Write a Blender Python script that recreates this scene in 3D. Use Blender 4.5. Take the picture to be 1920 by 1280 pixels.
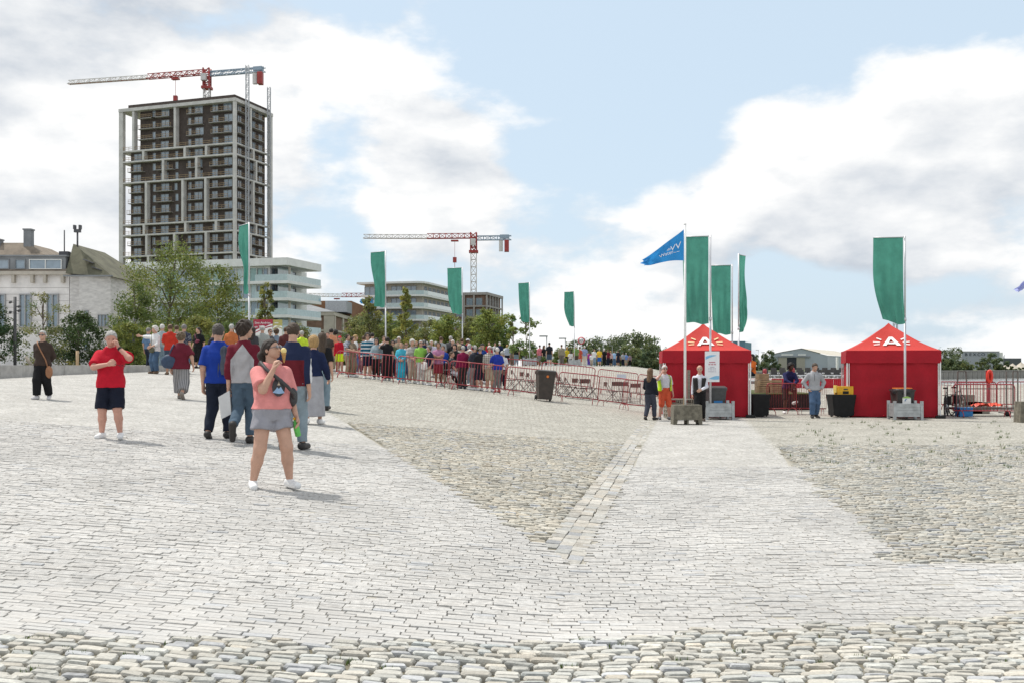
import bpy, math, random
import numpy as np
from mathutils import Vector, Matrix
R = math.radians
rng = np.random.default_rng(7)
random.seed(7)
for o in list(bpy.data.objects): bpy.data.objects.remove(o)
scene = bpy.context.scene
C = scene.collection
# ------------------------------------------------------------------ camera
FPX, HOR, CAMZ = 1867.0, 687.0, 1.65          # focal length and horizon in photo pixels, eye height
cam = bpy.data.cameras.new('camera'); camo = bpy.data.objects.new('camera', cam); C.objects.link(camo)
cam.sensor_width = 36.0; cam.lens = 35.0; cam.clip_start = 0.1; cam.clip_end = 9000
cam.shift_y = (HOR-640)/1920
camo.location = (0, 0, CAMZ); camo.rotation_euler = (R(90), 0, 0)
scene.camera = camo
# ------------------------------------------------------------------ sky and sun
SUN_EL, SUN_AZ = 62.0, -60.0                  # azimuth measured from +Y (view direction), negative = left
sdir = Vector((math.sin(R(SUN_AZ))*math.cos(R(SUN_EL)), math.cos(R(SUN_AZ))*math.cos(R(SUN_EL)), math.sin(R(SUN_EL))))
world = bpy.data.worlds.new('World'); scene.world = world; world.use_nodes = True
nt = world.node_tree; nt.nodes.clear()
def N(tree, t, **kw):
    n = tree.nodes.new(t)
    for k, v in kw.items(): setattr(n, k, v)
    return n
def mth(tree, op, a, b=None, c=None, clamp=False):
    n = tree.nodes.new('ShaderNodeMath'); n.operation = op; n.use_clamp = clamp
    for i, v in enumerate((a, b, c)):
        if v is None: continue
        if isinstance(v, (int, float)): n.inputs[i].default_value = v
        else: tree.links.new(v, n.inputs[i])
    return n.outputs[0]
def sstep(tree, v, a, b, lo=0.0, hi=1.0):
    n = tree.nodes.new('ShaderNodeMapRange'); n.interpolation_type = 'SMOOTHSTEP'
    tree.links.new(v, n.inputs[0])
    for i, q in enumerate((a, b, lo, hi)): n.inputs[i+1].default_value = q
    return n.outputs[0]
def mixc(tree, f, a, b, mode='MIX'):
    n = tree.nodes.new('ShaderNodeMix'); n.data_type = 'RGBA'; n.blend_type = mode
    for i, v in ((0, f), (6, a), (7, b)):
        if isinstance(v, (int, float)): n.inputs[i].default_value = v
        elif isinstance(v, (tuple, list)): n.inputs[i].default_value = (*v[:3], 1)
        else: tree.links.new(v, n.inputs[i])
    return n.outputs[2]
sky = N(nt, 'ShaderNodeTexSky', sky_type='NISHITA', sun_disc=False)
sky.sun_elevation = R(SUN_EL); sky.sun_rotation = R(SUN_AZ); sky.air_density = 1.0; sky.dust_density = 2.0; sky.ozone_density = 1.0
tc = N(nt, 'ShaderNodeTexCoord')
def sky_noise(off, scale, det, rough, zs=2.1):
    mp = N(nt, 'ShaderNodeMapping'); mp.inputs['Scale'].default_value = (1, 1, zs); mp.inputs['Location'].default_value = off
    nt.links.new(tc.outputs['Generated'], mp.inputs[0])
    nz = N(nt, 'ShaderNodeTexNoise'); nz.inputs['Scale'].default_value = scale; nz.inputs['Detail'].default_value = det
    nz.inputs['Roughness'].default_value = rough
    nt.links.new(mp.outputs[0], nz.inputs['Vector']); return nz.outputs[0]
OFF = Vector((3.1, 1.7, 0.35))
n1 = sky_noise(OFF, 4.3, 10, .55); n2 = sky_noise(OFF+Vector((-.03, 0, .085)), 4.3, 7, .55)
fine = sky_noise(Vector((9, 2, 4)), 11, 6, .6)
# slow change of cloud cover over the sky: open blue holes and a few big cumulus banks
def blob(az, el, r):
    v = (math.sin(R(az))*math.cos(R(el)), math.cos(R(az))*math.cos(R(el)), math.sin(R(el)))
    d = N(nt, 'ShaderNodeVectorMath', operation='DOT_PRODUCT'); nt.links.new(tc.outputs['Generated'], d.inputs[0]); d.inputs[1].default_value = v
    return sstep(nt, d.outputs['Value'], math.cos(R(r)), 1.0)
cov = mth(nt, 'ADD', n1, .03)
for az, el, r, w in ((4, 18, 10, -.17), (18, 21, 9, -.20), (27, 20, 7, -.12), (9, 12, 6, -.06), (-9, 12.5, 4, -.08), (-14, 17, 10, .13), (-25, 13, 9, .08), (-4.5, 11, 5.5, .13), (20, 12, 9, .15), (8, 7, 7, .07), (-20, 6, 9, .05), (24, 5, 8, .03)):
    cov = mth(nt, 'ADD', cov, mth(nt, 'MULTIPLY', blob(az, el, r), w))
mask = sstep(nt, cov, .44, .555)
lit = mth(nt, 'ADD', mth(nt, 'MULTIPLY', mth(nt, 'SUBTRACT', n1, n2), 4.6), .76)
lit = mth(nt, 'SUBTRACT', lit, sstep(nt, cov, .58, .82, 0, .34))
lit = mth(nt, 'ADD', lit, mth(nt, 'MULTIPLY', mth(nt, 'SUBTRACT', fine, .5), .35), clamp=True)
SKYS = 0.10
ccol = mixc(nt, lit, (5.6, 6.1, 6.75), (9.7, 9.7, 9.65))
bg = N(nt, 'ShaderNodeBackground'); bg.inputs[1].default_value = SKYS
skyc = mixc(nt, .72, sky.outputs[0], (7.3, 8.8, 10.1))           # thin high haze veil over the blue
nt.links.new(mixc(nt, mask, skyc, ccol), bg.inputs[0])
nt.links.new(bg.outputs[0], N(nt, 'ShaderNodeOutputWorld').inputs[0])
sl = bpy.data.lights.new('sun', 'SUN'); sl.energy = 3.4; sl.angle = R(2.0); sl.color = (1, .955, .88)
so = bpy.data.objects.new('sun', sl); C.objects.link(so); so.rotation_euler = sdir.to_track_quat('Z', 'Y').to_euler()
scene.view_settings.view_transform = 'Standard'; scene.view_settings.look = 'None'
scene.view_settings.exposure = 0.10; scene.view_settings.gamma = 1.0; scene.view_settings.use_curve_mapping = False
# ------------------------------------------------------------------ helpers
def tag(o, label=None, cat=None, group=None, kind=None):
    if label: o['label'] = label
    if cat: o['category'] = cat
    if group: o['group'] = group
    if kind: o['kind'] = kind
    return o
def empty(name, loc=(0, 0, 0), rz=0.0, label=None, cat=None, group=None):
    o = bpy.data.objects.new(name, None); o.empty_display_size = .2; C.objects.link(o)
    o.location = loc; o.rotation_euler = (0, 0, rz)
    return tag(o, label, cat, group)
def link(name, me, parent=None, mats=None):
    if mats is not None and not me.materials:
        for m in (mats if isinstance(mats, (list, tuple)) else [mats]): me.materials.append(m)
    o = bpy.data.objects.new(name, me); C.objects.link(o); o.parent = parent
    return o
def copy_tree(o, parent=None):
    c = o.copy(); C.objects.link(c); c.parent = parent
    for ch in list(o.children): copy_tree(ch, c)
    return c
def npmesh(name, V, F, smooth=True, mats=None, midx=None, col=None):
    """V (n,3), F (m,k) arrays -> mesh, quickly"""
    me = bpy.data.meshes.new(name); V = np.asarray(V, np.float32); F = np.asarray(F, np.int32)
    m, k = F.shape
    me.vertices.add(len(V)); me.vertices.foreach_set('co', V.ravel())
    me.loops.add(m*k); me.loops.foreach_set('vertex_index', F.ravel())
    me.polygons.add(m); me.polygons.foreach_set('loop_start', np.arange(0, m*k, k, dtype=np.int32))
    me.polygons.foreach_set('use_smooth', np.full(m, bool(smooth)))
    if mats is not None:
        for q in (mats if isinstance(mats, (list, tuple)) else [mats]): me.materials.append(q)
    if midx is not None: me.polygons.foreach_set('material_index', np.asarray(midx, np.int32))
    me.update(calc_edges=True)
    if col is not None:
        a = me.color_attributes.new('Col', 'FLOAT_COLOR', 'POINT')
        a.data.foreach_set('color', np.c_[np.asarray(col, np.float32), np.ones(len(V), np.float32)].ravel())
    return me
class MB:
    """collects boxes, bars, tubes and polygons into one mesh"""
    def __init__(s): s.v, s.f, s.m, s.sm = [], [], [], []
    def add(s, v, f, m=0, smooth=False):
        b = len(s.v); s.v += [tuple(p) for p in v]
        s.f += [tuple(i+b for i in q) for q in f]; s.m += [m]*len(f); s.sm += [smooth]*len(f); return s
    def box(s, x0, x1, y0, y1, z0, z1, m=0):
        v = [(x, y, z) for z in (z0, z1) for y in (y0, y1) for x in (x0, x1)]
        return s.add(v, [(0, 2, 3, 1), (4, 5, 7, 6), (0, 1, 5, 4), (2, 6, 7, 3), (0, 4, 6, 2), (1, 3, 7, 5)], m)
    def bar(s, p, q, w, h=None, m=0):
        p, q = Vector(p), Vector(q); d = (q-p).normalized(); h = h or w
        up = Vector((0, 0, 1)) if abs(d.z) < .95 else Vector((0, 1, 0))
        a = d.cross(up).normalized()*w/2; b = a.cross(d).normalized()*h/2
        v = [c+i*a+j*b for c in (p, q) for i, j in ((-1, -1), (1, -1), (1, 1), (-1, 1))]
        return s.add(v, [(0, 1, 2, 3), (7, 6, 5, 4)]+[(i, i+4, (i+1) % 4+4, (i+1) % 4) for i in range(4)], m)
    def tube(s, pts, r, n=8, m=0, closed=False, caps=True):
        pts = [Vector(p) for p in pts]; L = len(pts); rs = [float(q) for q in r] if isinstance(r, (list, tuple)) else [float(r)]*L
        v, f = [], []; prev = None
        for i, p in enumerate(pts):
            d = (pts[(i+1) % L]-pts[i-1]) if closed else (pts[min(i+1, L-1)]-pts[max(i-1, 0)])
            d.normalize()
            if prev is None:
                up = Vector((0, 0, 1)) if abs(d.z) < .9 else Vector((1, 0, 0)); a = d.cross(up).normalized()
            else: a = (prev-d*prev.dot(d)).normalized()
            prev = a; b = d.cross(a)
            v += [p+rs[i]*(math.cos(2*math.pi*k/n)*a+math.sin(2*math.pi*k/n)*b) for k in range(n)]
        for i in range(L if closed else L-1):
            j = (i+1) % L
            f += [(i*n+k, i*n+(k+1) % n, j*n+(k+1) % n, j*n+k) for k in range(n)]
        if caps and not closed: f += [tuple(range(n))[::-1], tuple(range((L-1)*n, L*n))]
        return s.add(v, f, m, n > 5)
    def lathe(s, prof, n=16, m=0, c=(0, 0, 0)):
        v = [(c[0]+r*math.cos(2*math.pi*k/n), c[1]+r*math.sin(2*math.pi*k/n), c[2]+z) for r, z in prof for k in range(n)]
        f = [(i*n+k, i*n+(k+1) % n, (i+1)*n+(k+1) % n, (i+1)*n+k) for i in range(len(prof)-1) for k in range(n)]
        f += [tuple(range(n))[::-1], tuple(range((len(prof)-1)*n, len(prof)*n))]
        return s.add(v, f, m, True)
    def prism(s, poly, ax, t0, t1, m=0):
        """2D polygon extruded along axis ax ('x','y','z')"""
        def P(a, b, t): return {'x': (t, a, b), 'y': (a, t, b), 'z': (a, b, t)}[ax]
        n = len(poly); v = [P(a, b, t0) for a, b in poly]+[P(a, b, t1) for a, b in poly]
        return s.add(v, [tuple(range(n)), tuple(range(n, 2*n))[::-1]]+[(i, i+n, (i+1) % n+n, (i+1) % n) for i in range(n)], m)
    def mesh(s, name, mats):
        me = bpy.data.meshes.new(name); me.from_pydata(s.v, [], s.f)
        for q in (mats if isinstance(mats, (list, tuple)) else [mats]): me.materials.append(q)
        me.polygons.foreach_set('material_index', s.m); me.polygons.foreach_set('use_smooth', s.sm)
        import bmesh as _b
        bm = _b.new(); bm.from_mesh(me); _b.ops.recalc_face_normals(bm, faces=bm.faces); bm.to_mesh(me); bm.free()
        return me
    def build(s, name, mats, parent=None): return link(name, s.mesh(name, mats), parent)
# ------------------------------------------------------------------ materials
MATS = {}
def pm(name, col, rough=.75, var=.12, scale=6.0, bump=0.0, bscale=40.0, metal=0.0, spec=.4, objcol=False, attr=False, trans=0.0, stretch=(1, 1, 1)):
    """plain procedural material: base colour with blotchy noise variation and fine bump"""
    if name in MATS: return MATS[name]
    m = bpy.data.materials.new(name); m.use_nodes = True; t = m.node_tree; b = t.nodes['Principled BSDF']
    tcn = N(t, 'ShaderNodeTexCoord'); mp = N(t, 'ShaderNodeMapping'); mp.inputs['Scale'].default_value = stretch
    t.links.new(tcn.outputs['Object'], mp.inputs[0])
    nz = N(t, 'ShaderNodeTexNoise'); nz.inputs['Scale'].default_value = scale; nz.inputs['Detail'].default_value = 5
    nz.inputs['Roughness'].default_value = .65; t.links.new(mp.outputs[0], nz.inputs['Vector'])
    f = sstep(t, nz.outputs[0], .25, .75, 1-var*1.5, 1+var)
    base = col
    if objcol: base = N(t, 'ShaderNodeObjectInfo').outputs['Color']
    if attr:
        at = N(t, 'ShaderNodeVertexColor', layer_name='Col'); base = at.outputs[0]
    v = N(t, 'ShaderNodeVectorMath', operation='SCALE'); t.links.new(f, v.inputs['Scale'])
    if isinstance(base, tuple): v.inputs[0].default_value = base[:3]
    else: t.links.new(base, v.inputs[0])
    t.links.new(v.outputs[0], b.inputs['Base Color'])
    b.inputs['Roughness'].default_value = rough; b.inputs['Metallic'].default_value = metal
    b.inputs['Specular IOR Level'].default_value = spec
    if bump:
        n3 = N(t, 'ShaderNodeTexNoise'); n3.inputs['Scale'].default_value = bscale; n3.inputs['Detail'].default_value = 4
        t.links.new(tcn.outputs['Object'], n3.inputs['Vector'])
        bp = N(t, 'ShaderNodeBump'); bp.inputs['Strength'].default_value = bump; bp.inputs['Distance'].default_value = .02
        t.links.new(n3.outputs[0], bp.inputs['Height']); t.links.new(bp.outputs[0], b.inputs['Normal'])
    if trans:
        tr = N(t, 'ShaderNodeBsdfTranslucent'); t.links.new(v.outputs[0], tr.inputs[0])
        mx = N(t, 'ShaderNodeMixShader'); mx.inputs[0].default_value = trans
        t.links.new(b.outputs[0], mx.inputs[1]); t.links.new(tr.outputs[0], mx.inputs[2])
        t.links.new(mx.outputs[0], t.nodes['Material Output'].inputs[0])
    MATS[name] = m; return m
def glassm(name, col, rough=.06, spec=.9):
    m = pm(name, col, rough, .1, 2.0, spec=spec); m.node_tree.nodes['Principled BSDF'].inputs['Coat Weight'].default_value = .5; return m
def text_mesh(s, size, extrude=.004, mat=None, align='CENTER'):
    cu = bpy.data.curves.new('lettering', 'FONT'); cu.body = s; cu.size = size; cu.extrude = extrude; cu.align_x = align; cu.align_y = 'CENTER'; cu.resolution_u = 3
    o = bpy.data.objects.new('lettering', cu); C.objects.link(o); bpy.context.view_layer.update()
    me = bpy.data.meshes.new_from_object(o); bpy.data.objects.remove(o); bpy.data.curves.remove(cu)
    me.materials.clear()
    if mat: me.materials.append(mat)
    return me
# ------------------------------------------------------------------ the lie of the land
FX, FY, FS = 0.55, 8.2, 0.1746               # gutter line: x = FX + FS*(y-FY); the ramp rises to its left
def gz(x, y):
    x = np.asarray(x, float); y = np.asarray(y, float)
    s = np.maximum(0, (FX-x)+FS*(y-FY))
    t = np.clip((y-40.8)/18.0, 0, 1); t = t*t*(3-2*t)
    z0 = .0781*s*(1+.029*np.maximum(0, np.minimum(y, 110)-25)) + 2.0*t*np.clip(s/2+.6, 0, 1)
    return 1.745*np.tanh(z0/1.745)
def pray(px, py, zoff=0.0):
    """where the line of sight through a photo pixel meets the ground"""
    d = np.linspace(3.5, 140, 6000); x = (px-960)/FPX*d; z = CAMZ-(py-HOR)/FPX*d
    below = z <= gz(x, d)+zoff
    i = int(np.argmax(below)) if below.any() else len(d)-1
    return float(x[i]), float(d[i])
def at(px, py, d):                            # a point at distance d on the line of sight of a photo pixel
    return ((px-960)/FPX*d, d, CAMZ-(py-HOR)/FPX*d)
# ================================================================== quay surface
def line_through(p, q):                       # returns f(y) = x on the line
    return lambda y: p[0]+(q[0]-p[0])*(np.asarray(y)-p[1])/(q[1]-p[1])
fold = lambda y: FX+FS*(np.asarray(y)-FY)
triL = line_through((FX-.02, FY), pray(640, 788))                  # left edge of the rough wedge on the ramp
RX0, RY0 = pray(1690, 1056); pathR = line_through((RX0, RY0), pray(1400, 790))   # right edge of the smooth path
fa, fb = pray(0, 1192), pray(1920, 1150)
front = lambda x: fa[1]+(fb[1]-fa[1])*(np.asarray(x)-fa[0])/(fb[0]-fa[0])        # edge of the rough cobbles in front
STONE_FAR, STONE_FAR_ROUGH, PITCH = 16.5, 21.0, .061
def zone(x, y):
    """0 smooth setts, 1 front cobbles, 2 ramp wedge, 3 gutter, 4 right-hand cobbles"""
    w = .05*np.sin(x*7.3+np.sin(y*5))+.04*np.sin(x*17)
    z = np.zeros(np.shape(x), int)
    z[y < front(x)+w] = 1
    wedge = (y > FY) & (x > triL(y)) & (x < fold(y)); z[wedge] = 2
    z[wedge & (x > fold(y)-.42)] = 3
    z[(y > RY0) & (x > pathR(y)+w*1.5)] = 4
    return z
def stones(cx, cy, hx, hy, rot, kind, ts=1.0, zs=1.0):
    """arrays of stones -> vertices, faces. kind 0 = sawn flat, 1 = rough domed"""
    n = len(cx); tx = np.array([1, 1, .84, -.84, -1, -1, -.84, .84]); ty = np.array([-.66, .66, 1, 1, .66, -.66, -1, -1])
    jx = 1+rng.normal(0, .03+.05*kind[:, None], (n, 8)); jy = 1+rng.normal(0, .035+.06*kind[:, None], (n, 8))
    flat = kind[:, None] < .5
    px = np.where(flat, np.sign(tx)*(.9+.1*np.abs(tx)), tx)*jx; py = np.where(flat, np.sign(ty)*(.86+.14*np.abs(ty)), ty)*jy
    top = np.where(kind > .5, rng.normal(.008, .0045, n), rng.normal(.001, .0024, n))*zs
    edge = np.where(kind > .5, .010, .003); tilt = rng.normal(0, 1, (n, 2))*np.where(kind > .5, .035, .012)[:, None]*ts
    c, s = np.cos(rot)[:, None], np.sin(rot)[:, None]
    rings = []
    for sc, dz in ((1.0, -.06), (1.0, None), (None, 0.0)):
        k = np.where(kind > .5, .86, .97)[:, None] if sc is None else sc
        lx, ly = px*hx[:, None]*k, py*hy[:, None]*k
        X = cx[:, None]+lx*c-ly*s; Y = cy[:, None]+lx*s+ly*c
        if dz is None: z = (top-edge)[:, None]
        elif dz < 0: z = np.full((n, 1), -.06)
        else: z = top[:, None]+lx*tilt[:, :1]+ly*tilt[:, 1:]
        rings.append(np.stack([X, Y, gz(X, Y)+z+0*X], -1))
    ctr = np.stack([cx, cy, gz(cx, cy)+top+np.where(kind > .5, .003, 0)], -1)[:, None]
    V = np.concatenate(rings+[ctr], 1)                                # n,25,3
    k = np.arange(8); k2 = (k+1) % 8; z3 = np.full(8, 24)
    q = np.concatenate([np.stack([k+8*i, k2+8*i, k2+8*i+8, k+8*i+8], -1) for i in (0, 1)])
    t = np.concatenate([np.stack([q[:, 0], q[:, 1], q[:, 2]], -1), np.stack([q[:, 0], q[:, 2], q[:, 3]], -1), np.stack([k+16, k2+16, z3], -1)])
    return V, t
def stone_cols(n, kind, zn):
    smooth = np.array([.485, .472, .45]); rough = np.array([.475, .46, .415])
    base = np.where((kind > .5)[:, None], rough, smooth)*1.0
    base[zn == 2] = (.47, .44, .375); base[zn == 3] = (.44, .42, .38); base[zn == 4] = (.44, .42, .37)
    v = rng.normal(1, .035+.065*kind, n)[:, None]; warm = rng.normal(0, .003+.011*kind, n)[:, None]
    col = base*v+np.array([1, .15, -.7])*warm*.9
    grey = rng.random(n) < .06*kind+.02; col[grey] = col[grey].mean(1, keepdims=True)*np.array([.92, .93, .94])
    return np.clip(col, .08, .72)
rows = []
y = 3.3
while y < STONE_FAR_ROUGH:                                                 # courses run across the picture
    half = y*.56+1.6; x = -half+rng.random()*.2
    while x < half:
        zq = zone(np.array([x]), np.array([y]))[0]
        rgh = zq in (1, 2, 4)
        w = rng.uniform(.105, .18) if rgh else rng.uniform(.14, .19)
        if rgh or y < STONE_FAR: rows.append((x+w/2, y, w, zq))
        x += w
    y += PITCH
A = np.array(rows); cx, cy, w = A[:, 0].copy(), A[:, 1].copy(), A[:, 2]
zn = zone(cx, cy)
cy += .012*np.sin(cx*1.3)+.02*np.sin(cx*.6+cy*.2)+np.where(np.isin(zn, (1, 2, 4)), rng.normal(0, .0045, len(cx)), rng.normal(0, .001, len(cx)))
keep = (zn != 3)
cx, cy, w, zn = cx[keep], cy[keep], w[keep], zn[keep]
kind = np.isin(zn, (1, 2, 4)).astype(float)
hx = w/2-np.where(kind > .5, rng.uniform(.004, .013, len(w)), .0017); hy = np.where(kind > .5, rng.uniform(.0225, .0288, len(w)), .0294)
rot = np.where(kind > .5, rng.normal(0, .06, len(w)), rng.normal(0, .012, len(w)))
gut = []                                                            # gutter courses follow the fold
fd = Vector((FS, 1)).normalized(); fang = math.atan2(fd.y, fd.x)
for r_ in range(3):
    t = 0.12
    while t < 22:
        L = rng.uniform(.15, .22); off = -.07-.136*r_+rng.normal(0, .004)
        gut.append((FX+fd.x*(t+L/2)+off*fd.y, FY+fd.y*(t+L/2)-off*fd.x, L/2-.004, .0655, fang+rng.normal(0, .02))); t += L
G = np.array(gut); inside = G[:, 0] > triL(G[:, 1])+.02; G = G[inside]
cx = np.r_[cx, G[:, 0]]; cy = np.r_[cy, G[:, 1]]; hx = np.r_[hx, G[:, 2]]; hy = np.r_[hy, G[:, 3]]; rot = np.r_[rot, G[:, 4]]
kind = np.r_[kind, np.full(len(G), .4)]; zn = np.r_[zn, np.full(len(G), 3)]
SV, ST = stones(cx, cy, hx, hy, rot, kind); SC = stone_cols(len(cx), (kind > .3).astype(float), zn)
SC *= (1+.035*np.sin(.9*cx+1.3*cy)+.03*np.sin(2.3*cx-1.1*cy+1)+.03*np.sin(.5*cx+3.1*cy+2*np.sin(.7*cx))+.025*np.sin(5.1*cx+2*np.sin(1.9*cy)))[:, None]
M_stone = pm('weathered_stone', (0, 0, 0), .82, .16, 22, .5, 90, spec=.25, attr=True)
M_stone_obj = pm('weathered_stone_single', (0, 0, 0), .82, .16, 3.5, .15, 12, spec=.25, objcol=True)
# base sheet with the sand of the joints; far away the same paving is carried by the material
def quay_material():
    m = bpy.data.materials.new('quay_paving'); m.use_nodes = True; t = m.node_tree; b = t.nodes['Principled BSDF']
    ge = N(t, 'ShaderNodeNewGeometry'); sp = N(t, 'ShaderNodeSeparateXYZ'); t.links.new(ge.outputs['Position'], sp.inputs[0])
    X, Y = sp.outputs[0], sp.outputs[1]
    def side(f):                                                    # >0 when x is right of line f
        x0, x1 = float(f(0.0)), float(f(1.0)); return mth(t, 'SUBTRACT', X, mth(t, 'MULTIPLY_ADD', Y, x1-x0, x0))
    st = lambda v, w=.05: sstep(t, v, -w, w)
    flat = N(t, 'ShaderNodeCombineXYZ'); t.links.new(X, flat.inputs[0]); t.links.new(Y, flat.inputs[1])
    def brick(c1, c2, mor, w, h, ms):
        br = N(t, 'ShaderNodeTexBrick'); t.links.new(flat.outputs[0], br.inputs['Vector'])
        for k, v in (('Color1', c1), ('Color2', c2), ('Mortar', mor)): br.inputs[k].default_value = (*v, 1)
        br.inputs['Scale'].default_value = 1; br.inputs['Brick Width'].default_value = w; br.inputs['Row Height'].default_value = h
        br.inputs['Mortar Size'].default_value = ms; br.inputs['Mortar Smooth'].default_value = .3; br.offset_frequency = 2
        return br.outputs['Color']
    def cells(c1, c2, gap, ratio, mort):
        mp = N(t, 'ShaderNodeMapping'); mp.inputs['Scale'].default_value = (1/.145, 1/PITCH, 1); t.links.new(flat.outputs[0], mp.inputs[0])
        vo = N(t, 'ShaderNodeTexVoronoi', voronoi_dimensions='2D'); vo.inputs['Scale'].default_value = 1; vo.inputs['Randomness'].default_value = ratio; t.links.new(mp.outputs[0], vo.inputs['Vector'])
        ed = N(t, 'ShaderNodeTexVoronoi', voronoi_dimensions='2D', feature='DISTANCE_TO_EDGE'); ed.inputs['Scale'].default_value = 1; ed.inputs['Randomness'].default_value = ratio; t.links.new(mp.outputs[0], ed.inputs['Vector'])
        sx = N(t, 'ShaderNodeSeparateColor'); t.links.new(vo.outputs['Color'], sx.inputs[0])
        return mixc(t, sstep(t, ed.outputs['Distance'], gap*.3, gap), mort, mixc(t, sx.outputs[0], c1, c2))
    smooth = cells((.40, .39, .37), (.525, .51, .485), .12, 1.0, (.30, .285, .25))
    rough = cells((.33, .318, .28), (.51, .492, .44), .15, 1.0, (.22, .205, .17))
    nz = N(t, 'ShaderNodeTexNoise'); t.links.new(flat.outputs[0], nz.inputs['Vector']); nz.inputs['Scale'].default_value = 1.1; nz.inputs['Detail'].default_value = 8; nz.inputs['Roughness'].default_value = .7
    n2 = N(t, 'ShaderNodeTexNoise'); t.links.new(flat.outputs[0], n2.inputs['Vector']); n2.inputs['Scale'].default_value = 9; n2.inputs['Detail'].default_value = 4
    wedge = mth(t, 'MULTIPLY', st(side(triL)), mth(t, 'SUBTRACT', 1, st(side(fold))))
    right = mth(t, 'MULTIPLY', st(side(pathR), .15), st(mth(t, 'SUBTRACT', Y, RY0)))
    col = mixc(t, mth(t, 'MAXIMUM', wedge, right), smooth, rough)
    f = mth(t, 'MULTIPLY', sstep(t, nz.outputs[0], .3, .7, .86, 1.1), sstep(t, n2.outputs[0], .3, .7, .9, 1.08))
    sc = N(t, 'ShaderNodeVectorMath', operation='SCALE'); t.links.new(col, sc.inputs[0]); t.links.new(f, sc.inputs['Scale'])
    frt = st(mth(t, 'SUBTRACT', mth(t, 'MULTIPLY_ADD', X, float(front(1.0)-front(0.0)), float(front(0.0))), Y), .1)
    sand = mixc(t, mth(t, 'MAXIMUM', mth(t, 'MAXIMUM', wedge, right), frt), mixc(t, n2.outputs[0], (.36, .335, .285), (.50, .475, .42)), mixc(t, n2.outputs[0], (.11, .10, .07), (.25, .228, .175)))
    lim = mth(t, 'MULTIPLY_ADD', mth(t, 'MAXIMUM', wedge, right), STONE_FAR_ROUGH-STONE_FAR, STONE_FAR-.1)
    t.links.new(mixc(t, st(mth(t, 'SUBTRACT', Y, lim), .08), sand, sc.outputs[0]), b.inputs['Base Color'])
    b.inputs['Roughness'].default_value = .85; b.inputs['Specular IOR Level'].default_value = .25
    bp = N(t, 'ShaderNodeBump'); bp.inputs['Strength'].default_value = .5; bp.inputs['Distance'].default_value = .03
    t.links.new(n2.outputs[0], bp.inputs['Height']); t.links.new(bp.outputs[0], b.inputs['Normal'])
    return m
ys = np.r_[np.arange(-6, 20, .5), np.arange(20, 60, 1.0), np.arange(60, 126, 3.0)]
xs = np.r_[np.arange(-120, -30, 5.0), np.arange(-30, 12, .5), np.arange(12, 61, 1.0)]
GX, GY = np.meshgrid(xs, ys)
GZN = zone(GX, GY); rough_ = np.isin(GZN, (1, 2, 4)); GZ = gz(GX, GY)-np.where(GY < np.where(rough_, STONE_FAR_ROUGH, STONE_FAR)-.2, np.where(rough_, .014, .006), .001); GZ -= np.where((np.abs(GX-fold(GY)) < .9) & (GY < STONE_FAR_ROUGH), .010, 0)
nx = len(xs); V = np.stack([GX, GY, GZ], -1).reshape(-1, 3)
ii, jj = np.meshgrid(np.arange(len(ys)-1), np.arange(nx-1), indexing='ij'); a = (ii*nx+jj).ravel()
F = np.stack([a, a+1, a+nx+1, a+nx], -1)
fx, fy = GX[:-1, :-1].ravel(), GY[:-1, :-1].ravel()
redge = np.where(fy < 52, 70.0, np.where(fy < 56, 9.0, 8.4+(fy-56)*.09))          # the river starts beyond
F = F[fx < redge]
quay = tag(link('quay_ground', npmesh('quay_ground', V, F, True, quay_material())), kind='structure')
# front stones singly, the rest of the paving as one mass per kind
def loose(name, sel, parent, mat):
    """single stones: mesh data shared between alike ones"""
    lib = []
    for i in range(10):
        n = 1; kk = np.array([float(mat == 'r')])
        lv, lt = stones(np.zeros(1), np.array([-50.0]), np.array([.5]), np.array([.5]), np.zeros(1), kk, .13)
        lv = lv[0]-np.array([0, -50.0, float(gz(0, -50.0))]); lib.append(npmesh(name, lv, lt, False, M_stone_obj))
    for q, i in enumerate(sel):
        o = link(name, lib[q % 10], parent); o.location = (cx[i], cy[i], float(gz(cx[i], cy[i])))
        sx = 2*hx[i]; sy = 2*hy[i]; o.scale = (sx, sy, 1)
        slope = math.atan((float(gz(cx[i]+.1, cy[i]))-float(gz(cx[i]-.1, cy[i])))/.2)
        o.rotation_euler = (0, -slope, rot[i]); o.color = (*SC[i], 1)
inframe = (np.abs(cx) < cy*.52) & (cy > 4.9)
order = np.argsort(cy)
front_sel = [i for i in order if inframe[i] and zn[i] == 1][:300]
sett_sel = [i for i in order if inframe[i] and zn[i] == 0][:300]
wedge_sel = []
loose('cobblestone', front_sel, quay, 'r'); loose('paving_sett', sett_sel, quay, 's')
used = np.zeros(len(cx), bool); used[front_sel] = True; used[sett_sel] = True
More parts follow.
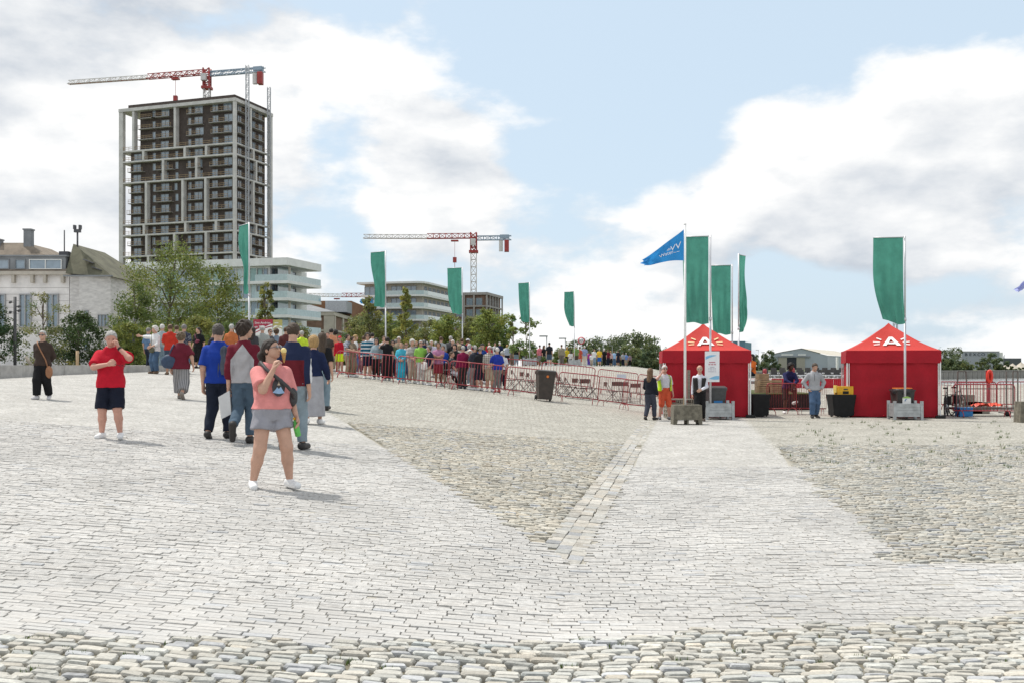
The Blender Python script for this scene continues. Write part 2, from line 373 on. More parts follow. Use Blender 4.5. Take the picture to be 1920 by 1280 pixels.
for nm, zs in (('rough_cobbles', (1,)), ('smooth_setts', (0,)), ('ramp_cobbles', (2,)), ('gutter_stones', (3,)), ('quayside_cobbles', (4,))):
    s_ = np.isin(zn, zs) & ~used
    if not s_.any(): continue
    n = int(s_.sum()); V = SV[s_].reshape(-1, 3); T = (ST[None]+25*np.arange(n)[:, None, None]).reshape(-1, 3)
    nv = 25; T1 = ST
    if nm == 'smooth_setts':                          # flat stones need no bevel ring
        keepv = np.r_[0:8, 16:25]; V = SV[s_][:, keepv].reshape(-1, 3); nv = 17; k_ = np.arange(8); k2_ = (k_+1) % 8
        T1 = np.concatenate([np.stack([k_, k2_, k2_+8], -1), np.stack([k_, k2_+8, k_+8], -1), np.stack([k_+8, k2_+8, np.full(8, 16)], -1)])
    T = (T1[None]+nv*np.arange(n)[:, None, None]).reshape(-1, 3)
    tag(link(nm, npmesh(nm, V, T, False, M_stone, col=np.repeat(SC[s_], nv, 0)), quay), kind='stuff')
# tufts of weed in the joints of the right-hand cobbles and a few in the front
M_weed = pm('weed_green', (.10, .15, .035), .7, .3, 8, trans=.3)
wv, wf = [], []
for _ in range(170):
    if rng.random() < .82: px_, py_ = rng.uniform(1480, 1930), rng.uniform(788, 880)
    else: px_, py_ = rng.uniform(0, 1900), rng.uniform(1172, 1262)
    x0, y0 = pray(px_, py_)
    if zone(np.array([x0]), np.array([y0]))[0] not in (1, 4): continue
    for _b in range(rng.integers(5, 12)):
        a_ = rng.uniform(0, 6.28); r_ = rng.uniform(.01, .05) if y0 > 8 else rng.uniform(.005, .022); h_ = rng.uniform(.025, .09) if y0 > 8 else rng.uniform(.012, .03)
        bx, by = x0+rng.normal(0, .03), y0+rng.normal(0, .012); b0 = len(wv); z0_ = float(gz(bx, by))-.02
        wv += [(bx-.006, by, z0_), (bx+.006, by, z0_), (bx+math.cos(a_)*r_, by+math.sin(a_)*r_, z0_+.02+h_)]; wf.append((b0, b0+1, b0+2))
tag(link('weeds', npmesh('weeds', np.array(wv), np.array(wf), False, M_weed)), 'small green weeds sprouting between the worn cobbles', 'weeds', kind='stuff')
# ---- low concrete wall on the left, along the top of the ramp
M_conc = pm('concrete', (.40, .39, .37), .85, .16, 3, .35, 30)
mb = MB(); wp = [pray(-420, 735), pray(-150, 719), pray(0, 708.5), pray(120, 702), pray(280, 696.5), pray(330, 695)]
for (x0, y0), (x1, y1) in zip(wp[:-1], wp[1:]):
    for k in range(3):
        a0, a1 = (k+.008)/3, (k+.992)/3
        P = (x0+(x1-x0)*a0, y0+(y1-y0)*a0); Q = (x0+(x1-x0)*a1, y0+(y1-y0)*a1)
        zt = 1.70; zb0 = float(gz(*P))-.1; d = Vector((Q[0]-P[0], Q[1]-P[1])).normalized(); nx_, ny_ = -d.y*.45, d.x*.45
        v = [(P[0], P[1], zb0), (Q[0], Q[1], zb0-.05), (Q[0]+nx_, Q[1]+ny_, zb0-.05), (P[0]+nx_, P[1]+ny_, zb0)]
        v += [(a, b, zt) for a, b, c in v]
        mb.add(v, [(0, 1, 2, 3), (4, 5, 6, 7), (0, 1, 5, 4), (1, 2, 6, 5), (2, 3, 7, 6), (3, 0, 4, 7)])
tag(mb.build('retaining_wall', M_conc), 'low grey concrete wall along the top of the paved ramp', 'wall')
# ---- land beyond, river, far quay
M_land = pm('rough_grass', (.10, .125, .05), .9, .35, .15, .4, 3)
def sheet(name, poly, z, mat, kind='structure'):
    me = bpy.data.meshes.new(name); me.from_pydata([(x, y, z) for x, y in poly], [], [tuple(range(len(poly)))]); me.materials.append(mat)
    return tag(link(name, me), kind=kind)
sheet('town_ground', [(-4000, 118), (14, 118), (40, 400), (60, 6000), (-4000, 6000)], 1.30, M_land)
sheet('far_bank', [(20, 292), (71, 300), (223, 434), (1500, 1400), (5000, 2600), (5000, 6000), (20, 6000)], 0.0, M_land)
m = bpy.data.materials.new('river_water'); m.use_nodes = True; t = m.node_tree; b = t.nodes['Principled BSDF']
b.inputs['Base Color'].default_value = (.20, .205, .19, 1); b.inputs['Roughness'].default_value = .12
nz = N(t, 'ShaderNodeTexNoise'); nz.inputs['Scale'].default_value = .9; nz.inputs['Detail'].default_value = 6
tcn = N(t, 'ShaderNodeTexCoord'); t.links.new(tcn.outputs['Object'], nz.inputs['Vector'])
bp = N(t, 'ShaderNodeBump'); bp.inputs['Strength'].default_value = .35; bp.inputs['Distance'].default_value = .3
t.links.new(nz.outputs[0], bp.inputs['Height']); t.links.new(bp.outputs[0], b.inputs['Normal'])
sheet('river', [(-40, 40), (3000, 40), (5200, 3000), (20, 3000)], -3.0, m)
# quay wall of the far bank: concrete panels with recessed joints
M_quay = pm('quay_concrete', (.27, .26, .235), .9, .2, .5, .2, 5, stretch=(1, 1, .3))
M_dark = pm('dark_joint', (.05, .05, .05), .9, .1)
qw = empty('quay_wall', (0, 0, 0), label='long grey panelled concrete quay wall across the river', cat='quay wall')
pts = [(20, 292), (71, 300), (223, 434), (460, 614)]
for (x0, y0), (x1, y1) in zip(pts[:-1], pts[1:]):
    L = math.hypot(x1-x0, y1-y0); n = int(L/4.2); ux, uy = (x1-x0)/L, (y1-y0)/L; nx_, ny_ = uy, -ux
    mb = MB(); v = [(x0+nx_*.05, y0+ny_*.05, -4), (x1+nx_*.05, y1+ny_*.05, -4)]; v += [(a, b_, -.3) for a, b_, c in v]; mb.add(v, [(0, 1, 3, 2)])
    mb.build('wall_face', M_dark, qw)
    pan = MB(); pan.box(.12, 4.08, -.35, 0, -4, -.25).mesh('panel', M_quay)
    pmesh = pan.mesh('panel', M_quay)
    for i in range(n):
        o = link('panel', pmesh, qw); o.location = (x0+ux*L*i/n, y0+uy*L*i/n, rng.normal(0, .02)); o.rotation_euler = (0, 0, math.atan2(uy, ux)); o.scale = (L/n/4.2, 1, 1)
    cp = MB(); cp.box(0, L, -.55, .6, -.25, .28); o = cp.build('coping', M_quay, qw); o.location = (x0, y0, 0); o.rotation_euler = (0, 0, math.atan2(uy, ux))
# edge of our own quay towards the river
mb = MB(); mb.box(9.6, 61, 51.6, 52.4, -4, .05); mb.box(9.2, 9.8, 52.4, 56, -4, .05)
tag(mb.build('quay_edge', M_conc), 'concrete edge of the quay behind the tents', 'quay edge')
# ================================================================== buildings
M_brick_d = pm('dark_brick', (.075, .058, .050), .85, .2, 1.5, .2, 8)
M_frame_c = pm('pale_concrete_frame', (.58, .56, .53), .8, .12, .4, .1, 5)
M_wood = pm('raw_timber', (.36, .26, .16), .8, .25, 2)
M_win = glassm('window_glass_sky_tint', (.24, .31, .37)); M_wfr = pm('window_frame_grey', (.30, .30, .30), .5)  # sky reflection painted into the panes as a pale blue base colour
M_green_glass = glassm('green_tinted_glass', (.22, .36, .33), .08); M_whitep = pm('white_panel', (.74, .74, .72), .6, .06, 1)
M_slab = pm('slab_concrete', (.34, .32, .30), .85, .15, .6)
M_brickr = pm('red_brown_brick', (.20, .125, .09), .88, .2, 1.2, .2, 10); M_stonetrim = pm('pale_stone_trim', (.46, .42, .36), .8, .1, 1)
M_roofgrey = pm('zinc_roof', (.22, .23, .24), .6, .15, .6); M_render = pm('white_stucco', (.76, .73, .71), .85, .12, .8, .15, 6)
M_whitebrick = pm('painted_brick', (.62, .60, .58), .9, .16, 1.4, .3, 9, stretch=(1, 1, 3)); M_tile = pm('old_roof_tile', (.13, .125, .085), .85, .25, .9, .3, 6)
M_slate = pm('slate_roof', (.10, .10, .11), .7, .2, 1); M_steel = pm('galvanised_steel', (.42, .43, .44), .45, .12, 4, metal=.7)
M_cred = pm('crane_red', (.36, .05, .045), .55, .2, .5); M_cwhite = pm('crane_white', (.62, .60, .57), .55, .1, .5); M_cblue = pm('crane_blue_grey', (.30, .38, .46), .6, .1)
# windows shared by the buildings: frame, mullion, pane set back
def window_mesh(w, h, nm=2, fr=.09, depth=.22, glass=None, frame=None):
    mb = MB(); mb.box(-w/2, w/2, depth*.6, depth, 0, h, 1)
    mb.box(-w/2, w/2, 0, depth*.6-.003, 0, fr); mb.box(-w/2, w/2, 0, depth*.6-.003, h-fr, h)
    for i in range(nm+1):
        x = -w/2+(w-fr)*i/nm; mb.box(x, x+fr, 0.002, depth*.6-.003, fr, h-fr)
    return mb.mesh('window', [frame or M_wfr, glass or M_win])
# ---- tall residential tower with a white concrete grid
ST_H = 3.3; ZTOP = 82.5
tw = empty('apartment_tower', (-83.4, 300, 0), math.atan2(-.322, .946), 'tall dark brick apartment tower under construction with a pale concrete grid frame', 'apartment tower')
LW, LD = 42.8, 20.5
mb = MB(); mb.box(-39.6, -1.6, 1.7, LD-2.0, 0, ZTOP-4*ST_H-.01); mb.box(-36.0, -1.6, 1.7, LD-2.0, ZTOP-4*ST_H-.01, ZTOP-.5); mb.build('wall', M_brick_d, tw)
mb = MB(); mb.box(-LW, 0.2, -.2, LD, ZTOP-.9, ZTOP+.1); mb.build('roof_slab', M_frame_c, tw)
mb = MB(); mb.box(-LW+3.2, -.5, .5, LD-.6, ZTOP+.105, ZTOP+1.2); mb.build('parapet', M_brick_d, tw)
for x, y, wx, wy in ((-LW, 0, 1.5, 1.3), (0, 0, .9, .9), (0, LD, 1.2, 1.4), (-LW, LD, 1.4, 1.4)):
    mb = MB(); mb.box(x-(wx if x < 0 else .9)*.0-(0 if x < 0 else .9), x+(wx if x < 0 else 0), y-(0 if y < 1 else wy), y+(wy if y < 1 else 0), 0, ZTOP-.905); mb.build('column', M_frame_c, tw)
bands = [4, 5, 7, 11, 12, 14, 18, 20, 22]
fins = {(0, 4): (370, 565), (4, 5): (417, 610, 707), (5, 7): (510, 663), (7, 11): (430, 600, 704), (11, 12): (420, 613, 751), (12, 14): (432, 562, 706), (14, 18): (440, 600, 704)}
for b_ in bands:
    z = ZTOP-b_*ST_H; mb = MB(); mb.box(-LW+.05, -.9, .05, 1.69, z-.48, z-.003); mb.box(-.9, -.05, .95, LD-.05, z-.48, z-.003); mb.box(-LW+.05, -39.7, 1.7, LD-1.45, z-.5, z-.05)
    mb.build('floor_band', M_frame_c, tw)
    for seg in ((-LW+1.5, -1, 0),):                                        # timber edge protection
        mb = MB()
        for hz in (.5, 1.05): mb.box(seg[0], seg[1], .10, .16, z+hz, z+hz+.12); mb.box(-.16, -.10, 1.0, LD-1.5, z+hz, z+hz+.12)
        for i in range(20): x = seg[0]+(seg[1]-seg[0])*i/19; mb.box(x, x+.07, .17, .24, z, z+1.2)
        mb.build('guard_rail', M_wood, tw)
for (b0, b1), xs_ in fins.items():
    for xz in xs_:
        x = -(838-xz)/536*LW; z1, z0 = ZTOP-b0*ST_H-(.905 if b0 == 0 else .483), ZTOP-b1*ST_H
        mb = MB(); mb.box(x-.40, x+.40, .03, 1.65, z0, z1); mb.build('fin', M_frame_c, tw)
    z1, z0 = ZTOP-b0*ST_H-(.905 if b0 == 0 else .483), ZTOP-b1*ST_H
    for y in (8.5+(b0 % 3)*1.5,): mb = MB(); mb.box(-.88, -.06, y-.4, y+.4, z0, z1); mb.build('fin', M_frame_c, tw)
wbig, wmid, wsml = window_mesh(2.9, 2.3, 2), window_mesh(2.0, 2.2, 2), window_mesh(1.1, 2.2, 1)
bal = MB(); bal.box(-3.1, 3.1, -1.5, 0, -.2, 0, 0)
for hz in (.5, 1.0): bal.box(-3.1, 3.1, -1.5, -1.44, hz, hz+.10, 1)
for i in range(6): bal.box(-3.1+6.13*i/5, -3.03+6.13*i/5, -1.43, -1.37, 0, 1.15, 1)
balm = bal.mesh('balcony', [M_slab, M_wood])
for f in range(0, 20):
    z = ZTOP-(f+1)*ST_H+.12
    for x, me in ((-37.0, wbig), (-30.6, wsml), (-26.6, wbig), (-22.2, wsml), (-17.5, wsml), (-14.2, wbig), (-8.2, wmid), (-3.6, wbig)):
        if f < 4 and x < -35.5: continue
        o = link('window', me, tw); o.location = (x+rng.normal(0, .12), 1.53, z)
    for y, me in ((4.5, wmid), (8.0, wsml), (11.5, wbig), (15.8, wmid)):
        o = link('window', me, tw); o.location = (-1.43, y, z); o.rotation_euler = (0, 0, R(90))
    if f+1 not in bands:
        for x, sx in ((-36.6, .9), (-26.6, 1.0), (-15.0, .8), (-6.0, 1.05)):
            if f < 4 and x < -30: x += 4.2
            o = link('balcony', balm, tw); o.location = (x+rng.normal(0, .4), 1.69, z-.1); o.scale = (sx, 1, 1)
        for y in (5.0, 13.0):
            o = link('balcony', balm, tw); o.location = (-1.59, y, z-.1); o.rotation_euler = (0, 0, R(90)); o.scale = (.95, 1, 1)
def lattice(mb, p0, p1, w, step, r, m=0, tri=False):
    """square lattice mast or jib between two points"""
    p0, p1 = Vector(p0), Vector(p1); d = (p1-p0); L = d.length; d.normalize()
    up = Vector((0, 0, 1)) if abs(d.z) < .9 else Vector((1, 0, 0)); a = d.cross(up).normalized(); b = a.cross(d).normalized()
    cs = [(-a*w/2), (a*w/2), (b*w*.95)] if tri else [(-a-b)*w/2, (a-b)*w/2, (a+b)*w/2, (-a+b)*w/2]
    n = max(2, int(L/step)); k = len(cs)
    for c in cs: mb.bar(p0+c, p1+c, r*1.5, m=m)
    for i in range(n):
        q0, q1 = p0+d*L*i/n, p0+d*L*(i+1)/n
        for j in range(k):
            c0, c1 = cs[j], cs[(j+1) % k]
            if i % 2: c0, c1 = c1, c0
            mb.bar(q0+c0, q1+c1, r, m=m); mb.bar(q0+cs[j], q0+cs[(j+1) % k], r, m=m)
def local(x, y, z): return tw.matrix_basis @ Vector((x, y, z))
for x, y, z1, lab in ((1.2, 4.6, 93.5, 'slender grey hoist mast against the side of the dark tower, near its corner'), (1.2, 16.5, 90, 'slender grey hoist mast against the side of the dark tower, near its rear')):
    p = tw.location+Vector((.946*x+.322*y, -.322*x+.946*y, 0)); mb = MB()
    lattice(mb, p, p+Vector((0, 0, z1)), .9, 1.5, .09); tag(mb.build('hoist_mast', M_steel), lab, 'hoist mast')
# ---- tower cranes
def crane(name, base, mast_h, jib_l, cj_l, ang, label, hook=.22, mw=1.8, base_z=0.0):
    """ang: heading of the jib seen in plan"""
    e = empty(name, base, 0, label, 'crane'); u = Vector((math.cos(ang), math.sin(ang), 0)); v = Vector((-u.y, u.x, 0)); Z = lambda h: Vector((0, 0, h))
    mb = MB(); lattice(mb, Z(base_z), Z(mast_h), mw, 2.4, .17); mb.build('mast', M_cwhite, e)
    mb = MB(); lattice(mb, Z(mast_h), Z(mast_h+6.4), mw*1.05, 1.6, .3); mb.box(-1.5, 1.5, -1.5, 1.5, mast_h-.3, mast_h+.5); mb.build('slewing_tower', M_cred, e)
    mb = MB(); c = Z(mast_h+2.0)+v*1.9; mb.box(c.x-.8, c.x+.8, c.y-.8, c.y+.8, c.z, c.z+2.2); mb.build('cab', M_cwhite, e)
    jz = mast_h+4.6; n = 3
    half = Z(jz)+u*jib_l*.42
    mb = MB(); lattice(mb, Z(jz)+u*1.0, half, 1.7, 1.9, .15, tri=True); mb.build('jib', M_cred, e)
    mb = MB(); lattice(mb, half+u*.1, Z(jz+.3)+u*jib_l, 1.35, 1.9, .13, tri=True); mb.build('jib_tip', M_cwhite, e)
    mb = MB(); mb.bar(half, Z(jz+.3)+u*jib_l, .18); mb.build('jib_chord', M_cred, e)
    mb = MB(); lattice(mb, Z(jz)-u*1.0, Z(jz)-u*cj_l, 1.3, 2.0, .16); mb.build('counter_jib', M_cblue, e)
    mb = MB(); q = Z(jz)-u*(cj_l-2.2); mb.bar(q-u*1.5+Z(.4), q+u*1.5+Z(.4), 1.6, 1.2); mb.build('winch', M_cblue, e)
    mb = MB(); q = Z(jz)-u*(cj_l-1.5); mb.bar(q+Z(-4.6), q+Z(-.8), 1.5, 2.3); mb.build('counterweight', [M_cred], e)
    mb = MB(); q = Z(jz)-u*(cj_l-3.4); mb.bar(q+Z(-4.4), q+Z(-.8), 1.3, 1.1); mb.build('counterweight', [M_cwhite], e)
    mb = MB(); q = Z(jz-.8)+u*jib_l*hook; mb.bar(q-u*1.2, q+u*1.2, 1.3, .5); mb.bar(q, q+Z(-5.5), .10); mb.box(q.x-.6, q.x+.6, q.y-.6, q.y+.6, q.z-7.2, q.z-5.5); mb.bar(q+Z(-7.2), q+Z(-12.5), .16)
    mb.build('hook_block', M_cred, e); return e
cb = at(388, 640, 322)
crane('tower_crane', (cb[0], cb[1], 0), 91.5, 52, 20.5, R(166), 'red and white tower crane standing above the tall dark tower', base_z=60)
cb = at(888, 640, 330)
crane('tower_crane', (cb[0], cb[1], 0), 39.5, 37, 12.5, R(176), 'red and white tower crane rising behind the brown brick block', hook=.17)
cb = at(690, 640, 430)
crane('tower_crane', (cb[0], cb[1], 0), 27.0, 27, 9, R(179), 'distant red tower crane low above the old brick warehouse', hook=.5)
# ---- glazed apartment block with white balcony slabs
ga = empty('glass_apartments', (-38.06, 170, 0), math.atan2(-.275, .9615), 'white apartment block with green glass walls and wraparound balconies', 'apartment block')
GH = 20.2; gs = 2.92; GW = 32
mb = MB(); mb.box(-GW, -4.0, .6, 14, 0, GH-1.2); mb.build('wall', M_whitep, ga)
mb = MB(); mb.box(-GW-.3, 0, -.6, 12, GH-1.3, GH); mb.build('roof_edge', M_whitep, ga)
M_bal = glassm('balcony_glass', (.42, .52, .52), .05)
for f in range(6):
    z = GH-1.3-(f+1)*gs
    mb = MB(); mb.box(-GW, 0, -.6, 12, z-.18, z+.32); mb.build('floor_slab', M_whitep, ga)
    x = -GW+.8; k = 0
    seq = [2.6, 1.2, 2.9, 1.4, 2.3, 2.8, 1.3, 2.7, 1.5, 2.4, 2.8, 1.2]
    while x < -6.5:
        wd = seq[(k+f) % 12]; gl = (M_win, M_green_glass, M_green_glass, M_bal)[(k*3+f) % 4]
        o = link('window', window_mesh(wd-.12, gs-.55, 1 if wd < 2 else 2, .07, .2, gl, M_whitep), ga); o.location = (x+wd/2, .42, z+.325); x += wd+(.5 if k % 3 == 1 else .1); k += 1
    for x_, wd in ((-5.4, 1.6), (-4.6, 0)):
        if wd: o = link('window', wmid, ga); o.location = (x_, .42, z+.325)
    for y in (2.4, 5.2, 8.2):
        o = link('window', wbig, ga); o.location = (-3.82, y, z+.33); o.rotation_euler = (0, 0, R(90))
    mb = MB(); mb.box(-6.2, -.05, -.56, -.52, z+.325, z+1.4); mb.build('balcony_glass', M_bal, ga)
    mb = MB(); mb.box(-.10, -.06, -.5, 11.9, z+.325, z+1.4); mb.build('balcony_glass', M_bal, ga)
    mb = MB(); mb.box(-2.6, -2.56, .8, 6, z+.325, z+gs-.19); mb.build('glass_screen', M_bal, ga)
    mb = MB(); mb.box(-.7, -.4, 1.0, 1.3, z+.33, z+gs-.185); mb.build('post', M_stonetrim, ga)
# ---- curved-corner white apartment block and the brown block beside it
ax_ = math.atan2(-.245, .97)
ab = empty('balcony_apartments', (-22.4, 255, 0), ax_, 'low white apartment block with long glass balconies behind the young trees', 'apartment block')
BH = 23.5
mb = MB(); mb.box(-17, -1.2, 1.5, 30, 0, BH-.5); mb.build('wall', M_stonetrim, ab)
mb = MB(); mb.prism([(-18.5, -.4), (-2.2, -.4), (-.5, .6), (0, 3), (0, 31), (-18.5, 31)], 'z', BH-.5, BH); mb.build('roof_edge', M_whitep, ab)
for f in range(7):
    z = BH-.5-(f+1)*3.15
    mb = MB(); mb.prism([(-17.5, -.2), (-2.2, -.2), (-.5, .8), (-.1, 3), (-.1, 31), (-17.5, 31)], 'z', z-.2, z+.25); mb.build('floor_slab', M_whitep, ab)
    mb = MB(); mb.prism([(-13, -.15), (-2.2, -.15), (-.5, .85), (-.05, 3), (-.05, 31), (-.12, 31), (-.12, 3), (-.56, .9), (-2.2, -.08), (-13, -.08)], 'z', z+.255, z+1.3); mb.build('balcony_glass', M_bal, ab)
    for x in (-15.6, -12.2, -8.2, -4.2): o = link('window', wbig, ab); o.location = (x, 1.33, z+.26)
    for y in (4, 7.5, 11, 14.5, 18, 21.5, 25, 28): o = link('window', wmid, ab); o.location = (-1.03, y, z+.26); o.rotation_euler = (0, 0, R(90))
bb = empty('brown_block', (-7.55, 300, 0), ax_, 'brown brick block with a grid of grey concrete columns beneath the crane', 'building')
mb = MB(); mb.box(-16, -.6, .6, 18, 0, 23.2); mb.build('wall', M_brickr, bb)
mb = MB(); mb.box(-7.6, .1, -.1, 19, 23.2, 24); mb.build('roof_slab', M_slab, bb)
for f in range(6):
    z = 23.2-(f+1)*3.4
    mb = MB(); mb.box(-.6, .05, 0, 19, z-.2, z+.25); mb.box(-7.5, -.6, -.05, .6, z-.2, z+.25); mb.build('floor_band', M_slab, bb)
    for y in (2.2, 5.4, 8.6, 11.8, 15): o = link('window', wmid, bb); o.location = (-.43, y, z+.3); o.rotation_euler = (0, 0, R(90))
    for x in (-12.5, -8.9, -5.6, -2.6): o = link('window', wmid, bb); o.location = (x, .43, z+.3)
for y in (.3, 3.8, 7, 10.2, 13.4, 18.6): mb = MB(); mb.box(-.35, .04, y-.25, y+.25, 0, 23.19); mb.build('column', M_slab, bb)
for x in (-7.2, -4.1): mb = MB(); mb.box(x-.25, x+.25, -.04, .3, 0, 23.19); mb.build('column', M_slab, bb)
# ---- old brick warehouse with stone pilasters
wh = empty('brick_warehouse', (-36.4, 202, 0), 0, 'long old brown brick warehouse with pale stone pilasters and low grey roof', 'warehouse'); wh.scale = (1.33, 1.33, 1.27)
mb = MB(); mb.box(-14, 0, 0, 60, 0, 9.4); mb.build('wall', M_brickr, wh)
mb = MB(); mb.box(-14.3, .3, -.3, 60.3, 9.4, 10.0); mb.box(-14.15, .15, -.15, 60, 6.9, 7.2); mb.build('cornice', M_stonetrim, wh)
mb = MB(); v = [(-14.4, -.4, 10.0), (.4, -.4, 10.0), (.4, 60.4, 10), (-14.4, 60.4, 10), (-7, 6, 12.2), (-7, 54, 12.2)]
mb.add(v, [(0, 1, 4), (1, 2, 5, 4), (2, 3, 5), (3, 0, 4, 5), (0, 1, 2, 3)]); mb.build('roof', M_roofgrey, wh)
whw = window_mesh(1.5, 3.2, 1, .12, .3, M_win, M_stonetrim)
for y in (.5, 8, 20, 32, 44): mb = MB(); mb.box(.003, .22, y, y+1.2, 0, 9.39); mb.build('pilaster', M_stonetrim, wh)
mb = MB(); mb.box(-1.3, .22, -.22, -.003, 0, 9.39); mb.build('pilaster', M_stonetrim, wh)
for i, y in enumerate(np.arange(2.6, 58, 2.6)): o = link('window', whw, wh); o.location = (.20, y, 1.9); o.rotation_euler = (0, 0, R(90))
for x in (-10.5, -6.8, -3.2): o = link('window', whw, wh); o.location = (x, -.20, 2.4)
mb = MB(); mb.box(-9.5, -1, 24, 48, 10.2, 13.4); mb.build('penthouse', pm('rust_cladding', (.24, .12, .06), .8, .2, 1), wh)
mb = MB(); mb.box(-4.5, -.9, 18, 24, 11, 13.0); mb.build('dormer', M_steel, wh)
# ---- white town house and brick house with a tiled hip roof
th = empty('town_house', (-42.25, 95, 0), 0, 'white stucco town house with bracketed eaves and a glazed rooftop storey', 'house')
EV = 10.35
mb = MB(); mb.box(-18, -.01, 0, 11, 0, EV); mb.build('wall', M_render, th)
mb = MB(); mb.box(-18.2, .25, -.45, 11, EV, EV+.32); mb.build('cornice', M_stonetrim, th)
for x in (-17, -14.8, -12.6, -10.4, -8.2, -6.9, -5.2, -3.4, -2.2, -.5): mb = MB(); mb.box(x-.14, x+.14, -.4, -.003, EV-.75, EV-.003); mb.build('bracket', M_stonetrim, th)
for z in np.arange(5.4, EV-.7, .62): mb = MB(); mb.box(-18, -.02, -.012, -.002, z, z+.03); mb.build('rustication_line', M_slab, th)
tall = window_mesh(1.15, 3.2, 2, .10, .28, M_win, pm('pale_sash', (.36, .36, .36), .6))
for x in (-12.1, -9.3, -6.6, -4.15, -1.55):
    o = link('window', tall, th); o.location = (x, -.19, 5.35)
    mb = MB(); mb.box(x-.75, x+.75, -.2, -.003, 5.1, 5.34); mb.build('sill', M_stonetrim, th)
mb = MB(); v = [(-18.2, -.3, EV+.33), (.3, -.3, EV+.33), (.3, 11, EV+.33), (-18.2, 11, EV+.33), (-18.2, 2.6, EV+3.4), (-5.4, 2.6, EV+3.4), (-5.4, 8, EV+3.4), (-18.2, 8, EV+3.4)]
mb.add(v, [(0, 1, 5, 4), (1, 2, 6, 5), (2, 3, 7, 6), (3, 0, 4, 7), (4, 5, 6, 7)]); mb.build('roof', pm('brown_shingle', (.22, .18, .14), .85, .2, 1, .3, 8), th)
mb = MB(); mb.box(-9, -.3, -.1, 3.5, EV+.34, EV+1.75, 0); mb.box(-9.15, -.15, -.25, 3.6, EV+1.75, EV+1.9, 0); mb.build('dormer', M_roofgrey, th)
for x, w_ in ((-7.1, 2.9), (-2.2, 3.1), (-4.6, 1.0)): o = link('window', window_mesh(w_, .95, 2 if w_ > 2 else 1, .07, .16, M_win, M_whitep if x > -3 else M_roofgrey), th); o.location = (x, -.2, EV+.55)
for x, z1 in ((-8.1, 3.6), (-5.1, 4.6), (-13.5, 5.0)): mb = MB(); mb.box(x-.35, x+.35, 2.2, 2.9, EV+1.8, EV+z1); mb.box(x-.42, x+.42, 2.13, 2.97, EV+z1, EV+z1+.14); mb.build('chimney', M_roofgrey, th)
mb = MB(); mb.box(-1.9, -1.0, 2.0, 2.6, EV+1.92, EV+2.5); mb.tube([(-1.5, 2.3, EV+2.5), (-1.5, 2.3, EV+4.6)], .06); mb.build('roof_vent', M_slate, th)
bh = empty('corner_house', (-42.2, 94.4, 0), 0, 'pale painted brick corner house with mossy tiled hip roof', 'house')
mb = MB(); mb.box(0, 1.15, .6, 12, 0, EV); mb.box(1.15, 4.15, 0, 12, 0, EV-.1); mb.build('wall', M_whitebrick, bh)
mb = MB(); v = [(-.1, -.05, EV+.12), (4.6, -.55, EV-.28), (4.6, 12.3, EV-.28), (-.1, 12.3, EV+.12), (-.1, 1.6, EV+3.1), (-.1, 9, EV+3.1)]
mb.add(v, [(0, 1, 4), (1, 2, 5, 4), (2, 3, 5), (3, 0, 4, 5), (0, 1, 2, 3)]); mb.build('roof', M_tile, bh)
mb = MB(); mb.box(-.1, 4.55, -.62, -.5, EV-.25, EV-.1); mb.build('gutter', M_roofgrey, bh)
for x, z, w_, h_, n_ in ((1.85, 5.7, .42, 1.25, 1), (3.45, 5.4, 1.0, 1.15, 3), (1.85, 3.2, .42, 1.1, 1), (3.45, 1.9, 1.0, 1.2, 3)):
    o = link('window', window_mesh(w_, h_, n_, .06, .2, M_win, M_wfr), bh); o.location = (x, -.135, z)
    mb = MB(); mb.box(x-w_/2-.08, x+w_/2+.08, -.14, -.003, z-.1, z-.003); mb.build('sill', M_slab, bh)
mb = MB(); mb.tube([(.3, 1.6, EV+2.6), (.3, 1.6, EV+4.2)], .09); mb.box(0, .6, 1.45, 1.75, EV+4.2, EV+4.5); mb.box(-.05, .12, 1.4, 1.8, EV+4.5, EV+4.9); mb.box(.48, .65, 1.4, 1.8, EV+4.5, EV+4.9); mb.build('chimney', M_slate, bh)
for x, z in ((2.0, 1.35), (2.9, .62)): mb = MB(); mb.bar((x-.5, -.1+z*.2, EV+z+.1), (x+.45, -.05+z*.2, EV+z-.25), .5, .08); mb.build('roof_hatch', M_slate, bh)
# ---- industrial buildings on the far bank
def P(px, d): return (px-960)/FPX*d
M_blue = pm('blue_cladding', (.12, .22, .30), .6, .06, .05); M_grey = pm('grey_cladding', (.38, .42, .46), .6, .06, .1, stretch=(1, 1, .1)); M_greyl = pm('pale_cladding', (.34, .36, .40), .6, .05, .05)
d = 900; e = empty('blue_warehouse', (P(1374, d), d, 0), 0, 'plain blue box-shaped warehouse behind the first tent', 'warehouse')
w_ = P(1416, d)-P(1374, d); z_ = (687-641)/FPX*d+1.65
mb = MB(); mb.box(-12, w_*.55, 0, 30, 0, z_); mb.build('wall', M_blue, e); mb = MB(); mb.add([(w_*.55, 0, 0), (w_, 14, 0), (w_, 14, z_-.5), (w_*.55, 0, z_)], [(0, 1, 2, 3)]); mb.box(w_*.55, w_-.5, 15, 30, 0, z_-.6); mb.build('side_wall', pm('teal_cladding', (.14, .27, .34), .6), e)
mb = MB(); mb.box(-12.3, w_*.55+.2, -.3, 30, z_, z_+.8); mb.build('parapet', M_blue, e)
d = 560; x0, x1, xm = P(1446, d), P(1552, d), P(1496, d); zE, zR = 1.65+(687-664)/FPX*d, 1.65+(687-653.5)/FPX*d
e = empty('steel_shed', (0, d, 0), 0, 'large grey steel shed with tall sliding doors and shallow pitched roof', 'shed')
